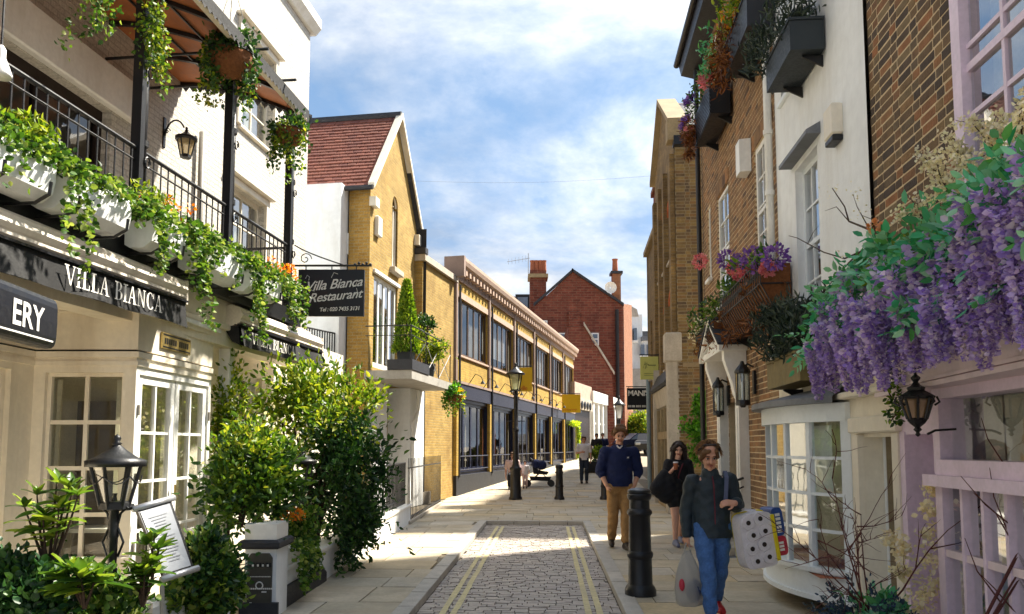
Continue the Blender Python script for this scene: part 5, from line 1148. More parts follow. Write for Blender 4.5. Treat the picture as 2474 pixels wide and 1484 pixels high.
def bay():
    b = thing('bay_front', 'cream canted bay with white glazed doors under the awnings', 'bay window', (-3.9, 7.3, 0))
    FA = Frame((-4.547, 0), (0.0, 1), 1); FB = Frame((-4.547, 7.28), (1, 0), 1); FC = Frame((-3.573, 7.28), (0.045, 1), 1); W = .974; L = 1.635; H = 2.457
    WB = (.11, .85, .43, 2.256); WC = (.06, L-.06, .16, 2.245); WA = (5.5, 6.95, .43, 2.256)
    wall_sheet(FB, b, 0, W, 0, H, [WB], CREAM, reveal=.08); wall_sheet(FA, b, 3.5, 7.28, 0, H, [WA], CREAM, reveal=.08); wall_sheet(FC, b, 0, L, 0, H, [WC], WHITE, reveal=.05)
    # fascia with the shadow of its gap painted as a black strip, mouldings
    def off(e): return [(-4.547+e, 3.5), (-4.547+e, 7.28-e), (-3.573+e, 7.28-e), (-3.573+.045*L+e, 7.28+L), (-5.2, 7.28+L), (-5.2, 3.5)]
    for z0, z1, e, mt in ((2.475, 2.83, .012, CREAM), (2.460, 2.474, -.02, BLACKP), (2.40, 2.455, .03, CREAM), (2.32, 2.365, .018, CREAM), (2.83, 2.875, .06, CREAM), (2.876, 2.92, .10, WHITE)):
        MB().prism(off(e), z0, z1, 'z').build('fascia' if z1-z0 > .2 else 'moulding', mt, b)
    window(FB, b, *WB, d=-.05, cols=2, rows=4, fw=.035, bar=.04, fm=CREAM, glass=GLASS_LEFT, back='none', sill=False)
    window(FA, b, *WA, d=-.05, cols=3, rows=4, fw=.05, bar=.035, fm=CREAM, glass=GLASS_LEFT, back='none', sill=False)
    for i in range(2):
        a0 = WC[0]+(WC[1]-WC[0])/2*i; a1 = a0+(WC[1]-WC[0])/2
        window(FC, b, a0+.01, a1-.01, WC[2], WC[3], d=-.02, cols=2, rows=4, fw=.085, bar=.028, fm=WHITE, glass=GLASS_LEFT, back='none', sill=False, name='glazed_door')
    for z in (.6, 1.25, 1.9):
        for s in (.05, L-.05): MB(FC.M).box(s-.012, s+.012, -.0, .02, z-.05, z+.05).build('hinge', GREYPIPE, b)
    MB(FC.M).tube([(L/2-.03, .03, 1.0), (L/2-.03, .03, 1.16)], .012, 6).build('door_handle', GOLDTEX, b)
    MB(FB.M).bbox(-.02, W+.02, -.02, .04, .47, .53, .01).build('sill', CREAM, b); MB(FC.M).bbox(0, L, -.02, .05, .0, .26, .02).build('kick_board', CREAM, b)
    # what the panes show: pale room walls, a curtain, dark upper return
    MB().face((-5.2, 8.6, 0), (-3.7, 8.6, 0), (-3.7, 8.6, 2.6), (-5.2, 8.6, 2.6)).build('room_wall', CURTAIN, b)
    MB().box(-4.75, -4.2, 8.4, 8.45, 0.0, 2.05).build('room_screen', INTER, b)
    MB().face((-5.2, 3.6, 0.02), (-3.65, 3.6, 0.02), (-3.65, 8.6, 0.02), (-5.2, 8.6, 0.02)).build('room_floor', CURTAIN, b)
    MB().face((-5.2, 3.6, 0), (-5.2, 8.6, 0), (-5.2, 8.6, 2.6), (-5.2, 3.6, 2.6)).build('room_side', CURTAIN, b)
    n = 10
    for F_, a0, a1, d in ((FC, .12, .42, -.25), (FC, 1.0, 1.32, -.25), (FB, .03, .17, -.2)):
        m = MB(F_.M)
        for i in range(n):
            xa, xb = a0+(a1-a0)*i/n, a0+(a1-a0)*(i+1)/n; m.face((xa, d+.025*math.sin(i*2.), .3), (xb, d+.025*math.sin((i+1)*2.), .3), (xb, d+.025*math.sin((i+1)*2.), 2.2), (xa, d+.025*math.sin(i*2.), 2.2))
        m.build('curtain', CURTAIN, b, smooth=True)
    tbl = MB().box(-4.6, -4.0, 7.9, 8.3, .68, .72).build('table_top', WHITE, b)
    pl = thing('name_plate', 'small brass plate fixed on the bay fascia above the glazed doors', 'plaque', FC.p(.7, .02, 2.55))
    MB(FC.M).bbox(.40, 1.02, .015, .035, 2.54, 2.71, .006).build('plate', GOLDTEX, pl)
    MB(FC.M).box(.42, 1.0, .0352, .037, 2.555, 2.57).box(.42, 1.0, .0352, .037, 2.68, 2.695).build('border', BLACKP, pl)
    m = MB(FC.M)
    for k in range(12):
        if k == 6: continue
        m.box(.45+k*.044, .45+k*.044+.030, .0352, .037, 2.595, 2.655)
    m.build('worn_lettering', BLACKP, pl, kind='stuff')
def awning(label, s0, s1, d, z0, txt_s, th, wid):
    t = thing('awning', label, 'awning', FL.p(s1, d, z0-.4), 'shop awnings over the terrace')
    prof = [(d+.14*math.cos(a)+.012*math.cos(a*9), z0+.02+.125*math.sin(a)+.008*math.sin(a*9)) for a in [i*2*math.pi/28 for i in range(28)]]
    MB(FL.M).prism(prof, s0, s1, 'x').build('cassette', ROLLER, t); MB(FL.M).box(s1, s1+.03, d-.13, d+.13, z0-.12, z0+.12).build('end_cap', ROLLER, t)
    # valance: slightly rippled canvas hanging from the cassette
    n = 40; m = MB(FL.M)
    def rp(s, k): return d+.12+.015*k+.008*math.sin(s*7)*k
    for i in range(n):
        a, b = s0+(s1-s0)*i/n, s0+(s1-s0)*(i+1)/n
        for j in range(3):
            za, zb = z0-.10-.085*j, z0-.10-.085*(j+1); m.face((a, rp(a, j), za), (b, rp(b, j), za), (b, rp(b, j+1), zb), (a, rp(a, j+1), zb))
    m.build('valance', CANVAS, t, smooth=True)
    MB(FL.M).box(s0, s1, d+.08, d+.15, z0-.108, z0-.088).build('front_bar', BLACKP, t)
    MB(FL.M).prism([(d-.1, z0-.10), (d+.1, z0-.12), (d+.12, z0-.34), (d+.02, z0-.30)], s0, s1, 'x').build('folded_canvas', CANVAS, t)
    MB(FL.M).prism([(d-.35, z0-.05), (d+.1, z0-.1), (d+.14, z0-.36), (d+.05, z0-.30)], s1-.02, s1+.02, 'x').build('side_flap', CANVAS, t)
    x = FL.t; M = plane_mat(FL.p(txt_s, d+.175, z0-.30), FL.t, (0, 0, 1)); serif_text(t, 'VILLA BIANCA', th, M, LETTER, wid)
def planter_row():
    g = np.random.default_rng(3); d0, d1 = 1.80, 2.08
    ordn = ['at the left edge above the awning', 'second along the balcony, with a rounded face', 'third along, beside the first pair of posts', 'fourth along, half hidden by ivy', 'farthest, with orange blooms above the hanging sign']
    boxes = [(-70, 78), (130, 272), (352, 412), (478, 560), (596, 655)]
    for i, (xa, xb) in enumerate(boxes):
        s0, s1 = FL.S(xa, 2.08), FL.S(xb, 2.0); z0, z1 = 3.33, 3.63
        t = thing('balcony_planter', 'white balcony planter trailing green ivy, '+ordn[i], 'planter', FL.p((s0+s1)/2, 1.9, z0), 'white planters along the balcony')
        pr = [(d0, z0+.03), (d0+.05, z0), (d1-.10, z0), (d1-.02, z0+.06), (d1, z0+.16), (d1, z1), (d0, z1)]
        MB(FL.M).prism(pr, s0, s1, 'x').build('box', WHITE_R, t); MB(FL.M).face((s0+.02, d0+.02, z1+.004), (s1-.02, d0+.02, z1+.004), (s1-.02, d1-.02, z1+.004), (s0+.02, d1-.02, z1+.004)).build('soil', SOIL, t)
        for sb in (s0+.1, s1-.1): MB(FL.M).tube([(sb, 1.72, z0-.03), (sb, d1-.08, z0-.03), (sb, d1+.03, z0+.03), (sb, d1+.04, z0+.12)], .013, 6).build('bracket', BLACK, t)
        sx0 = s0-.05; sx1 = FL.S(boxes[i+1][0], 2.0) if i < 4 else s1+.55
        n = 800; P = np.array([FL.p(sx0+(sx1-sx0)*g.random(), 1.80+.34*g.random(), z1-.06+.20*g.random()**1.6) for _ in range(n)]); D = g.normal(size=(n, 3))*.7+np.array([.3, -.1, .25])
        leaves('ivy_mound', t, P, D, .055*(.6+.7*g.random(n)), IVY, .8)
        st = []; Ls = []
        for k in range(int((sx1-sx0)/.05)):
            s = sx0+(sx1-sx0)*g.random(); gap = s > s1-.05
            L = (g.uniform(.3, 1.0) if g.random() < .6 else g.uniform(.1, .3)) if gap else (g.uniform(.03, .12) if g.random() < .80 else g.uniform(.2, .42))
            if i == 4 and gap: L = g.uniform(.2, .7)
            st.append(FL.p(s, d1+g.uniform(-.04, .06), z1+.02)); Ls.append(L)
        P, D = trails(st, Ls, 85, (FL.n.x, FL.n.y, 0), .06, g); leaves('trailing_ivy', t, P, D, .052*(.6+.7*g.random(len(P))), IVY, .85)
        if i in (2, 4):
            for q in range(9 if i == 2 else 16):
                c = FL.p(sx0+.1+(sx1-sx0)*(.6*g.random()+(.4 if i == 4 else 0)), 1.86+.2*g.random(), z1+.12+.16*g.random()); P, D = flower_ball(c, .035, 16, g); leaves('orange_bloom', t, P, D, .035, ORPET, .9)
        if i == 2: n = 260; P = np.array([FL.p(s0+.5*g.random()-.1, 1.85+.2*g.random(), z1+.02+.28*g.random()) for _ in range(n)]); leaves('yellow_leaves', t, P, g.normal(size=(n, 3))+np.array([0, 0, .5]), .06, YGREEN, .5)
        if i == 0: n = 420; P = np.array([FL.p(s0+(s1-s0)*(.5+.6*g.random()), 1.82+.25*g.random(), z1+.02+.25*g.random()) for _ in range(n)]); leaves('yellow_leaves', t, P, g.normal(size=(n, 3))+np.array([0, 0, .6]), .075, YGREEN, .35)
def hanging_basket(label, c, r, mats, trail, ntr, up=.5, chain=1.0, bowl=True, grp='hanging baskets along the balcony', lfs=.06, n0=1300):
    g = np.random.default_rng(int(c.x*-100+c.y*7)); t = thing('hanging_basket', label, 'basket', (c.x, c.y, c.z-r*.9), grp)
    if bowl:
        MB().lathe((c.x, c.y, c.z), [(r*.25, -r*.95), (r*.62, -r*.8), (r*.9, -r*.4), (r, 0), (r*.9, .01)], 18).build('coir_bowl', COIR, t, smooth=True)
        MB().tube([(c.x+r*1.01*math.cos(a), c.y+r*1.01*math.sin(a), c.z) for a in [i*2*math.pi/20 for i in range(21)]], .008, 5).build('rim', BLACK, t)
        for i in range(3): a = i*2.1; MB().tube([(c.x+r*math.cos(a), c.y+r*math.sin(a), c.z), (c.x, c.y, c.z+chain)], .004, 4).build('chain', BLACK, t)
    P, D = clump_pts((c.x, c.y, c.z+r*.12), (r*1.15, r*1.15, r*up), n0, 22, .25, g, .3); leaves('foliage', t, P, D, lfs*(.6+.7*g.random(len(P))), mats[0], .75)
    st = []; Ls = []
    for k in range(ntr):
        a = g.random()*6.283; st.append((c.x+r*1.05*math.cos(a), c.y+r*1.05*math.sin(a), c.z+.04)); Ls.append(trail*(.35+.75*g.random()))
    P, D = trails(st, Ls, 80, (0, 0, 0), .08, g); h_ = len(P)//2; leaves('trailing_foliage', t, P[:h_], D[:h_], lfs*.9*(.6+.7*g.random(h_)), mats[0], .75); leaves('trailing_foliage', t, P[h_:], D[h_:], lfs*.9*(.6+.7*g.random(len(P)-h_)), mats[1], .75)
    return t
def street_lantern(c, w_, hgt, t, mat, gm, n=6, rot=0.3):
    """tapering glazed lantern: c = bottom centre, w_ = top radius"""
    b = .52*w_; z0, z1 = 0, hgt*.60
    for i in range(n):
        a = rot+2*math.pi*i/n; MB().tube([(c.x+b*math.cos(a), c.y+b*math.sin(a), c.z+z0), (c.x+w_*.92*math.cos(a), c.y+w_*.92*math.sin(a), c.z+z1)], .012*w_/.17, 6).build('bar', mat, t)
    MB().lathe((c.x, c.y, c.z), [(b*.3, -.03), (b*1.1, -.02), (b*1.1, .02), (b*.9, .03)], n, rot=rot).build('lantern_base', mat, t)
    MB().lathe((c.x, c.y, c.z), [(w_*1.12, z1-.02), (w_*1.14, z1+.02), (w_*.78, z1+hgt*.09), (w_*.38, z1+hgt*.19), (w_*.20, z1+hgt*.25), (w_*.14, z1+hgt*.27), (w_*.20, z1+hgt*.29), (w_*.10, z1+hgt*.31), (w_*.15, z1+hgt*.36), (w_*.12, z1+hgt*.39), (.004, z1+hgt*.42)], 14, rot=rot).build('roof', mat, t, smooth=True)
    if gm: MB().lathe((c.x, c.y, c.z), [(b*.92, z0+.02), (w_*.86, z1-.02)], n, cap=False, rot=rot).build('glass', gm, t)
def left_things():
    S = FL.S; g = np.random.default_rng(17)
    awning('long black awning lettered VILLA BIANCA in white above the bay', 3.0, S(408, 1.78), 1.78, 3.10, S(135, 1.95), .155, 1.0)
    awning('shorter black awning lettered VILLA BIANCA beyond the bay', S(552, 1.68), S(748, 1.62), 1.66, 3.10, S(600, 1.83), .135, 1.15)
    planter_row()
    # first wall lantern on curled arm
    s = S(366); z = FL.px(366, 300)[1]; t = thing('wall_lantern', 'small black lantern on a curled arm on the white wall above the balcony', 'lantern', FL.p(s, .3, z-.5))
    MB(FL.M).bbox(s-.025, s+.025, 0, .02, z-.22, z+.22, .008).build('backplate', BLACK, t)
    MB(FL.M).tube([(s, .02, z-.05)]+[(s, .03+.16*(1-math.cos(a))/1.0*.9, z-.05+.22*math.sin(a)) for a in [i*math.pi/12 for i in range(1, 11)]], .012, 7).build('arm', BLACK, t)
    MB(FL.M).tube([(s, .05+.05*math.cos(k*.6)*(1-k/16), z+.02+.05*math.sin(k*.6)*(1-k/16)) for k in range(14)], .007, 5).build('scroll', BLACK, t)
    q = FL.p(s, .34, z-.36); street_lantern(q, .13, .42, t, BLACK, lantern_glass('warm lantern glass', (.75, .58, .30)), 6)
    c = at(2, 150, 5.2); t = thing('pendant_lamp', 'pale pendant lamp hanging under the canopy at the left edge', 'lamp', (c.x, c.y, c.z-.1)); MB().lathe((c.x, c.y, c.z), [(.07, -.11), (.075, -.09), (.05, -.02), (.03, .03), (.03, .09), (.012, .12)], 14).build('shade', LETTER_G, t, smooth=True); MB().tube([(c.x, c.y, c.z+.1), (c.x, c.y, 6.4)], .008, 5).build('cord', BLACK, t)
    # sign
    p = FL.p(S(688, 1.62)+.03, 1.68); Y = p.y; a, b = at(722, 652, Y), at(879, 765, Y); t = thing('restaurant_sign', 'black hanging sign with white script reading Villa Bianca Restaurant', 'sign', (b.x, Y, b.z))
    MB().bbox(a.x, b.x, Y-.025, Y+.025, b.z, a.z, .006).build('board', BLACKP, t)
    MB().tube([(p.x, Y, a.z+.06), (b.x+.10, Y, a.z+.06)], .016, 8).build('bracket', BLACK, t)
    for q in (a.x+.10, b.x-.12, (a.x+b.x)/2): MB().tube([(q, Y, a.z-.01), (q, Y, a.z+.06)], .009, 5).build('hanger', BLACK, t)
    MB().tube([(p.x+i*.085, Y, a.z+.30-.028*i+.06*math.exp(-i*.45)) for i in range(10)], .010, 6).build('stay', BLACK, t)
    MB().tube([(p.x+.16+.09*math.cos(k*.5)*(1-k/20), Y, a.z+.16+.09*math.sin(k*.5)*(1-k/20)) for k in range(18)], .008, 5).build('scroll', BLACK, t)
    for k in range(5): MB().sphere((b.x-.14+k*.055, Y, a.z+.075+.02*(k % 2)), .022, 8, 6).build('bracket_leaf', BLACK, t)
    W_, H_ = b.x-a.x, a.z-b.z; o = Vector((a.x, Y-.0262, b.z)); ax = (1, 0, .10)
    put_text(t, 'Villa Bianca', H_*.285, plane_mat(o+Vector((W_*.10, 0, H_*.53)), ax, (0, 0, 1)), LETTER_G, bold=.002, shear=.35, spacing=.95)
    put_text(t, 'Restaurant', H_*.27, plane_mat(o+Vector((W_*.16, 0, H_*.29)), ax, (0, 0, 1)), LETTER_G, bold=.002, shear=.35, spacing=.95)
    put_text(t, 'Tel : 020 7435 3131', H_*.115, plane_mat(o+Vector((W_*.33, 0, H_*.10)), (1, 0, .04), (0, 0, 1)), LETTER, bold=.001, shear=.15, spacing=.92)
    m = MB(plane_mat(o, (1, 0, 0), (0, 0, 1)))       # pen swashes
    for pts in ([(.11, .80), (.135, .87), (.17, .84), (.16, .76)], [(.50, .82), (.54, .93), (.60, .90)], [(.17, .50), (.20, .56), (.25, .53)], [(.83, .62), (.87, .66), (.89, .72)], [(.85, .44), (.90, .52), (.885, .60)]): m.tube([(x*W_, y*H_, 0.0) for x, y in pts], .004, 4)
    m.build('swash', LETTER_G, t)
    # black box sign at the left edge
    F = Frame((-2.51, 0), (-.11, 1), 1); t = thing('shop_sign', 'black rounded box sign with white letters ERY at the left edge', 'sign', F.p(4.6, 0, 2.1)); z1, z0 = 2.52, 2.19
    pr = [(.07*math.copysign(abs(math.cos(q))**.5, math.cos(q)), (z0+z1)/2+(z1-z0)/2*math.copysign(abs(math.sin(q))**.45, math.sin(q))) for q in [i*2*math.pi/20 for i in range(20)]]
    MB(F.M).prism(pr, 3.6, 5.03, 'x').build('sign_box', BLACKP, t, smooth=False); MB(F.M).box(3.62, 4.97, .071, .077, z0+.035, z0+.045).build('underline', LETTER_G, t)
    put_text(t, 'ERY', .215, plane_mat(F.p(4.47, .0735, z0+.085), F.t, (0, 0, 1)), LETTER_G, bold=.004, spacing=1.02)
    MB(F.M).tube([(4.3, 0, z1), (4.3, -.6, z1+.25)], .02, 8).build('bracket', BLACK, t)
    # baskets
    c = FL.p(S(528, 1.75), 1.75, 0); c.z = at(528, 135, c.y).z
    hanging_basket('largest hanging basket, dark ivy and yellow leaves, before the middle balcony post', c, .27, (IVYD, YGREEN), .62, 26, 1.0, .9, n0=1900)
    c = FL.p(S(692, 1.95), 1.9, 0); c.z = at(692, 318, c.y).z
    hanging_basket('hanging basket with long yellow green trails at the far balcony post', c, .21, (IVYD, YGREEN), .62, 20, 1.2, .5, n0=1300)
    c = FL.p(S(190, 1.9), 1.85, 0); c.z = 5.75
    hanging_basket('ivy strands hanging beneath the canopy near the left edge', c, .10, (IVY, IVY), .95, 16, .5, .5, n0=300, lfs=.05)
    c = FL.p(S(322, 1.72), 1.72, 0); c.z = 5.9
    hanging_basket('ivy strands hanging down the first balcony post', c, .085, (IVY, YGREEN), 1.0, 16, .5, .4, n0=300, lfs=.05)
    c = at(1098, 955, 20.6); t = hanging_basket('hanging basket of yellow flowers on the golden brick corner', c, .24, (CLIMB, YGREEN), .55, 16, 1.3, .5, n0=900, lfs=.07)
    P, D = flower_ball(c+Vector((.15, -.05, .02)), .17, 90, g); leaves('yellow_flowers', t, P, D, .05, ORYEL, .9)
    # basket arms
    for (x, z, s) in ((335, 6.33, 9.2), (540, 6.36, 10.05)):
        m = MB(FL.M).tube([(s, .0, z), (s, 2.1, z)], .018, 6).build('bracket_arm', BLACK); recenter(m); tag(m, 'black bracket arm reaching out from the white wall '+('behind the first posts' if x == 335 else 'over the middle post'), 'bracket')
ORYEL = leafmat('yellow petal', [(.80, .48, .01), (.85, .62, .02)], .3)
def terrace():
    g = np.random.default_rng(23)
    t = thing('terrace_wall', 'low white terrace wall with a dark plinth and slate capped pier', 'wall', (-2.35, 8, 0))
    FT = Frame((-2.34, 0), (.0165, 1), 1)
    MB(FT.M).box(7.5, 15.9, -.24, 0, 0, .34).build('wall', WHITE_R, t); MB(FT.M).bbox(7.48, 15.92, -.27, .03, .34, .39, .01).build('coping', WHITE, t)
    MB(FT.M).prism([(7.45, 0), (9.1, 0), (9.1, .10), (8.9, .20), (7.45, .20)], .0, .035, 'y').build('plinth', SLATE, t)
    p0, p1 = at(590, 1400, 7.15), at(667, 1400, 7.15)
    pr = MB().box(p0.x, p1.x, 7.15, 7.5, 0, .62).build('pier', WHITE_R, t); MB().bbox(p0.x-.05, p1.x+.04, 7.09, 7.55, .62, .70, .02).build('pier_cap', SLATE, pr)
    MB().box(p0.x-.03, p1.x+.03, 7.11, 7.15, 0, .14).build('pier_base', SLATE, pr)
    MB(FT.M).box(4.0, 7.14, -.5, -.32, 0, .40).build('near_wall', WHITE_R, t)
    # plaque on the pier
    q = thing('pier_plaque', 'dark menu plaque with white emblem on the slate capped pier', 'plaque', (p0.x+.15, 7.14, .05))
    X0, X1 = p0.x+.035, p1.x-.035; MB().prism([(X0, .06), (X1, .06), (X1, .54), (X1-.03, .58), (X0+.03, .58), (X0, .54)], 7.115, 7.148, 'y').build('board', PLAQUE, q)
    M = plane_mat((X0, 7.113, .06), (1, 0, 0), (0, 0, 1)); W_ = X1-X0
    m = MB(M)
    for k, w_ in enumerate((.03, .03, .035, .03, .02, .035, .03)): m.box(.02+k*.03, .02+k*.03+w_*.72, .40, .44, -.001, .002)
    m.build('lettering', BLACKP, q, kind='stuff'); m = MB(M)
    for k in range(4): m.box(.045+k*.045, .062+k*.045, .405, .425, .002, .004)
    for k in range(14): m.box(.03+k*.0135, .039+k*.0135, .31, .318, -.001, .002)
    for k in range(12): m.box(.02+k*.018, .033+k*.018, .20, .214, -.001, .002)
    for k in range(10): m.tube([(W_*.52+.032*math.cos(a), .235+.032*math.sin(a), .001) for a in (math.pi*2*k/10, math.pi*2*(k+1)/10)], .006, 4)
    m.box(W_*.62, W_*.82, .172, .184, -.001, .002).box(.03, .05, .06, .085, -.001, .002).build('lettering_white', LETTER_G, q)
    # white trough on the pier + dense bush
    t = thing('pier_planter', 'white trough on the slate capped pier with a round laurel bush', 'planter', ((p0.x+p1.x)/2, 7.3, .70))
    MB().box(p0.x+.0, p1.x+.0, 7.13, 7.49, .703, .845).build('trough', WHITE, t)
    c = at(605, 1150, 7.6); P, D = clump_pts((c.x, c.y, 1.22), (.46, .46, .54), 4300, 22, .27, g, .5); leaves('foliage', t, P, D, .08*(.35+1.0*g.random(len(P))), BUSH, .55)
    P, D = clump_pts((c.x+.04, c.y-.1, 1.42), (.42, .38, .42), 900, 24, .2, g, .9); leaves('young_foliage', t, P, D, .07, YGREEN, .5)
    MB().tube([(c.x, 7.35, .8), (c.x, c.y, 1.4)], .03, 6).build('stem', TWIG, t)
    # small box with marigolds behind the pier
    t = thing('marigold_box', 'white box with variegated leaves and orange flowers beside the pier', 'planter', (-2.3, 8.0, .39)); MB(FT.M).box(7.62, 8.35, -.25, .02, .40, .56).build('trough', WHITE, t)
    P, D = clump_pts(FT.p(8.2, -.05, .62), (.26, .36, .30), 1100, 20, .25, g, .4); leaves('foliage', t, P, D, .06, IVY, .7)
    st = [FT.p(7.6+.8*g.random(), .04, .6) for k in range(22)]; P, D = trails(st, g.uniform(.15, .5, 22), 80, (1, 0, 0), .05, g); leaves('trailing_foliage', t, P, D, .05, IVY, .8)
    for k in range(9): P, D = flower_ball(FT.p(7.7+.7*g.random(), -.1+.2*g.random(), .78+.16*g.random()), .03, 18, g); leaves('bloom', t, P, D, .035, ORPET, .9)
    # great shrub
    t = thing('large_shrub', 'large shrub spilling over the terrace wall, yellow green above and dark below', 'shrub', (-2.45, 9.7, .3))
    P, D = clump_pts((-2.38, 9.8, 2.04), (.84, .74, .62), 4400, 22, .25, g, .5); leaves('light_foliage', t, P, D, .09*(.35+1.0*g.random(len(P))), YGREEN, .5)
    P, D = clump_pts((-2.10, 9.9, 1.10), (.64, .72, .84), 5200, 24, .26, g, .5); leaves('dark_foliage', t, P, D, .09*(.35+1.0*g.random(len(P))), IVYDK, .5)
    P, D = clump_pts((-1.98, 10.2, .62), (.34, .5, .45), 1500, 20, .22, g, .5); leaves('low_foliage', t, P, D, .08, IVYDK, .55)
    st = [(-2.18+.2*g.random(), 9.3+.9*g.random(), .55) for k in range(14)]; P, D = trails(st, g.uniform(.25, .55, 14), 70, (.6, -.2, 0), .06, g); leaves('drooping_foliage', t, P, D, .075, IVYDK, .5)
    for k in range(7): MB().tube([(-2.5, 9.8, .2), (-2.5+g.uniform(-.2, .2), 9.8+g.uniform(-.2, .2), .9), (-2.5+g.uniform(-.6, .6), 9.8+g.uniform(-.5, .5), 1.9)], [.035, .025, .01], 6).build('stem', TWIG, t)
    # upright golden climber on the porch column
    t = thing('golden_climber', 'golden leaved climber growing up the porch column under the second awning', 'climber', FL.p(9.6, 1.5, 0))
    q = FL.p(9.6, 1.55, 0); P, D = clump_pts((q.x, q.y, 1.9), (.20, .25, .75), 1500, 24, .25, g, .4); leaves('foliage', t, P, D, .07, YGREEN, .55); MB().tube([(q.x, q.y, 0), (q.x+.05, q.y, 1.2), (q.x-.03, q.y, 2.5)], .02, 6).build('stem', TWIG, t)
    t = thing('pale_shrub', 'pale flowering shrub behind the bush on the pier', 'shrub', (-2.9, 8.9, 0)); P, D = clump_pts((-2.95, 9.0, 1.38), (.5, .5, .5), 1500, 18, .25, g, .4); leaves('foliage', t, P, D, .07, YGREEN, .55); P, D = clump_pts((-2.95, 8.8, 1.5), (.5, .4, .5), 160, 12, .25, g, .8); leaves('white_flowers', t, P, D, .05, CREAMPET, .8); MB().tube([(-2.9, 8.95, 0), (-2.95, 9.0, 1.6)], .03, 6).build('stem', TWIG, t)
    # half hidden garden lantern in the shrub
    c = at(730, 1165, 8.4); t = thing('garden_lantern', 'dark lantern half hidden in the shrubs behind the pier', 'lantern', (c.x, c.y, 0)); street_lantern(Vector((c.x, c.y, c.z)), .13, .36, t, BLACK, None); MB().tube([(c.x, c.y, 0), (c.x, c.y, c.z)], .025, 8).build('post', BLACK, t)
    # planter with shrub left of the pier
    t = thing('terrace_planter', 'white planter with a spreading ivy bush left of the pier', 'planter', (-2.62, 6.4, 0)); MB().prism([(-2.80, 5.9), (-2.50, 5.9), (-2.50, 6.9), (-2.80, 6.9)], 0, .36, 'z').build('box', WHITE_R, t)
    c = at(492, 1390, 6.2); P, D = clump_pts((c.x, 6.3, .50), (.30, .50, .36), 4200, 34, .22, g, .5); leaves('foliage', t, P, D, .06*(.6+.7*g.random(len(P))), IVY, .8)
    P, D = clump_pts((c.x, 6.25, .55), (.27, .42, .36), 1400, 20, .2, g, .9); leaves('dark_foliage', t, P, D, .06, IVYDK, .7)
    P, D = flower_ball(at(427, 1318, 6.0), .035, 26, g); leaves('bloom', t, P, D, .035, ORPET, .9)
    # lamp standard
    Y = 5.2; b = at(268, 1420, Y); t = thing('lamp_standard', 'black garden lamp standard with hexagonal lantern beside the menu board', 'lamp', (b.x, Y, 0)); x = b.x
    zt = lambda y: at(268, y, Y).z
    MB().lathe((x, Y, 0), [(.10, 0), (.10, b.z-.06), (.13, b.z-.05), (.05, b.z), (.038, b.z+.06), (.028, b.z+.12), (.030, zt(1300)), (.036, zt(1295)), (.030, zt(1285)), (.034, zt(1260)), (.030, zt(1232)), (.045, zt(1228)), (.030, zt(1222))], 14).build('post', BLACK, t, smooth=True)
    for sg in (-1, 1):
        MB().tube([(x+sg*.03, Y, zt(1265)), (x+sg*.045, Y, zt(1240)), (x+sg*.09, Y, zt(1225))], .008, 6).build('lantern_bracket', BLACK, t)
        MB().tube([(x+sg*.03, Y, zt(1275)), (x+sg*.07, Y, zt(1310)), (x+sg*.035, Y, zt(1345))], .008, 6).build('scroll', BLACK, t)
        MB().tube([(x+sg*.02, Y, zt(1370)), (x+sg*.06, Y, zt(1395)), (x+sg*.16, Y, zt(1408))], .009, 6).build('foot_scroll', BLACK, t)
    street_lantern(Vector((x, Y, zt(1222))), .168, zt(1060)-zt(1222)+.02, t, BLACK, GLASS_LEFT, 6, .52)
    MB().lathe((x, Y, 0), [(.012, zt(1222)), (.02, zt(1212)), (.012, zt(1200)), (.018, zt(1192))], 8).build('burner', BLACK, t)
    for i in range(6):
        a0, a1 = .52+i*math.pi/3, .52+(i+1)*math.pi/3; r = .158; z = zt(1150)
        MB().tube([(x+r*math.cos(a0+(a1-a0)*k/6), Y+r*math.sin(a0+(a1-a0)*k/6), z-.05*math.sin(math.pi*k/6)) for k in range(7)], .004, 4).build('swag_chain', BLACK, t)
    # menu board
    q = [at(330, 1228, 5.28), at(412, 1205, 5.5), at(470, 1375, 5.42), at(398, 1398, 5.2)]; t = thing('menu_board', 'aluminium framed menu board leaning beside the lamp standard', 'menu board', (q[3].x, 5.3, 0))
    n_ = (q[1]-q[0]).cross(q[3]-q[0]).normalized(); 
    if n_.y > 0: n_ = -n_
    MB().faces([v+n_*.0 for v in q]+[v-n_*.03 for v in q], [(0, 1, 2, 3), (7, 6, 5, 4), (0, 4, 5, 1), (1, 5, 6, 2), (2, 6, 7, 3), (3, 7, 4, 0)]).build('board', BLACKP, t)
    def lp(u, v, e=.003): return q[0].lerp(q[1], u).lerp(q[3].lerp(q[2], u), v)+n_*e
    MB().face(lp(.05, .06), lp(.92, .06), lp(.92, .94), lp(.05, .94)).build('menu_sheet', PAPER, t)
    m = MB()
    for k in range(16):
        v = .17+k*.042; w_ = .12+.2*random.random(); m.face(lp(.48-w_, v, .005), lp(.48+w_, v, .005), lp(.48+w_, v+.012, .005), lp(.48-w_, v+.012, .005))
    m.build('print', PRINTG, t)
    for a, b_ in ((q[0], q[1]), (q[3], q[2])): e = (b_-a).normalized()*.03; MB().tube([a-e, b_+e], .022, 10).build('scroll_bar', SILVER, t, smooth=True)
    MB().tube([Vector((x, Y, zt(1228))), (q[0]+Vector((-.02, 0, .01)))], .022, 8).build('clamp', BLACK, t); MB().tube([q[3]-n_*.04, Vector((q[3].x-.1, 5.45, 0))], .015, 6).build('leg', SILVER, t)
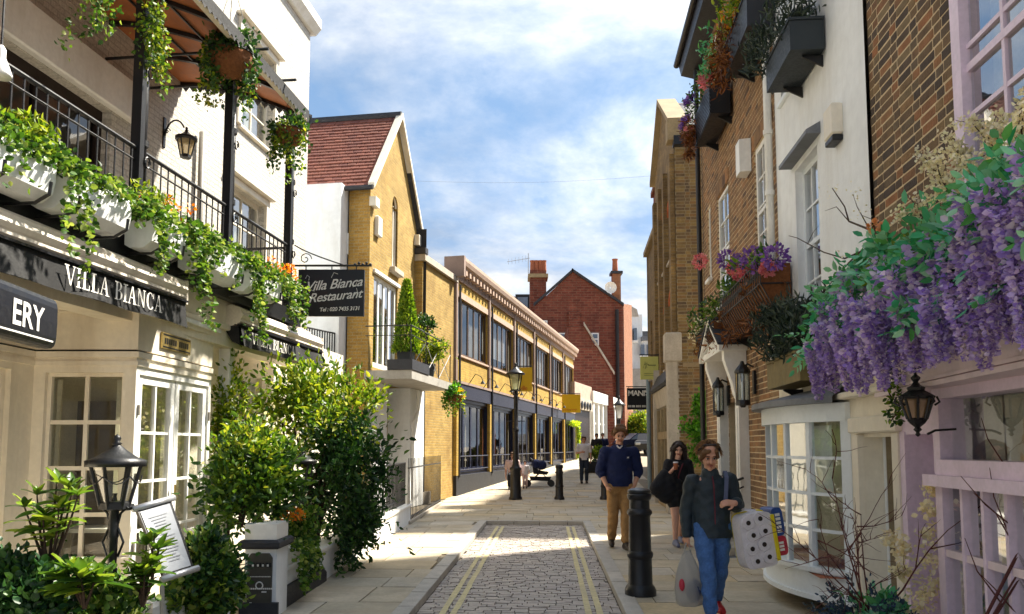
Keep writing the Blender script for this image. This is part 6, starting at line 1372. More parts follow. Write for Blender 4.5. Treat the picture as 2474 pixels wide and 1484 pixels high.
    # near planters and broad leaved plants
    t = thing('near_planter', 'pale planter at the bottom left full of dark ivy', 'planter', (-2.85, 4.75, 0)); MB().bbox(-3.4, -2.45, 4.35, 5.35, 0, .50, .01).build('box', CREAM_P, t); MB().bbox(-2.86, -2.56, 5.0, 5.36, .50, .585, .01).build('lamp_plinth', SLATE, t)
    P, D = clump_pts((-2.95, 4.65, .62), (.46, .38, .36), 4200, 26, .24, g, .4); leaves('ivy', t, P, D, .05*(.6+.7*g.random(len(P))), IVYDK, .8)
    P, D = clump_pts((-2.38, 4.75, .50), (.22, .30, .30), 1800, 14, .24, g, .4); leaves('light_ivy', t, P, D, .05, IVY, .8)
    def broad(label, base, stems, seed, sz):
        rg = random.Random(seed); t = thing('broad_leaved_plant', label, 'plant', base)
        me = bpy.data.meshes.new('leaf'); V = []; Fc = []; n = 6
        for i in range(n+1):
            u = i/n; w_ = .26*math.sin(math.pi*min(1, u*.96+.02))**.8*(1-.25*u); zc = -.22*u*u
            V += [(-w_, u, zc+.07), (0, u, zc), (w_, u, zc+.07)]
        for i in range(n):
            for k in range(2): Fc.append((i*3+k, i*3+k+1, i*3+k+4, i*3+k+3))
        me.from_pydata(V, [], Fc); me.materials.append(BIGLEAF); me.polygons.foreach_set('use_smooth', [True]*len(me.polygons))
        for (dx, dy, L) in stems:
            d = Vector((dx, dy, 1)).normalized(); p = Vector(base); pts = [p]
            for i in range(5): d = (d+Vector((rg.gauss(0, .05), rg.gauss(0, .05), .06))).normalized(); p = p+d*(L/5); pts.append(p)
            MB().tube(pts, [.011*(1-.6*i/5) for i in range(6)], 6).build('stem', TWIG, t)
            for w_, cnt in ((5, 8), (4, 3), (3, 2)):
                for k in range(cnt):
                    o = bpy.data.objects.new('leaf', me); col.objects.link(o); o.parent = t; a = k*2.4+rg.uniform(-.3, .3); el = rg.uniform(.3, 1.25) if w_ == 5 else rg.uniform(-.1, .6)
                    o.location = pts[w_]-Vector(base); o.rotation_euler = (el, rg.uniform(-.3, .3), a); s_ = sz*rg.uniform(.65, 1.15)*(1.0 if w_ == 5 else 1.25); o.scale = (s_, s_, s_)
        return t
    broad('tall broad leaved evergreen with bare stems at the left edge', at(118, 1395, 4.7), [(-.30, 0, .50), (-.05, .1, .56), (.10, 0, .54), (.40, 0, .52), (.25, -.2, .42), (-.12, -.2, .36), (.05, .25, .42), (-.5, 0, .45), (.2, .1, .5), (-.2, .1, .3)], 4, .105)
    broad('lower broad leaved evergreen in front of the menu board', at(345, 1465, 4.75), [(-.15, 0, .36), (.10, 0, .42), (.30, 0, .34), (0, -.2, .22), (.2, -.3, .2), (-.3, -.1, .2), (.45, 0, .25)], 8, .11)
    broad('drooping broad leaves at the bottom left beneath the tall evergreen', at(205, 1470, 4.5), [(-.6, 0, .22), (.4, 0, .18), (0, -.3, .18), (-.3, -.2, .2)], 12, .15)
    # railings
    FT2 = Frame(at(985, 1262, 15.7), (at(1062, 1225, 21.0)-at(985, 1262, 15.7)).xy, 1)
    t = thing('iron_railing', 'black iron railing on the low white wall past the large shrub', 'railing', FT.p(14.5, -.12, .39)); MB(FT.M).tube([(12.3, -.12, 1.22), (15.9, -.12, 1.22)], .018, 6).build('top_rail', BLACK, t); MB(FT.M).tube([(12.3, -.12, .50), (15.9, -.12, .50)], .013, 6).build('bottom_rail', BLACK, t); baluster_run(FT, t, 12.3, 15.9, -.12, .39, 1.22, .15, BLACK, r=.011)
    L = 5.4; t = thing('spiked_railing', 'black spiked iron railing in front of the golden brick corner', 'railing', FT2.p(2.5)); MB(FT2.M).tube([(0, 0, 1.12), (L, 0, 1.12)], .016, 6).build('top_rail', BLACK, t); MB(FT2.M).tube([(0, 0, .12), (L, 0, .12)], .016, 6).build('bottom_rail', BLACK, t); baluster_run(FT2, t, 0, L, 0, .02, 1.22, .19, BLACK, r=.011, spikes=True)
    MB(FT2.M).box(-.05, L, -.08, .06, 0, .06).build('kerb_base', STONE, t)
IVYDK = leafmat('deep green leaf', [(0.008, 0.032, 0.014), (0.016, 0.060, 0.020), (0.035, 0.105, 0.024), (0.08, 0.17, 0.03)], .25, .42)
restaurant(); left_things(); terrace()
# ------------------------------------------------------------------ golden gable house, yellow building, street end
def gable_house():
    F = Frame((-6.22, 0), (.165, 1), 1); FG_ = F
    h = thing('gable_house', 'golden brick gable house with a clay tiled roof', 'house', F.p(19.7))
    s0, s1 = 17.84, 21.6; zE, zP = 7.68, 10.1; sm = 19.75
    BRG = brickmat('golden stock brick street', F.t, (0.50, 0.33, 0.09), (0.37, 0.235, 0.06), (0.42, 0.32, 0.15), c3=(0.33, 0.20, 0.05)); BRF = brickmat('golden stock brick front', (F.n.x, F.n.y), (0.54, 0.32, 0.075), (0.40, 0.225, 0.05), (0.42, 0.31, 0.14), c3=(0.40, 0.21, 0.045))  # front brick is more orange: its shaded look is put into the colour
    D = (18.15, 19.95, 3.42, 5.65); AW = (19.45, 19.9, 6.1, 7.75)
    wall_sheet(F, h, s0, s1, 3.2, zE, [D, (AW[0], AW[1], AW[2], zE)], BRG, reveal=.12)
    # gable triangle with the arched window head cut in steps
    m = MB(F.M); n = 8; a, b = AW[0], AW[1]; c = (a+b)/2; r = (b-a)/2; za = AW[3]
    arc = [(c-r*math.cos(math.pi*i/n), za+r*1.1*math.sin(math.pi*i/n)) for i in range(n+1)]
    def top(s): return zE+(zP-zE)*((s-s0)/(sm-s0) if s < sm else (s1-s)/(s1-sm))
    m.face((s0, 0, zE), (a, 0, zE), (a, 0, top(a))); m.face((b, 0, zE), (s1, 0, zE), (sm, 0, zP) if b <= sm else (b, 0, top(b)), (b, 0, top(b)))
    for (p, q) in zip(arc[:-1], arc[1:]): m.face((p[0], 0, max(p[1], zE)), (q[0], 0, max(q[1], zE)), (q[0], 0, top(q[0])), (p[0], 0, top(p[0])))
    m.build('gable', BRG, h)
    aw = MB(F.M).prism(arc+[(b, AW[2]), (a, AW[2])], -.14, -.10, 'y').build('arched_window', GLASS_D, h)
    for q0, q1 in zip(arc[:-1], arc[1:]): MB(F.M).tube([(q0[0], -.06, q0[1]), (q1[0], -.06, q1[1])], .03, 5).build('frame', CREAM_P, aw)
    for s in (a+.02, b-.02, c): MB(F.M).box(s-.025, s+.025, -.10, -.05, AW[2], za).build('frame', CREAM_P, aw)
    m = MB(F.M)
    for (p, q) in zip(arc[:-1], arc[1:]): m.face((p[0], 0, p[1]), (q[0], 0, q[1]), (q[0], -.14, q[1]), (p[0], -.14, p[1]))
    m.face((a, 0, AW[2]), (a, 0, za), (a, -.14, za), (a, -.14, AW[2])).face((b, 0, AW[2]), (b, 0, za), (b, -.14, za), (b, -.14, AW[2])).build('reveal', BRG, h)
    MB(F.M).bbox(a-.15, b+.15, -.12, .14, AW[2]-.16, AW[2]-.003, .02).build('sill', STONE, aw)
    MB(F.M).face((a-.2, -.6, 5.8), (b+.2, -.6, 5.8), (b+.2, -.6, 8.2), (a-.2, -.6, 8.2)).build('room', INTER, h)
    # wall towards the camera: brick pier then white render
    FF = Frame(F.p(s0), -F.n, 1)
    MB(FF.M).face((0, 0, 0), (.52, 0, 0), (.52, 0, zE), (0, 0, zE)).build('front_pier', BRF, h)
    MB(FF.M).box(.56, 5.0, -.4, .05, 0, zE-.05).build('rendered_wall', WHITE_R, h)
    dp = MB(FF.M).tube([(.60, .10, 0.2), (.60, .10, zE-.1)], .05, 10).build('downpipe', BLACKP, h)
    for z in (5.2, 6.3): MB(FF.M).box(.525, .555, .0, .06, z-.25, z+.25).build('quoin', WHITE, h)
    # tiled roof
    e = .14; ov = .12
    def slope(sa, za_, sb, zb_, name):
        m = MB(F.M); m.face((sa, ov, za_), (sb, ov, zb_), (sb, -6, zb_), (sa, -6, za_)); return m.build(name, SLATE, h)
    slope(s0-e, zE-.10, sm, zP+.05, 'roof_deck'); slope(sm, zP+.05, s1+e, zE-.10, 'roof_deck')
    L = math.hypot(sm-s0+e, zP-zE+.15); ux, uz = (sm-s0+e)/L, (zP-zE+.15)/L; items = []; rows = int(L/.15); tw = .22
    tilt = math.atan2(uz, ux)
    for r in range(rows):
        k = 0; d = ov-.0-(tw/2 if r % 2 else 0)
        while d > -3.6:
            q = r*.15+.10; c = F.p(s0-e+ux*q, d-tw/2, zE-.10+uz*q+.045+rv(-.004, .004))
            items.append((c, (.235, tw-.012, .030), c.x+rv(-.3, .3), (0, -tilt+.15+rv(-.02, .02), 0))); d -= tw
    # left-handed frame: place tiles with explicit rotation about the across axis
    base = Vector(h.location); me = unit_mesh(TILES, .06); items.sort(key=lambda q: -q[2]); yax = F.n
    Rm = lambda a: (Matrix(((F.t.x, F.n.x, 0), (F.t.y, F.n.y, 0), (0, 0, 1))).to_4x4())
    rz = math.atan2(F.t.y, F.t.x); mb = MB()
    for i, (c, s_, w_, ro) in enumerate(items):
        Mx = Matrix.Translation(c) @ Matrix.Rotation(rz, 4, 'Z') @ Matrix.Rotation(ro[1], 4, 'Y') @ Matrix.Diagonal((*s_, 1))
        if i < 300: o = bpy.data.objects.new('roof_tile', me); col.objects.link(o); o.parent = h; o.matrix_local = Matrix.Translation(-base) @ Mx
        else: mb.M = Mx; mb.box(-.5, .5, -.5, .5, -.5, .5)
    mb.M = None; mb.build('further_roof_tiles', TILES, h, kind='stuff')
    MB(F.M).tube([(sm, ov, zP+.10), (sm, -6, zP+.10)], .10, 8).build('ridge', SLATE, h)
    for q in (((s0-e-.04, zE-.14), (sm, zP+.02)), ((sm, zP+.02), (s1+e+.06, zE-.14))):
        (p, r) = q; MB(F.M).prism([(p[0], p[1]), (r[0], r[1]), (r[0], r[1]+.14), (p[0], p[1]+.14)], .0, .16, 'y').build('bargeboard', CREAM_P, h)
    MB(F.M).tube([(s0-e-.05, ov, zE-.12), (s0-e-.05, -5, zE-.12)], .06, 8).build('gutter', SLATE, h)
    MB(F.M).box(s0-.02, s0+.25, -.02, .14, zE-.5, zE-.28).build('kneeler', CREAM_P, h); MB(F.M).box(s1-.2, s1+.1, -.02, .14, zE-.5, zE-.2).build('kneeler', CREAM_P, h)
    al = MB(F.M).bbox(18.15, 18.42, .0, .1, 6.55, 7.05, .03).build('alarm_box', WHITE); recenter(al); tag(al, 'white alarm box high on the golden gable', 'alarm')
    # french doors
    window(F, h, *D, d=-.05, cols=4, rows=1, fw=.10, bar=.09, fm=WHITE, glass=GLASS_S, back='curtain', sill=False, name='french_door')
    MB(F.M).bbox(D[0]-.06, D[1]+.06, -.01, .06, D[3]+.003, D[3]+.10, .01).build('door_head', WHITE, h)
    # balcony slab and rail
    sl = MB(F.M).box(17.6, 21.35, .0, 1.12, 3.08, 3.28).build('balcony_slab', CONC, h); MB(F.M).box(17.57, 19.0, .55, 1.14, 3.285, 3.52).build('trough_edge', SLATE, sl)
    rl = MB(F.M).tube([(17.65, 0, 4.30), (17.65, 1.08, 4.30), (21.3, 1.08, 4.30), (21.3, 0, 4.30)], .016, 6).build('balcony_railing', BLACK, h); MB(F.M).tube([(17.65, 0, 4.08), (17.65, 1.08, 4.08), (21.3, 1.08, 4.08)], .010, 6).build('mid_rail', BLACK, rl)
    for s in (17.65, 18.9, 20.1, 21.3): MB(F.M).tube([(s, 1.08, 3.28), (s, 1.08, 4.30)], .014, 6).build('rail_post', BLACK, rl)
    for a in (17.65, 18.9, 20.1):
        for z0, z1 in ((3.3, 4.05), (4.05, 3.3)): MB(F.M).tube([(a, 1.08, z0), (a+1.2, 1.08, z1)], .010, 6).build('cross_bar', SILVER if a > 18 else BLACK, rl)
    # porch below: white walls, recess
    MB(F.M).box(18.2, 19.2, -.3, .02, 0, 3.07).build('porch_wall', WHITE_R, h); MB(F.M).box(19.2, 20.2, -.6, -.5, 0, 3.07).build('porch_recess', CONC, h); MB(F.M).box(20.2, 21.5, -.3, .30, 0, 3.07).build('porch_wall', WHITE_R, h)
    MB(F.M).tube([(20.25, .36, .2), (20.25, .36, 2.2), (20.7, .36, 2.5), (20.7, .36, 3.05)], .035, 8).build('drain_pipe', WHITE, h)
    MB(F.M).face((s0, 0, 0), (s1, 0, 0), (s1, 0, 3.2), (s0, 0, 3.2)).build('ground_wall', WHITE_R, h) if False else None
    MB(F.M).face((21.6, -6, 0), (21.6, .3, 0), (21.6, .3, zE), (21.6, -6, zE)).build('far_flank', CHAR, h)
    # plants on the balcony
    g = np.random.default_rng(31)
    q = F.p(18.35, .75, 3.5); t = thing('topiary', 'tall conical evergreen in a dark square pot on the gable house balcony', 'plant', (q.x, q.y, 3.28)); MB().lathe((q.x, q.y, 3.28), [(.17, 0), (.20, .02), (.26, .52), (.28, .54), (.22, .55)], 4, rot=.7).build('pot', GREYBOX, t)
    n = 3600; tt = g.random(n)**1.3; a = g.random(n)*6.283; r = .30*(1-tt)**.75*(.55+.45*g.random(n))+.03; P = np.stack([q.x+r*np.cos(a), q.y+r*np.sin(a), 3.75+1.72*tt], axis=1); Dn = np.stack([np.cos(a)*.5, np.sin(a)*.5, np.full(n, .8)], axis=1)+g.normal(size=(n, 3))*.35; leaves('foliage', t, P, Dn, .085, TOPI, .5); MB().tube([(q.x, q.y, 3.7), (q.x, q.y, 5.3)], .025, 6).build('stem', TWIG, t)
    q = F.p(20.2, .75, 3.5); t = thing('balcony_shrub', 'loose shrub in a pot at the far end of the gable house balcony', 'plant', (q.x, q.y, 3.28)); MB().lathe((q.x, q.y, 3.28), [(.15, 0), (.22, .4), (.18, .41)], 14).build('pot', GREYBOX, t)
    P, Dn = clump_pts((q.x, q.y, 4.15), (.50, .5, .42), 1500, 22, .25, g, .4); leaves('foliage', t, P, Dn, .09, YGREEN, .5); P, Dn = clump_pts((q.x-.1, q.y+.3, 4.75), (.3, .3, .3), 500, 10, .25, g, .4); leaves('dark_foliage', t, P, Dn, .09, IVYDK, .5); MB().tube([(q.x, q.y, 3.6), (q.x, q.y, 4.7)], .02, 6).build('stem', TWIG, t)
    # roof terrace fence between the restaurant and the gable house
    t = thing('terrace_fence', 'grey upright bar fence on the roof terrace behind the hanging sign', 'fence', (-4.0, 16.4, 3.2)); a, b = at(722, 775, 16.2), at(808, 815, 17.3); a.z = b.z = 4.12
    MB().tube([a, b], .02, 6).build('top_rail', CHAR, t)
    for k in range(15): p = a.lerp(b, k/14); MB().box(p.x-.012, p.x+.012, p.y-.012, p.y+.012, 3.22, 4.12).build('bar', CHAR, t)
    MB().box(-5.5, b.x+.08, 16.0, 17.6, 3.0, 3.2).build('terrace_deck', CONC, t)
TOPI = leafmat('conifer leaf', [(0.04, 0.10, 0.012), (0.10, 0.20, 0.016), (0.20, 0.32, 0.02), (0.32, 0.42, 0.03)], .35)
def yellow_building():
    h = thing('yellow_building', 'long two storey yellow brick building with navy shopfronts', 'building', FY.p(10))
    L = 23.75; n = 6; z2 = 7.1
    def G(s): return gz(FY.p(s).y)
    # projecting end pier
    s0 = -2.9; MB(FY.M).box(s0, -.02, -4, .0, 0, 6.75).build('end_block', BR_YELP, h); MB(FY.M).box(s0-.06, 0.1, -4, .10, 6.75, 6.93).build('end_coping', STONE, h); MB(FY.M).box(s0-.1, s0+.12, -4, .12, 6.94, 7.10).build('end_coping', SLATE, h)
    FE = Frame(FY.p(s0), -FY.n, 1); MB(FE.M).face((0, .004, 0), (1.2, .004, 0), (1.2, .004, 6.7), (0, .004, 6.7)).build('end_return', BR_YEL_SHADE, h); MB(FY.M).box(s0-.02, s0+.6, .0, .08, 0, .32).build('pier_foot', STONE, h)
    W = L/n
    bays = [(W*i+.24, W*(i+1)-.06, 4.5, 6.35) for i in range(n)]; shops = [(W*i+.26, W*(i+1)-.06, .75, 3.0) for i in range(n)]
    wall_sheet(FY, h, 0, L, 3.55, z2, bays, BR_YEL, reveal=.16); shell(FY, h, 0, L, z2, 7, BR_YEL)
    MB(FY.M).box(0, L, -.02, .09, 3.10, 3.56).build('fascia', NAVYG, h); MB(FY.M).box(0, L, -.02, .12, 3.565, 3.64).build('fascia_moulding', TAUPE, h)
    wall_sheet(FY, h, 0, L, 0, 3.10, shops, NAVY, d=-.0, reveal=.1, name='shop_wall'); MB(FY.M).box(0, L, -.02, .10, 0, .66).build('stallriser', CHAR, h)
    for i in range(n):
        a, b = W*i, W*(i+1); z0, z1 = bays[i][2], bays[i][3]
        w_ = window(FY, h, bays[i][0], bays[i][1], z0, z1, d=-.06, cols=5, rows=1, fw=.07, bar=.08, fm=BROWNW, glass=GLASS_D, back=('curtain', 'blind', 'curtain', 'blind', 'dark', 'curtain')[i], sill=True, sillm=PINKST)
        MB(FY.M).box(bays[i][0]-.1, bays[i][1]+.1, -.02, .03, z1+.003, z1+.20).build('lintel', PINKST, h)
        MB(FY.M).box(a+.0, a+.16, -.02, .08, 3.65, z2).build('pilaster', TAUPE, h)
        MB(FY.M).tube([(a+.22, .12, .6), (a+.22, .12, z2-.4)], .04, 8).build('downpipe', SLATE, h)
        sp = shops[i]
        w_ = window(FY, h, *sp, d=-.06, cols=4, rows=1, fw=.10, bar=.14, fm=NAVY, glass=GLASS_D, back='dark', sill=False, name='shop_window')
        m = MB(FY.M)
        for k in range(3): m.face((sp[0]+.3+k*.9, -.35, .7), (sp[0]+.62+k*.9, -.40, .7), (sp[0]+.62+k*.9, -.40, 2.9), (sp[0]+.3+k*.9, -.35, 2.9))
        m.build('display_drape', CURTAIN if i != 1 else TERRA, w_)
        for z in (1.25, .82): MB(FY.M).tube([(sp[0]+.05, .05, z), (sp[1]-.05, .05, z)], .022, 6).build('guard_rail', NAVYG, w_)
        for k in range(8): s = sp[0]+.1+k*(sp[1]-sp[0]-.2)/7; MB(FY.M).tube([(s, .05, .82), (s, .05, 1.25)], .016, 5).build('guard_bar', NAVYG, w_)
        MB(FY.M).box(a-.04, a+.16, -.02, .11, .66, 3.09).build('brick_pier', BR_YEL, h)
        # swan neck lamps over the fascia
        for k in (.35, .8):
            s = a+W*k; MB(FY.M).tube([(s, .1, 3.66), (s, .3, 3.95), (s, .5, 3.85), (s, .55, 3.7)], .014, 6).build('lamp_arm', BLACK, h); MB(FY.M).lathe((s, .55, 3.62), [(.09, 0), (.04, .08), (.015, .1)], 8).build('lamp_shade', BLACK, h)
    # dentilled cornice
    MB(FY.M).prism([(-.02, z2), (.30, z2+.22), (.34, z2+.34), (.34, z2+.44), (-.3, z2+.44)], -.1, L+.1, 'x').build('cornice', PINKST, h)
    MB(FY.M).box(-.1, L+.1, -.02, .06, z2-.22, z2-.003).build('frieze', TAUPE, h)
    s = .05
    while s < L: MB(FY.M).box(s, s+.17, .0, .24, z2-.04, z2+.16).build('dentil', PINKST, h); s += .42
    MB(FY.M).box(-.14, .02, -.3, .36, z2-.2, z2+.46).build('cornice_end', TAUPE, h)
    c = thing_chim = MB(FY.M).box(2.6, 3.6, -2.6, -1.8, z2, 8.1).build('chimney', BR_RED, h)
    for k in range(3): MB(FY.M).lathe((2.8+k*.3, -2.2, 8.1), [(.11, 0), (.09, .3), (.12, .42)], 10).build('chimney_pot', SLATE, c)
    # yellow hanging signs
    for i, (x0, x1, y0, y1, Y, lab, w_) in enumerate(((1254, 1285, 888, 946, 32.4, 'yellow hanging sign with orange lettering behind the street lamp', 'ville'), (1357, 1402, 953, 997, 41.5, 'yellow square hanging sign farther along the navy shopfronts', ''))):
        a, b = at(x0, y0, Y), at(x1, y1, Y); t = thing('hanging_sign', lab, 'sign', (a.x, Y, b.z)); MB().box(a.x, b.x, Y-.04, Y+.04, b.z, a.z).build('board', YELSIGN, t); MB().tube([(a.x-.5, Y, a.z+.05), (b.x, Y, a.z+.05)], .025, 6).build('bracket', BLACK, t)
        if w_: put_text(t, w_, .26, plane_mat((a.x+.02, Y-.045, b.z+.06), (1, 0, 0), (0, 0, 1)), ORANGEP, bold=.004, spacing=.85)
        else:
            m = MB(plane_mat((a.x+.1, Y-.045, b.z+.10), (1, 0, 0), (0, 0, 1)))
            for k in range(6): m.tube([(.13*k+.05*math.cos(q), .04+.05*math.sin(q), 0) for q in [j*.7 for j in range(8)]], .012, 4)
            m.build('print', ORANGEP, t)
    # yellow notice on a pier and lime green end frontage
    o = recenter(MB(FY.M).bbox(W*2-.08, W*2+.2, .112, .14, 1.9, 2.6, .01).build('notice', BRIGHTYEL)); tag(o, 'bright yellow notice fixed to a brick pier of the navy shopfront', 'notice')
    g = np.random.default_rng(41); q = FY.p(L-.6, .25, 3.0); t = thing('green_garland', 'lime green leaves framing the last navy shopfront', 'plant', (q.x, q.y, gz(q.y))); P = []; 
    for k in range(900):
        u = g.random(); p = FY.p(L-2.6+2.5*u, .2+.2*g.random(), 3.05-.25*g.random()) if k % 2 else FY.p(L-.15+.15*g.random(), .2+.2*g.random(), .9+2.1*u); P.append(p)
    leaves('foliage', t, P, g.normal(size=(900, 3)), .14, LIMEL, .6); MB(FY.M).box(L-.18, L-.04, .14, .22, .6, 3.1).build('post', LIMESIGN, t)
LIMEL = leafmat('lime leaf', [(.22, .40, .02), (.42, .55, .03), (.55, .62, .05)], .4)
BR_YELP = brickmat('golden pier brick', tY, (0.52, 0.34, 0.095), (0.39, 0.25, 0.065), (0.42, 0.32, 0.15), c3=(0.32, 0.19, 0.055))
def street_end():
    FW = Frame(FY.p(23.7), (.33, 1), 1); E = 13.0; g0 = .75
    h = thing('white_shops', 'row of white painted single storey shopfronts past the yellow building', 'building', FW.p(6, 0, g0))
    MB(FW.M).box(0, 4.6, -5, 0, 0, 4.6).build('dark_shop', WOOD_D, h); MB(FW.M).box(-.1, 4.7, -.1, .12, 4.62, 5.55).build('parapet', PINKST, h); MB(FW.M).box(0, 4.6, .0, .2, 3.9, 4.62).build('shop_board', STONE, h)
    m = MB(FW.M)
    for k in range(5): m.sphere((.6+k*.8, .24, 4.2), .22, 8, 6, (1, .3, 1.2))
    m.build('board_lettering', BLACKP, h)
    MB(FW.M).box(4.6, E, -5, 0, 0, 5.0).build('white_front', WHITE_R, h); MB(FW.M).box(4.5, E+.1, -.1, .3, 4.55, 5.3).build('cornice', WHITE, h)
    for k in range(6): s = 4.8+k*1.55; MB(FW.M).box(s, s+.35, -.02, .22, .6, 4.55).build('pilaster', WHITE, h)
    for k in range(5):
        s = 5.2+k*1.55; w_ = MB(FW.M).box(s, s+1.1, -.05, .04, 1.5, 4.2).build('shop_window', GLASSP, h); MB(FW.M).box(s, s+1.1, .0, .09, 3.1, 3.2).build('transom', WHITE, w_)
    # red brick gable
    Y = 60; a, b, p = at(1292, 740, Y), at(1506, 740, Y), at(1384, 656, Y); r = thing('red_gable_building', 'tall red brick gable building closing the street', 'building', ((a.x+b.x)/2, Y, 1.2))
    MB().prism([(a.x, 0), (b.x, 0), (b.x, a.z), (p.x, p.z), (a.x, a.z)], Y, Y+9, 'y').build('wall', BR_RED, r)
    for q0, q1 in ((a, p), (p, b)): MB().prism([(q0.x-.1, q0.z), (q1.x, q1.z), (q1.x, q1.z+.22), (q0.x-.1, q0.z+.22)], Y-.2, Y+.2, 'y').build('coping', SLATE, r)
    rb = at(1515, 700, Y+6); MB().box(b.x-2.2, b.x-.2, Y+9.1, Y+11, 0, at(1480, 705, Y+9).z).build('slate_range', SLATE, r); MB().tube([(b.x-.55, Y-.15, 0), (b.x-.55, Y-.15, b.z-.3)], .14, 8).build('downpipe', CHAR, r)
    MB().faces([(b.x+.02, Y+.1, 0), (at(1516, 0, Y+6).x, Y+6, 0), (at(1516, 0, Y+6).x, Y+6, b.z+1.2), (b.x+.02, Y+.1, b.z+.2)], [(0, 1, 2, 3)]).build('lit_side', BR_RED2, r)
    for (x0, x1, y0, y1) in ((1308, 1322, 775, 805), (1348, 1366, 805, 840), (1428, 1446, 805, 835)):
        u, v = at(x0, y0, Y), at(x1, y1, Y); w_ = MB().box(u.x, v.x, Y-.12, Y+.1, v.z, u.z).build('window', WHITE, r)
        zc = (u.z+v.z)/2
        for z0, z1 in ((v.z+.1, zc-.05), (zc+.05, u.z-.1)): MB().box(u.x+.1, v.x-.1, Y-.13, Y-.1, z0, z1).build('pane', GLASS_S2, w_)
    u, v = at(1373, 755, Y), at(1400, 790, Y); MB().box(u.x, v.x, Y-.15, Y, v.z, u.z).build('brick_panel', BR_RED, r)
    lw = [at(1345, 800, Y-3), at(1405, 790, Y-3), at(1480, 905, Y-3), at(1345, 905, Y-3)]; q0 = at(1440, 800, Y-3)
    MB().prism([(at(1372, 0, Y-4).x, 0), (at(1478, 0, Y-4).x, 0), (at(1478, 905, Y-4).x, at(1478, 905, Y-4).z), (at(1412, 790, Y-4).x, at(1412, 790, Y-4).z), (at(1372, 800, Y-4).x, at(1372, 790, Y-4).z)], Y-4, Y, 'y').build('lean_to', BR_RED, r)
    c0, c1 = at(1410, 785, Y-4.1), at(1484, 905, Y-4.1); MB().prism([(c0.x, c0.z), (c1.x, c1.z), (c1.x, c1.z+.2), (c0.x, c0.z+.2)], Y-4.2, Y-3.9, 'y').build('lean_to_coping', STONE, r)
    # chimneys
    u, v = at(1279, 660, 62), at(1318, 720, 62); c = MB().box(u.x, v.x, 61, 62.5, v.z-3, u.z).build('chimney', BR_RED, r); MB().box(u.x-.15, v.x+.15, 60.85, 62.65, u.z-.6, u.z-.3).build('chimney_band', STONE_W, c)
    for x in (1286, 1295, 1305, 1313): q = at(x, 660, 62); MB().lathe((q.x, 61.7, q.z), [(.22, 0), (.19, .8), (.24, .95)], 8).build('chimney_pot', CLAYPOT, c)
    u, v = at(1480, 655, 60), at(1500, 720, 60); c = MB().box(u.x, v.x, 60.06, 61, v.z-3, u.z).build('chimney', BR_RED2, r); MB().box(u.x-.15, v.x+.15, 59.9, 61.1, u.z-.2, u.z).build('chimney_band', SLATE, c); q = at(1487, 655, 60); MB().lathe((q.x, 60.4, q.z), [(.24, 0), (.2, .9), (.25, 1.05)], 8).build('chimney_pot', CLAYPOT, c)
    # aerial and dish
    q = at(1276, 660, 61); t = thing('tv_aerial', 'thin television aerial beside the left red chimney', 'aerial', (q.x, 61, q.z)); zt = at(1276, 612, 61).z; MB().tube([(q.x, 61, q.z), (q.x, 61, zt)], .04, 6).build('mast', SILVER, t); MB().tube([(q.x+.1, 61, zt-.4), (q.x-1.7, 60.6, zt-.8)], .025, 5).build('boom', SILVER, t)
    for k in range(6): MB().tube([(q.x-.2-k*.28, 60.9-k*.06, zt-.47-k*.065+.25), (q.x-.2-k*.28, 60.9-k*.06, zt-.47-k*.065-.25)], .015, 4).build('rod', SILVER, t)
    q = at(1474, 690, 59.8); t = thing('satellite_dish', 'pale satellite dish on the right red chimney', 'dish', (q.x, 59.8, q.z)); MB().lathe((q.x, 59.6, q.z), [(.05, 0), (.3, .06), (.48, .2)], 12, cap=False).build('dish', WHITE, t); t.children[0].data.transform(Matrix.Rotation(R_(90), 4, 'X')) ; MB().tube([(q.x, 59.8, q.z), (q.x+.5, 60, q.z-.3)], .04, 5).build('arm', BLACK, t)
    # slate roofed terrace behind on the left
    a, b = at(1196, 740, 75), at(1290, 700, 75); t = thing('slate_roof_house', 'grey slate roofed house behind the yellow building', 'house', (a.x, 75, 1.2)); MB().box(a.x-3, b.x+1, 75, 82, 0, at(1240, 760, 75).z).build('wall', CREAM_P, t)
    zt = at(1240, 702, 75).z; MB().prism([(74.5, at(1240, 765, 75).z), (78, zt), (82, zt)], a.x-3, b.x+1, 'x').build('roof', SLATE, t); d = at(1262, 735, 74.6); dm = MB().box(d.x-.7, d.x+.7, 74.2, 76, d.z-.9, d.z+.9).build('dormer', CHAR, t); MB().box(d.x-.5, d.x+.5, 74.1, 74.2, d.z-.7, d.z+.6).build('dormer_window', GLASS_S2, dm)
    # white terrace closing the view
    t = thing('white_terrace', 'tall white stucco terrace far down the street', 'building', (9.5, 78, 1.2)); q = lambda x, y, Y=78: at(x, y, Y)
    MB().box(q(1512, 0).x, q(1540, 0).x, 78, 86, 0, q(1520, 760).z).build('tall_wall', WHITE_R, t); MB().prism([(q(1512, 760).x, q(1512, 765).z), (q(1542, 760).x, q(1542, 765).z), (q(1538, 745).x, q(1538, 748).z), (q(1515, 720).x, q(1515, 735).z)], 77.9, 86, 'y').build('roof', STONE, t)
    MB().box(q(1538, 0).x, q(1600, 0).x, 77.5, 86, 0, q(1550, 822).z).build('low_wall', WHITE_R, t); MB().box(q(1536, 0).x, q(1600, 0).x, 77.2, 78, q(1550, 825).z, q(1550, 815).z).build('cornice', LEAD, t); MB().box(q(1548, 0).x, q(1600, 0).x, 80, 86, 0, q(1555, 793).z).build('slate_roof', SLATE, t)
    MB().box(q(1510, 0).x, q(1572, 0).x, 76.2, 77.4, 0, q(1550, 895).z).build('grey_block', CONC, t)
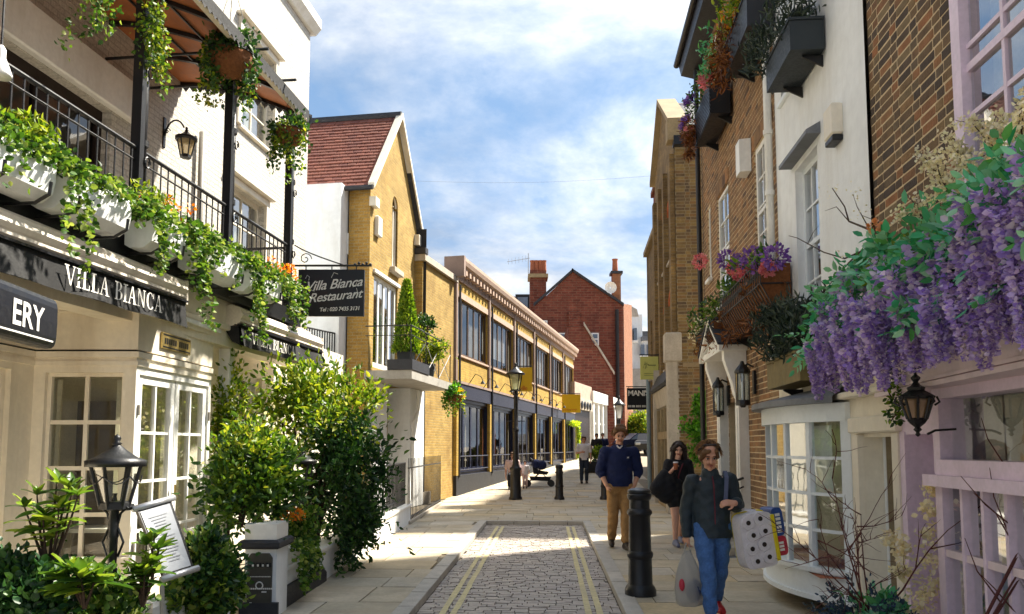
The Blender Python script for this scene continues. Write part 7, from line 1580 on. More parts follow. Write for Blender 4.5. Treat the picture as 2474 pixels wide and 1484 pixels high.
    for (x0, x1, y0, y1) in ((1515, 1524, 795, 825), (1528, 1536, 795, 825), (1545, 1554, 835, 860), (1560, 1568, 835, 860)):
        u, v = q(x0, y0), q(x1, y1); w_ = MB().box(u.x, v.x, 77.3, 78.2, v.z, u.z).build('window', GLASS_S2, t); MB().box(u.x-.1, v.x+.1, 77.2, 77.45, v.z-.2, v.z).build('sill', WHITE, w_)
    # tree at the street end
    g = np.random.default_rng(51); c = at(1543, 1030, 62); t = thing('street_tree', 'leafy yellowing tree at the far end of the street', 'tree', (c.x, 62, 1.2)); P, D = clump_pts((c.x, 62, c.z), (1.5, 1.3, 1.7), 3200, 40, .2, g, .4); leaves('crown', t, P, D, .22, YGREEN, .55); P, D = clump_pts((c.x-.3, 62.3, c.z-.2), (1.3, 1.0, 1.3), 1200, 20, .2, g, .4); leaves('inner_crown', t, P, D, .22, BUSH, .55)
    MB().tube([(c.x, 62, 1.0), (c.x+.1, 62, 2.4), (c.x, 62, 4.2)], [.18, .14, .06], 8).build('trunk', TWIG, t)
    # parked cars
    def car(label, x, Y, rz, mat):
        c = at(x, 1090, Y); t = thing('parked_car', label, 'car', (c.x, Y, gz(Y))); z = gz(Y); M = Matrix.Translation((c.x, Y, z)) @ Matrix.Rotation(rz, 4, 'Z')
        prof = [(-2.1, .35), (-2.15, .75), (-1.9, .95), (-1.3, 1.0), (-.7, 1.45), (.8, 1.48), (1.6, 1.05), (2.1, .95), (2.15, .5), (2.0, .32)]
        MB(M).prism(prof, -.85, .85, 'y').build('body', mat, t)
        MB(M).prism([(-1.2, 1.0), (-.68, 1.40), (.76, 1.43), (1.45, 1.05)], -.86, .86, 'y').build('side_glass', GLASS_S2, t)
        for sx in (-1.35, 1.35):
            for sy in (-.8, .8): w_ = MB(M @ Matrix.Translation((sx, sy, .33)) @ Matrix.Rotation(R_(90), 4, 'X')).lathe((0, 0, -.1), [(.2, 0), (.33, .01), (.33, .19), (.2, .2)], 14).build('wheel', BLACK, t)
        for sy in (-.6, .6): MB(M).bbox(-2.18, -2.1, sy-.16, sy+.16, .66, .82, .02).build('headlight', SILVER, t)
    car('dark car parked across the far street end', 1552, 56, .2, NAVY); car('black car parked at the far street end beside the brown building', 1577, 54, 1.2, BLACKP)
GLASSP = surf('pale shop glazing', (.34, .36, .34), .15, .3, 2, 0); GLASS_S2 = surf('blue grey glazing', (.16, .20, .26), .12, .3, 1, 0)
def right_far():  # unseen block added to keep sun off part of the street
    h = thing('street_shade_block', 'unseen brick block added to shade the street, hidden behind the brown building', 'house', (10, 34, 0)); MB().prism([(5.2, 25.8), (7.0, 34.5), (8.6, 41), (16, 41), (16, 25.8)], 0, 9.0, 'z').build('wall', BR_BROWN, h); MB().prism([(5.1, 25.7), (6.9, 34.5), (8.5, 41.1), (16.1, 41.1), (16.1, 25.7)], 9.0, 9.25, 'z').build('parapet', STONE_W, h)
def cable():
    a, b = at(985, 437, 20.3), at(1592, 424, 20.3); pts = [a.lerp(b, k/16)-Vector((0, 0, .12*math.sin(math.pi*k/16))) for k in range(17)]
    o = recenter(MB().tube(pts, .0025, 4).build('overhead_cable', LEAD)); tag(o, 'thin overhead cable strung across the street below the clouds', 'cable')
cable(); gable_house(); yellow_building(); street_end(); right_far()
# ------------------------------------------------------------------ people
SKIN = surf('skin', (0.62, 0.32, 0.21), 0.5, 0.10, 14, 0.03, 80, spec=0.35); SKIN2 = surf('paler skin', (0.66, 0.37, 0.27), 0.5, 0.10, 14, 0.03, 80, spec=0.35)
LIPS = surf('lips', (0.42, 0.12, 0.10), 0.45, 0.1, 20, 0); EYEW = surf('eye', (0.55, 0.50, 0.46), 0.3, 0.05, 20, 0); EYED = surf('iris and lashes', (0.025, 0.018, 0.014), 0.3, 0.05, 20, 0)
HAIR_B = surf('light brown hair', (0.20, 0.095, 0.035), 0.6, 0.5, 40, 0.6, 160); HAIR_D = surf('dark hair', (0.022, 0.010, 0.010), 0.5, 0.4, 40, 0.5, 160); HAIR_M = surf('brown hair', (0.10, 0.045, 0.02), 0.55, 0.5, 40, 0.5, 160)
NAVYJ = surf('navy jumper knit', (0.008, 0.016, 0.075), 0.85, 0.3, 9, 0.35, 70); TAN = surf('tan chino', (0.42, 0.23, 0.085), 0.85, 0.3, 7, 0.3, 60); JACKET = surf('dark teal jacket', (0.022, 0.036, 0.046), 0.6, 0.35, 6, 0.3, 50)
JEANS = surf('blue denim', (0.075, 0.18, 0.44), 0.85, 0.45, 7, 0.4, 60); REDSHOE = surf('red shoe', (0.55, 0.015, 0.02), 0.5, 0.2, 8, 0.1); BLACKC = surf('black cloth', (0.012, 0.012, 0.016), 0.8, 0.3, 7, 0.3, 50)
DARKSHOE = surf('dark leather', (0.03, 0.02, 0.016), 0.5, 0.3, 8, 0.2); WHITET = surf('white cotton', (0.78, 0.74, 0.76), 0.85, 0.15, 8, 0.2, 50); PINKT = surf('pale pink cotton', (0.72, 0.52, 0.50), 0.85, 0.2, 8, 0.2, 50)
DKJEAN = surf('dark denim', (0.03, 0.04, 0.065), 0.85, 0.3, 8, 0.2, 50); BERET = surf('tan felt', (0.33, 0.22, 0.10), 0.9, 0.3, 10, 0.3, 60); STRAP = surf('blue grey webbing', (0.10, 0.115, 0.19), 0.8, 0.2, 20, 0.2); MAROON = surf('maroon strap', (0.14, 0.02, 0.035), 0.7, 0.2, 20, 0.1)
GREYSHOE = surf('blue grey trainer', (0.18, 0.20, 0.30), 0.6, 0.2, 12, 0.1)
def cap_mesh(m, p0, p1, r0, r1, fx=1.0, fy=1.0, fz=1.0, n=14):
    p0, p1 = Vector(p0), Vector(p1); ax = p1-p0; L = ax.length; d = ax.normalized() if L > 1e-6 else Vector((0, 0, 1))
    a = d.orthogonal().normalized(); b = d.cross(a); rings = []
    for k in range(1, 5): t = math.pi/2*k/4; rings.append((p0-d*r0*math.cos(t), r0*math.sin(t)))
    for k in range(3, -1, -1): t = math.pi/2*k/4; rings.append((p1+d*r1*math.cos(t), r1*math.sin(t))) if k else None
    rings = rings[:4]+[(p1, r1)]+[(p1+d*r1*math.sin(math.pi/2*k/4), r1*math.cos(math.pi/2*k/4)) for k in range(1, 4)]
    mid = (p0+p1)/2; V = []
    for c, r in rings:
        for i in range(n):
            t = 2*math.pi*i/n; o = c+a*(r*math.cos(t))+b*(r*math.sin(t)); f = (c-p0).dot(d)/L if L > 1e-6 else 0; f = min(1, max(0, f)); q = p0.lerp(p1, f); e = o-q; V.append(q+Vector((e.x*fx, e.y*fy, e.z*fz)))
    K = len(rings); F_ = [tuple(range(n-1, -1, -1)), tuple((K-1)*n+i for i in range(n))]
    for j in range(K-1):
        for i in range(n): F_.append((j*n+i, j*n+(i+1) % n, (j+1)*n+(i+1) % n, (j+1)*n+i))
    m.faces(V, F_)
def solid(name, caps, mat, parent, M, vox=.008, smooth=6, wr=0.0, cut=None):
    """fuse tapered limbs into one continuous skin"""
    m = MB()
    for c in caps: cap_mesh(m, *c)
    me = bpy.data.meshes.new(name); me.from_pydata([tuple(v) for v in m.v], [], m.f); o = bpy.data.objects.new(name, me); col.objects.link(o)
    bmm = bmesh.new(); bmm.from_mesh(me); bmesh.ops.recalc_face_normals(bmm, faces=bmm.faces); bmm.to_mesh(me); bmm.free()
    r = o.modifiers.new('r', 'REMESH'); r.mode = 'VOXEL'; r.voxel_size = vox; s = o.modifiers.new('s', 'SMOOTH'); s.factor = .5; s.iterations = smooth
    dg = bpy.context.evaluated_depsgraph_get(); m2 = bpy.data.meshes.new_from_object(o.evaluated_get(dg)); bpy.data.objects.remove(o); bpy.data.meshes.remove(me)
    if wr:                                                                     # cloth folds
        co = np.empty(len(m2.vertices)*3); m2.vertices.foreach_get('co', co); co = co.reshape(-1, 3); no = np.empty_like(co).ravel(); m2.vertices.foreach_get('normal', no); no = no.reshape(-1, 3)
        f = np.sin(co[:, 2]*34+co[:, 0]*21+3*np.sin(co[:, 0]*13+co[:, 2]*7))*.6+np.sin(co[:, 2]*61-co[:, 0]*37+2*np.sin(co[:, 1]*19))*.4; co += no*(f*wr)[:, None]; m2.vertices.foreach_set('co', co.ravel())
    if cut is not None:
        bm2 = bmesh.new(); bm2.from_mesh(m2); bmesh.ops.bisect_plane(bm2, geom=bm2.verts[:]+bm2.edges[:]+bm2.faces[:], plane_co=(0, 0, cut), plane_no=(0, 0, 1), clear_inner=True); bm2.to_mesh(m2); bm2.free()
    m2.materials.clear(); m2.materials.append(mat); m2.transform(M); m2.polygons.foreach_set('use_smooth', [True]*len(m2.polygons)); m2.name = name
    base = Vector(parent.location); m2.transform(Matrix.Translation(-base)); ob = bpy.data.objects.new(name, m2); col.objects.link(ob); ob.parent = parent; return ob
def head_caps(h, tilt=0.0, s=1.0, turn=0.0):
    """head about its centre h, looking to -Y"""
    R = Matrix.Rotation(turn, 3, 'Z') @ Matrix.Rotation(tilt, 3, 'X'); h = Vector(h); q = lambda x, y, z: tuple(h+R @ Vector((x, y, z))*s)
    c = [(q(0, .015, .025), q(0, .0, .045), .088*s, .080*s, .90, 1.05), (q(0, -.02, -.03), q(0, -.025, -.085), .066*s, .040*s, .95, 1.0), (q(0, -.085, .012), q(0, -.106, -.026), .010*s, .015*s),
         (q(-.028, -.078, -.03), q(-.030, -.070, -.045), .022*s, .020*s), (q(.028, -.078, -.03), q(.030, -.070, -.045), .022*s, .020*s), (q(0, -.072, -.095), q(0, -.066, -.10), .020*s, .020*s), (q(-.03, -.078, .03), q(.03, -.078, .03), .014*s, .014*s),
         (q(-.080, .01, .005), q(-.082, .012, -.025), .018*s, .013*s, .5, 1), (q(.080, .01, .005), q(.082, .012, -.025), .018*s, .013*s, .5, 1)]
    return c, q
def face_bits(t, q, M, skin, s=1.0, smile=.2):
    def put(name, p, r, sc, mat):
        m = MB(); m.sphere((0, 0, 0), r*s, 10, 8, sc); m.M = None; m.v = [tuple(M @ (Vector(q(*p))+Vector(v))) for v in m.v]; m.build(name, mat, t, smooth=True)
    for sx in (-1, 1):
        put('eye', (sx*.031, -.082, .006), .0125, (1.1, .6, .62), EYEW); put('iris', (sx*.031, -.0885, .005), .007, (1, .5, 1), EYED); put('eyebrow', (sx*.033, -.091, .028), .020, (1.1, .35, .22), HAIR_M); put('lash', (sx*.031, -.088, .0125), .014, (1.15, .5, .2), EYED)
    put('lips', (0, -.086, -.062), .022, (1.05, .42, .30), LIPS)
def strands(t, q, M, mat, n, seed, long=False):
    g = np.random.default_rng(seed); P = []; D = []
    for _ in range(n):
        a = g.uniform(-2.4, 2.4)+math.pi/2; e = g.uniform(-.1, 1.45); r = .103+.012*g.random(); c = (r*math.cos(e)*math.cos(a)*.98, .03+r*math.cos(e)*math.sin(a), .045+r*math.sin(e)*.98)
        if c[1] < .0 and c[2] < .115: continue
        p = M @ Vector(q(*c)); tip = M @ Vector(q(c[0]*1.25+g.normal()*.02, c[1]*1.05-.02+g.normal()*.02, c[2]-(.05 if not long else .09)*abs(math.cos(e))-.01)); P.append(tuple(p)); D.append(tuple(tip-p))
    leaves('hair_strands', t, P, D, (.045 if not long else .085)*(.6+.7*g.random(len(P))), mat, .14, .1)
HAIRS_B = leafmat('light brown strands', [(.13, .06, .02), (.24, .12, .045), (.34, .18, .07)], .15); HAIRS_D = leafmat('dark strands', [(.014, .007, .006), (.03, .015, .013)], .1)
def hand_caps(w, d, palm, s=1.0, curl=.5, thumb=1):
    """hand at wrist w pointing along d; palm = direction the palm faces; five fingers rooted in the palm"""
    w, d, palm = Vector(w), Vector(d).normalized(), Vector(palm).normalized(); side = d.cross(palm).normalized(); palm = side.cross(d).normalized(); c = []
    k = w+d*.045*s
    for i, u in enumerate((-.026, -.009, .009, .025)): c.append((tuple(w+d*.012*s+side*u*.6*s), tuple(w+d*.078*s+side*u*s), .017*s, .0125*s))
    for i, (u, L) in enumerate(((-.027, .060), (-.009, .072), (.009, .076), (.026, .066))):
        p = w+d*.080*s+side*u*s; dd = (d+palm*curl*.5).normalized(); p1 = p+dd*L*.45*s; dd2 = (d*(1-curl*.6)+palm*curl*1.1).normalized(); p2 = p1+dd2*L*.32*s; dd3 = (d*(1-curl)+palm*curl*1.5).normalized(); p3 = p2+dd3*L*.25*s
        c += [(tuple(p), tuple(p1), .0098*s, .0092*s), (tuple(p1), tuple(p2), .0092*s, .0086*s), (tuple(p2), tuple(p3), .0086*s, .0075*s)]
    p = w+d*.028*s+side*.026*s*thumb; p1 = p+(d*.6+side*.8*thumb+palm*.2).normalized()*.036*s; p2 = p1+(d*.9+side*.2*thumb+palm*.4).normalized()*.030*s; c += [(tuple(p), tuple(p1), .0135*s, .011*s), (tuple(p1), tuple(p2), .0105*s, .0085*s)]
    return c
def limb(a, b, c, r, k=1.0): return [(a, b, r[0]*k, r[1]*k), (b, c, r[1]*k, r[2]*k)]
def foot(an, d, L, r=.042):
    an = Vector(an); d = Vector((d[0], d[1], 0)).normalized(); z = max(.035, an.z-.05); he = an-d*.05; he.z = z; mi = an+d*L*.45; mi.z = z+.004; to = an+d*L*.78; to.z = z-.006
    return [(tuple(an), tuple(he), r*.85, r*.95), (tuple(he), tuple(mi), r*.95, r*.95), (tuple(mi), tuple(to), r*.95, r*.72, 1.0, 1.0), (tuple(an), tuple(mi), r*.85, r*.85)]
def place(x, Y, ground=None):
    p = at(x, 1080, Y); return Vector((p.x, Y, gz(Y) if ground is None else ground))
def woman_front():
    b = place(1715, 7.0); t = thing('person', 'woman in dark jacket, blue jeans and red shoes walking with shopping', 'person', b); M = Matrix.Translation(b)
    hd = (-.03, -.06, 1.465); hc, q = head_caps(hd, .30, .98); P = .86
    sR, sL = (-.165, 0, 1.235), (.165, .01, 1.245); eR, wR = (-.215, .05, .99), (-.235, -.03, .77); eL, wL = (.235, .02, 1.02), (.155, -.20, 1.06)
    hpR, hpL = (-.085, 0, .84), (.085, 0, .84); kR, aR = (-.075, -.12, .46), (-.055, -.13, .085); kL, aL = (.075, .03, .46), (.085, .24, .13)
    body = hc+[((0, -.01, 1.28), (-.02, -.045, 1.38), .052, .050), ((-.09, 0, 1.22), (.09, 0, 1.22), .07, .07), ((0, 0, .86), (0, 0, 1.2), .115, .115, 1.1, .75)]
    body += limb(sR, eR, wR, (.045, .036, .024))+limb(sL, eL, wL, (.045, .036, .026))+limb(hpR, kR, aR, (.085, .055, .038))+limb(hpL, kL, aL, (.085, .055, .038))+foot(aR, (-.1, -1), .21, .036)+foot(aL, (.05, -1), .21, .036)
    body += hand_caps(wR, (0, -.05, -1), (.3, .2, -.1), .92, 1.0, -1)+hand_caps(wL, (-1, -.25, .05), (0, .7, -.6), .95, .75, 1)
    solid('body', body, SKIN, t, M, .0062, 3); face_bits(t, q, M, SKIN, .98)
    top = [((0, 0, .66), (0, 0, .98), .172, .150, 1.10, .80), ((0, 0, .98), (0, 0, 1.17), .150, .150, 1.12, .74), ((-.11, 0, 1.20), (.11, 0, 1.205), .082, .082, 1, .95), ((0, 0, 1.22), (-.012, -.025, 1.315), .085, .072, 1.05, 1.0)]
    top += [(sR, eR, .078, .064), (eR, wR, .064, .046), (sL, eL, .080, .068), (eL, (.185, -.15, 1.055), .068, .050)]
    solid('jacket', top, JACKET, t, M, .009, 4, .0055, cut=.745)
    MB(M).tube([(0.0, -.118, .80), (0.0, -.122, 1.0), (-.005, -.122, 1.2), (-.01, -.09, 1.3)], .006, 5).build('jacket_zip', MAROON, t)
    leg = [((-.03, 0, .83), (.03, 0, .83), .135, .135, 1.0, .82), (hpR, kR, .098, .072), (kR, (-.058, -.13, .13), .072, .062), (hpL, kL, .098, .072), (kL, (.084, .215, .18), .072, .060)]
    solid('jeans', leg, JEANS, t, M, .009, 4, .006)
    solid('shoe', foot(aR, (-.1, -1), .24, .046), REDSHOE, t, M, .008, 4); solid('shoe', foot(aL, (.05, -1), .24, .048), REDSHOE, t, M, .008, 4)
    q2 = q; hair = [(q(0, .03, .035), q(0, .04, .0), .098, .092, .98, 1.0), (q(-.055, -.065, .065), q(-.082, -.035, -.015), .026, .018), (q(.05, -.06, .07), q(.08, -.02, .0), .022, .018), (q(-.02, -.085, .075), q(-.07, -.07, .055), .022, .02), (q(0, .07, -.02), q(0, .06, -.07), .05, .04)]
    solid('hair', hair, HAIR_B, t, M, .008, 3, .002); strands(t, q, M, HAIRS_B, 900, 1)
    solid('hair_band', [(q(-.098, .0, .06), q(-.05, -.03, .118), .010, .010), (q(-.05, -.03, .118), q(.05, -.03, .118), .012, .012), (q(.05, -.03, .118), q(.098, .0, .06), .010, .010)], DARKSHOE, t, M, .006, 2)
    # shoulder bag strap
    m = MB(M); pts = [(.135, .09, 1.26), (.13, .0, 1.335), (.12, -.085, 1.28), (.10, -.135, 1.17), (.085, -.16, 1.08)]
    for a, c in zip(pts[:-1], pts[1:]): m.faces([(a[0]-.018, a[1], a[2]), (a[0]+.018, a[1], a[2]), (c[0]+.018, c[1], c[2]), (c[0]-.018, c[1], c[2]), (a[0]-.018, a[1]+.004, a[2]), (a[0]+.018, a[1]+.004, a[2]), (c[0]+.018, c[1]+.004, c[2]), (c[0]-.018, c[1]+.004, c[2])], [(0, 1, 2, 3), (7, 6, 5, 4), (0, 4, 5, 1), (1, 5, 6, 2), (2, 6, 7, 3), (3, 7, 4, 0)])
    m.build('bag_strap', STRAP, t)
    # carrier bag in the lowered hand
    cb = thing('carrier_bag', 'translucent grey plastic carrier bag held in the lowered hand', 'bag', b+Vector((-.24, -.04, .15))); Mb = Matrix.Translation(b+Vector((-.235, -.05, 0)))
    m = MB(Mb); n = 22; ring = [(.63, .018), (.60, .035), (.52, .065), (.42, .092), (.30, .108), (.2, .112), (.16, .10), (.145, .06)]; V = []; rg = random.Random(3)
    for z, r in ring:
        for i in range(n):
            a = 2*math.pi*i/n; k = 1+.16*math.sin(a*5+z*9)+rg.uniform(-.05, .05); V.append((r*k*math.cos(a)*1.15+.03*(.63-z), r*k*.7*math.sin(a), z))
    Fc = [(j*n+i, j*n+(i+1) % n, (j+1)*n+(i+1) % n, (j+1)*n+i) for j in range(len(ring)-1) for i in range(n)]+[tuple((len(ring)-1)*n+i for i in range(n))]
    m.faces(V, Fc).build('bag', PLASTIC, cb, smooth=True)
    for sx in (-.02, .02): MB(Mb).tube([(sx*.5, 0, .70), (sx, 0, .66), (sx*1.4, 0, .60)], .008, 5).build('handle', PLASTIC, cb)
    MB(Mb).sphere((-.06, -.035, .33), .045, 10, 8, (.7, .6, 1.4)).build('red_packet', REDPACK, cb, smooth=True); MB(Mb).sphere((.05, -.01, .28), .07, 10, 8, (1, .7, 1.5)).build('dark_packet', STRAP, cb, smooth=True)
    # packs of rolls hanging from the bent arm
    Mp = Matrix.Translation(b+Vector((.36, -.14, .74))) @ Matrix.Rotation(R_(-8), 4, 'Y') @ Matrix.Rotation(R_(12), 4, 'Z')
    pk = thing('toilet_roll_pack', 'clear pack of white toilet rolls with yellow wrap hanging from the arm', 'pack', b+Vector((.36, -.14, .50)))
    for r in range(4):
        for c_ in range(2):
            x, z = -.085+.118*c_+(.03 if r % 2 else 0)-.02, .165-.112*r+.02*c_; pr = [(.058*math.cos(a), .058*math.sin(a)) for a in [i*2*math.pi/16 for i in range(16)]]
            ro = MB(Mp).prism([(x+p[0], z+p[1]) for p in pr], -.09, .10, 'y').build('roll', WHITET, pk, smooth=False); MB(Mp).prism([(x+p[0]*.36, z+p[1]*.36) for p in pr], -.0935, -.088, 'y').build('roll_core', DARKSHOE, ro)
    pr = [(.168*math.copysign(abs(math.cos(a))**.35, math.cos(a)), .245*math.copysign(abs(math.sin(a))**.35, math.sin(a))) for a in [i*2*math.pi/32 for i in range(32)]]
    MB(Mp).prism([(p[0]*.96-.02, p[1]*.97) for p in pr], -.075, .07, 'y').build('wrap', WHITET, pk); MB(Mp).prism([(p[0], p[1]) for p in pr], .072, .105, 'y').build('yellow_wrap', BRIGHTYEL, pk)
    MB(Mp).prism([(.118, -.085), (.160, -.07), (.160, .10), (.118, .10)], -.20, .20, 'z').build('yellow_side', BRIGHTYEL, pk)
    m = MB(); MB().tube([Mp @ Vector((0, .0, .24)), b+Vector((.24, -.04, 1.0)), Mp @ Vector((.06, .05, .24))], .010, 5).build('carry_handle', WHITET, pk)
    Mq = Mp @ Matrix.Translation((.205, .06, .05)); sp = thing('snack_pack', 'blue and red printed pack beside the toilet rolls', 'pack', b+Vector((.56, -.08, .55)))
    pr2 = lambda sx, sz, cz: [(sx*math.copysign(abs(math.cos(a))**.5, math.cos(a)), cz+sz*math.copysign(abs(math.sin(a))**.5, math.sin(a))) for a in [i*2*math.pi/24 for i in range(24)]]
    MB(Mq).prism(pr2(.055, .125, .075), -.10, .10, 'y').build('blue_pack', BLUEPACK, sp); MB(Mq).prism(pr2(.055, .085, -.135), -.10, .10, 'y').build('red_pack', REDPACK, sp)
    m = MB(Mq)
    for k in range(5): m.box(-.02, .025, -.104, -.100, -.02+k*.036, .004+k*.036)
    m.build('print', LETTER, sp); m = MB(Mq)
    for k in range(3): m.box(-.025, .02, -.104, -.100, -.18+k*.03, -.16+k*.03)
    m.build('print', LETTER, sp)
PLASTIC = None
def plastic():
    m, t, L = newmat('carrier plastic'); out = N(t, 'ShaderNodeOutputMaterial'); b = N(t, 'ShaderNodeBsdfPrincipled'); b.inputs['Base Color'].default_value = (.50, .49, .46, 1); b.inputs['Roughness'].default_value = .35; tr = N(t, 'ShaderNodeBsdfTransparent'); tl = N(t, 'ShaderNodeBsdfTranslucent'); tl.inputs[0].default_value = (.5, .49, .46, 1)
    a = N(t, 'ShaderNodeMixShader'); a.inputs[0].default_value = .4; L(b.outputs[0], a.inputs[1]); L(tl.outputs[0], a.inputs[2]); c = N(t, 'ShaderNodeMixShader'); c.inputs[0].default_value = .32; L(a.outputs[0], c.inputs[1]); L(tr.outputs[0], c.inputs[2]); L(c.outputs[0], out.inputs[0]); return m
PLASTIC = plastic(); REDPACK = surf('red pack', (.55, .03, .06), .35, .3, 20, .1, 30); BLUEPACK = surf('blue pack', (.02, .07, .28), .35, .3, 20, .1, 30)
def man_navy():
    b = place(1495, 12.0); t = thing('person', 'smiling man in navy jumper and tan trousers with hands in pockets', 'person', b); M = Matrix.Translation(b)
    hd = (.01, -.02, 1.715); hc, q = head_caps(hd, .10, 1.05)
    sR, sL = (-.215, 0, 1.475), (.225, 0, 1.475); eR, wR = (-.295, .03, 1.17), (-.215, -.11, .965); eL, wL = (.30, .03, 1.17), (.215, -.11, .965)
    hpR, hpL = (-.10, 0, .95), (.10, 0, .95); kR, aR = (-.105, -.03, .52), (-.115, .14, .11); kL, aL = (.085, -.09, .51), (.065, -.16, .09)
    body = hc+[((0, 0, 1.48), (.005, -.01, 1.62), .062, .058), ((-.12, 0, 1.44), (.12, 0, 1.44), .09, .09), ((0, 0, .98), (0, 0, 1.40), .135, .145, 1.15, .75)]
    body += limb(sR, eR, wR, (.055, .046, .031))+limb(sL, eL, wL, (.055, .046, .031))+limb(hpR, kR, aR, (.095, .062, .042))+limb(hpL, kL, aL, (.095, .062, .042))+foot(aR, (-.1, -1), .24, .04)+foot(aL, (.1, -1), .24, .04)
    body += hand_caps(wR, (.45, .1, -1), (.6, .3, 0), 1.02, .5, 1)+hand_caps(wL, (-.45, .1, -1), (-.6, .3, 0), 1.02, .5, -1)
    solid('body', body, SKIN, t, M, .0068, 3); face_bits(t, q, M, SKIN, 1.05)
    top = [((0, -.01, .88), (0, -.01, 1.20), .175, .180, 1.14, .84), ((0, -.005, 1.20), (0, 0, 1.40), .182, .175, 1.16, .80), ((-.15, 0, 1.455), (.155, 0, 1.455), .095, .095, 1, .95), (sR, eR, .092, .080), (sL, eL, .092, .080), ((0, .0, 1.50), (0, -.005, 1.545), .085, .075), (eR, (-.275, -.015, 1.12), .078, .064), (eL, (.28, -.015, 1.12), .078, .064)]
    solid('jumper', top, NAVYJ, t, M, .010, 5, .004, cut=.945); solid('hood', [((-.08, .05, 1.53), (.08, .05, 1.53), .05, .05), ((-.09, .0, 1.545), (-.055, -.06, 1.50), .032, .024), ((.09, .0, 1.545), (.055, -.06, 1.50), .032, .024)], NAVYJ, t, M, .010, 3)
    solid('collar', [((-.035, -.055, 1.565), (0, -.085, 1.525), .016, .012), ((.035, -.055, 1.565), (0, -.085, 1.525), .016, .012)], WHITET, t, M, .006, 2)
    m = MB(M)
    for sx in (-1, 1): m.tube([(.115+sx*.014, -.150, 1.40), (.115+sx*.004, -.152, 1.388), (.115+sx*.014, -.150, 1.376)], .0035, 5)
    m.box(.103, .127, -.153, -.148, 1.384, 1.392).build('chest_emblem', LETTER, t)
    leg = [((-.04, 0, .955), (.04, 0, .955), .145, .145, 1.05, .82), (hpR, kR, .112, .086), (kR, (-.114, .125, .15), .086, .070), (hpL, kL, .112, .088), (kL, (.067, -.15, .14), .086, .072), ((-.155, -.08, .93), (-.14, -.075, .84), .06, .05), ((.155, -.08, .93), (.14, -.075, .84), .06, .05)]
    solid('trousers', leg, TAN, t, M, .010, 5, .006)
    solid('shoe', foot(aR, (-.1, -1), .27, .050), DARKSHOE, t, M, .009, 3); solid('shoe', foot(aL, (.1, -1), .27, .052), DARKSHOE, t, M, .009, 3)
    hair = [(q(0, .03, .06), q(0, .035, .02), .100, .092, .98, 1.02), (q(-.05, -.055, .105), q(.045, -.06, .105), .042, .040), (q(-.085, -.02, .07), q(-.085, .0, .015), .026, .02), (q(.085, -.02, .07), q(.085, .0, .015), .026, .02), (q(-.02, .0, .14), q(.05, .02, .13), .05, .05), (q(-.07, -.045, .095), q(-.078, -.05, .055), .028, .02), (q(.06, -.07, .085), q(.078, -.05, .05), .026, .018)]
    solid('hair', hair, HAIR_B, t, M, .009, 2, .004); strands(t, q, M, HAIRS_B, 1100, 2)
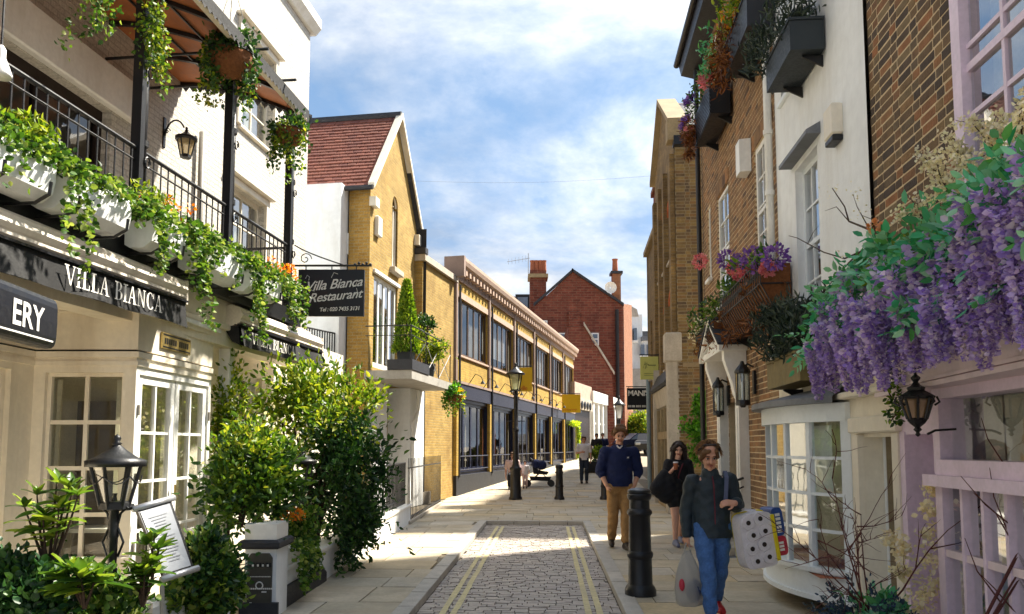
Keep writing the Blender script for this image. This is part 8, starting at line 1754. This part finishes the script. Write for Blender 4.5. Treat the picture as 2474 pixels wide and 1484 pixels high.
def woman_black():
    b = place(1634, 12.3); t = thing('person', 'woman in black with long dark hair holding a paper cup, behind the woman in jeans', 'person', b); M = Matrix.Translation(b)
    hd = (.03, -.02, 1.50); hc, q = head_caps(hd, .15, .97, -.15)
    sR, sL = (-.14, 0, 1.29), (.18, 0, 1.29); eR, wR = (-.20, -.04, 1.05), (-.115, -.20, 1.19); eL, wL = (.24, .03, 1.03), (.22, -.08, .82)
    hpR, hpL = (-.075, 0, .86), (.085, 0, .86); kR, aR = (-.06, -.10, .46), (-.055, -.06, .085); kL, aL = (.075, .02, .46), (.08, .22, .11)
    body = hc+[((.01, 0, 1.30), (.025, -.01, 1.42), .05, .047), ((-.09, 0, 1.26), (.11, 0, 1.26), .07, .07), ((0, 0, .88), (0, 0, 1.24), .12, .115, 1.1, .75)]+limb(sR, eR, wR, (.046, .038, .025))+limb(sL, eL, wL, (.046, .038, .025))+limb(hpR, kR, aR, (.09, .06, .038))+limb(hpL, kL, aL, (.09, .06, .038))+foot(aR, (0, -1), .21, .036)+foot(aL, (0, -1), .21, .036)
    body += hand_caps(wR, (.5, -.2, .7), (.6, .3, -.4), .9, .8, -1)+hand_caps(wL, (0, -.2, -1), (-.4, .2, 0), .9, .5, -1)
    solid('body', body, SKIN2, t, M, .0068, 3); face_bits(t, q, M, SKIN2, .97)
    solid('top', [((0, 0, .92), (0, 0, 1.08), .155, .14, 1.1, .78), ((0, 0, 1.08), (.005, 0, 1.22), .14, .145, 1.12, .76), ((-.10, 0, 1.265), (.13, 0, 1.265), .08, .08), (sR, (-.17, -.02, 1.17), .075, .07), (sL, eL, .075, .062), (eL, (.225, -.06, .88), .06, .048)], BLACKC, t, M, .010, 4, .003)
    solid('shorts', [((-.03, 0, .86), (.04, 0, .86), .15, .15, 1.05, .8), (hpR, (-.07, -.05, .68), .115, .11), (hpL, (.08, .01, .68), .115, .11)], BLACKC, t, M, .010, 4, .003)
    for a in (aR, aL): solid('shoe', foot(a, (0, -1), .24, .046), GREYSHOE, t, M, .009, 3)
    hair = [(q(0, .03, .045), q(0, .04, 0), .104, .10, .98, 1.0), (q(-.085, .0, .03), q(-.115, .01, -.26), .042, .035), (q(.085, .0, .03), q(.115, .02, -.28), .042, .04), (q(0, .08, 0), q(0, .09, -.28), .08, .07, 1.4, 1), (q(-.03, -.06, .085), q(-.08, -.04, .03), .035, .03), (q(.03, -.06, .085), q(.085, -.04, .03), .03, .03)]
    solid('hair', hair, HAIR_D, t, M, .009, 2, .003); strands(t, q, M, HAIRS_D, 800, 3, True)
    MB(M).tube([(.12, .02, 1.345), (.06, -.11, 1.26), (.0, -.135, 1.12), (-.02, -.13, 1.02)], .011, 6).build('cross_strap', MAROON, t)
    c = thing('coat', 'black coat bundled over the arm of the woman with the cup', 'coat', b+Vector((-.25, -.1, .75))); solid('folds', [((-.22, -.08, 1.10), (-.33, -.10, .90), .10, .13, 1, .8), ((-.33, -.10, .90), (-.20, -.10, .78), .12, .12, 1, .8), ((-.12, -.12, 1.08), (-.16, -.12, .84), .10, .12, 1, .7), ((-.02, -.12, .98), (-.06, -.12, .72), .08, .08, 1, .7)], BLACKC, c, M, .012, 3, .008)
    k = thing('paper_cup', 'brown paper cup with a white lid in the hand of the woman in black', 'cup', b+Vector((-.075, -.27, 1.22))); p = b+Vector((-.075, -.265, 1.20)); MB().lathe(p, [(.028, 0), (.038, .10)], 14).build('cup', CLAYPOT, k); MB().lathe(p+Vector((0, 0, .10)), [(.041, 0), (.041, .012), (.035, .022)], 14).build('lid', WHITET, k)
def small_person(label, x, Y, H, top, legs, hair, skin, arm='down', seat=False, gr=None, lean=0.0, vox=.014):
    b = place(x, Y, gr); t = thing('person', label, 'person', b); k = H/1.75; M = Matrix.Translation(b) @ Matrix.Scale(k, 4) @ Matrix.Rotation(lean, 4, 'X')
    hc, q = head_caps((0, 0, 1.62), .1, 1.0); sR, sL = (-.19, 0, 1.40), (.19, 0, 1.40)
    if arm == 'hold': eR, wR = (-.26, .02, 1.12), (-.12, -.22, 1.15)
    else: eR, wR = (-.25, .03, 1.12), (-.25, -.04, .88)
    eL, wL = (.25, .03, 1.12), (.25, -.04, .88)
    if seat: hp, kn, an = .50, (.12, -.38, .50), (.12, -.32, .09)
    else: hp, kn, an = .90, (.095, -.05, .49), (.10, .06, .09)
    z = (hp-.90); sh = lambda p: (p[0], p[1], p[2]+z)
    hc, q = head_caps((0, 0, 1.62+z), .1, 1.0); sR, sL, eR, wR, eL, wL = map(sh, (sR, sL, eR, wR, eL, wL)); kR, aR = (-kn[0], kn[1]-.02, kn[2]), (-an[0], an[1]-.1, an[2])
    body = hc+[((0, 0, 1.4+z), (0, 0, 1.53+z), .055, .052), ((0, 0, .95+z), (0, 0, 1.34+z), .12, .13, 1.15, .75)]+limb(sR, eR, wR, (.05, .042, .028))+limb(sL, eL, wL, (.05, .042, .028))+limb((-.09, 0, hp), kR, aR, (.085, .06, .04))+limb((.09, 0, hp), kn, an, (.085, .06, .04))+foot(aR, (0, -1), .24)+foot(an, (0, -1), .24)+hand_caps(wR, (0, -.3, -1) if arm != 'hold' else (1, -.2, .1), (.5, .2, 0), 1.0, .6, 1)+hand_caps(wL, (0, -.1, -1), (-.5, .2, 0), 1.0, .5, -1)
    solid('body', body, skin, t, M, .0085*k, 2); face_bits(t, q, M, skin)
    solid('top', [((0, 0, .82+z), (0, 0, 1.15+z), .16, .155, 1.12, .8), ((0, 0, 1.15+z), (0, 0, 1.33+z), .158, .16, 1.14, .78), ((-.13, 0, 1.37+z), (.13, 0, 1.37+z), .09, .09), (sR, tuple(Vector(sR).lerp(Vector(eR), .75)), .08, .075), (sL, tuple(Vector(sL).lerp(Vector(eL), .75)), .08, .075)], top, t, M, vox*k, 3, .003, cut=.86+z)
    solid('trousers', [((-.03, 0, hp+.02), (.03, 0, hp+.02), .135, .135, 1.05, .82), ((-.09, 0, hp), kR, .105, .08), (kR, (aR[0], aR[1], .14), .08, .066), ((.09, 0, hp), kn, .105, .08), (kn, (an[0], an[1], .14), .08, .066)], legs, t, M, vox*k, 3, .004)
    solid('shoe', foot(aR, (0, -1), .26, .05), DARKSHOE, t, M, vox*k, 2); solid('shoe', foot(an, (0, -1), .26, .05), DARKSHOE, t, M, vox*k, 2)
    solid('hair', [(q(0, .03, .045), q(0, .035, .0), .100, .094, .98, 1.0), (q(-.04, -.05, .09), q(.04, -.05, .09), .04, .04)], hair, t, M, vox*.8*k, 2); return t
def pushchair():
    Y = 27.5; p = place(1303, Y); t = thing('pushchair', 'black pushchair with a domed hood standing by the navy shopfront', 'pushchair', p); M = Matrix.Translation(p)
    for sx in (-.42, .40):
        for sy in (-.2, .2):
            w_ = MB(M @ Matrix.Translation((sx, sy, .12)) @ Matrix.Rotation(R_(90), 4, 'X')).lathe((0, 0, -.02), [(.07, 0), (.12, .0), (.12, .04), (.07, .04)], 16).build('wheel', BLACK, t); MB(M @ Matrix.Translation((sx, sy, .12)) @ Matrix.Rotation(R_(90), 4, 'X')).lathe((0, 0, -.012), [(.01, 0), (.065, 0), (.065, .024), (.01, .024)], 12).build('hub', SILVER, w_)
    for sy in (-.2, .2): MB(M).tube([(.40, sy, .14), (.05, sy, .52), (-.25, sy, .95)], .016, 6).build('frame', BLACK, t); MB(M).tube([(-.42, sy, .14), (.1, sy, .55)], .016, 6).build('frame', BLACK, t)
    MB(M).tube([(-.25, -.2, .95), (-.33, -.18, 1.0), (-.33, .18, 1.0), (-.25, .2, .95)], .018, 8).build('handle', BLACK, t)
    MB(M).prism([(-.32, .22), (.34, .20), (.40, .34), (-.36, .36)], -.17, .17, 'y').build('basket', BLACKC, t)
    MB(M).prism([(-.22, .45), (.25, .42), (.32, .52), (-.05, .58), (-.20, .92), (-.27, .90)], -.18, .18, 'y').build('seat', BLACKC, t)
    solid('hood', [((-.12, -.12, .80), (-.12, .12, .80), .17, .17), ((.08, -.12, .76), (.08, .12, .76), .17, .17)], NAVYJ, t, M, .02, 3); MB(M).box(-.18, -.05, -.19, -.185, .84, .92).build('hood_window', LETTER_G, t)
def bollards():
    prof = [(.165, 0), (.165, .055), (.150, .09), (.132, .11), (.128, .12), (.122, .38), (.134, .395), (.138, .42), (.134, .445), (.120, .46), (.112, .82), (.118, .83), (.132, .845), (.134, .865), (.128, .88), (.108, .90), (.106, .99), (.120, 1.0), (.128, 1.02), (.130, 1.045), (.118, 1.06), (.126, 1.075), (.120, 1.095), (.08, 1.112), (.01, 1.118)]
    first = None; labs = [(1547, 1437, 1.0, 'near black cast iron bollard on the right pavement'), (1351, 1207, .93, 'black bollard standing between the street lamp and the man in navy'), (1461, 1207, .93, 'black bollard half hidden behind the man in navy')]
    for x, y, k, lab in labs:
        c = ong(x, y)
        if first is None:
            first = thing('bollard', lab, 'bollard', c, 'cast iron bollards'); MB().lathe((c.x, c.y, 0), prof[:16], 24).build('shaft', BLACKP, first, smooth=True); MB().lathe((c.x, c.y, 0), prof[15:], 24).build('cap', BLACKP, first, smooth=True)
            for ch in first.children: 
                e = ch.modifiers.new('e', 'EDGE_SPLIT'); e.split_angle = R_(35)
        else:
            o = copy_tree(first); o.location = c; o.scale = (k, k, k); o['label'] = lab
def street_lamps():
    c = ong(1245, 1207); t = thing('street_lamp', 'tall black street lamp with a tapering glass lantern', 'street lamp', c); z1 = at(1243, 945, c.y).z; H = z1; gl = lantern_glass('pale lantern glass', (.62, .66, .42))
    MB().lathe((c.x, c.y, 0), [(.20, 0), (.20, .06), (.165, .10), (.155, .85), (.175, .88), (.175, .93), (.12, .96), (.085, 1.05), (.075, H*.62), (.10, H*.63), (.10, H*.645), (.06, H*.66), (.05, H-.25), (.075, H-.22), (.04, H-.12), (.03, H)], 18).build('post', BLACKP, t, smooth=True)
    MB().tube([(c.x-.28, c.y, H*.72), (c.x+.28, c.y, H*.72)], .015, 6).build('ladder_bar', BLACKP, t)
    for a in range(4): q = a*math.pi/2+.4; MB().tube([(c.x, c.y, H-.15), (c.x+.14*math.cos(q), c.y+.14*math.sin(q), H-.05), (c.x+.11*math.cos(q), c.y+.11*math.sin(q), H+.02)], .012, 5).build('lantern_bracket', BLACKP, t)
    street_lantern(Vector((c.x, c.y, H+.02)), .25, .82, t, BLACKP, gl, 4, .5)
    Y = 44; c = at(1497, 1105, Y); zz = gz(Y); t = thing('street_lamp', 'distant black street lamp with a white lantern before the white shops', 'street lamp', (c.x, Y, zz)); z1 = at(1497, 1012, Y).z; MB().lathe((c.x, Y, zz), [(.14, 0), (.12, .8), (.07, .9), (.05, z1-zz)], 12).build('post', BLACKP, t); street_lantern(Vector((c.x, Y, z1)), .32, 1.3, t, BLACKP, lantern_glass('white lantern glass', (.7, .72, .72)), 4, .5)
def far_planters():
    g = np.random.default_rng(61)
    for i, (x, Y) in enumerate(((1432, 35.0), (1452, 36.5))):
        p = place(x, Y); t = thing('street_planter', ('dark square planter of bronze foliage behind the man in the white shirt', 'dark square planter beside the two people in black')[i], 'planter', p); MB().bbox(p.x-.42, p.x+.42, Y-.3, Y+.3, p.z, p.z+.5, .02).build('box', BLACKP, t); P, D = clump_pts((p.x, Y, p.z+.8), (.42, .35, .35), 700, 18, .25, g, .3); leaves('foliage', t, P, D, .11, (YGREEN, TOPI)[i], .5)
woman_front(); man_navy(); woman_black()
small_person('man in a white T-shirt and dark jeans walking far down the street', 1410, 29.0, 1.76, WHITET, DKJEAN, HAIR_M, SKIN, 'hold')
small_person('person in black standing left of a pair by the far planters', 1441, 38.0, 1.72, BLACKC, BLACKC, HAIR_D, SKIN, vox=.018); small_person('person in dark clothes standing right of a pair by the far planters', 1456, 38.4, 1.74, NAVYJ, BLACKC, HAIR_D, SKIN, vox=.018)
small_person('crouching person in a pale pink top behind the street lamp', 1238, 26.6, 1.62, PINKT, BLACKC, HAIR_M, SKIN2, seat=True, vox=.016)
small_person('small child in white beside the pushchair', 1268, 26.8, .95, WHITET, PINKT, HAIR_D, SKIN2, vox=.018)
pushchair(); bollards(); street_lamps(); far_planters()
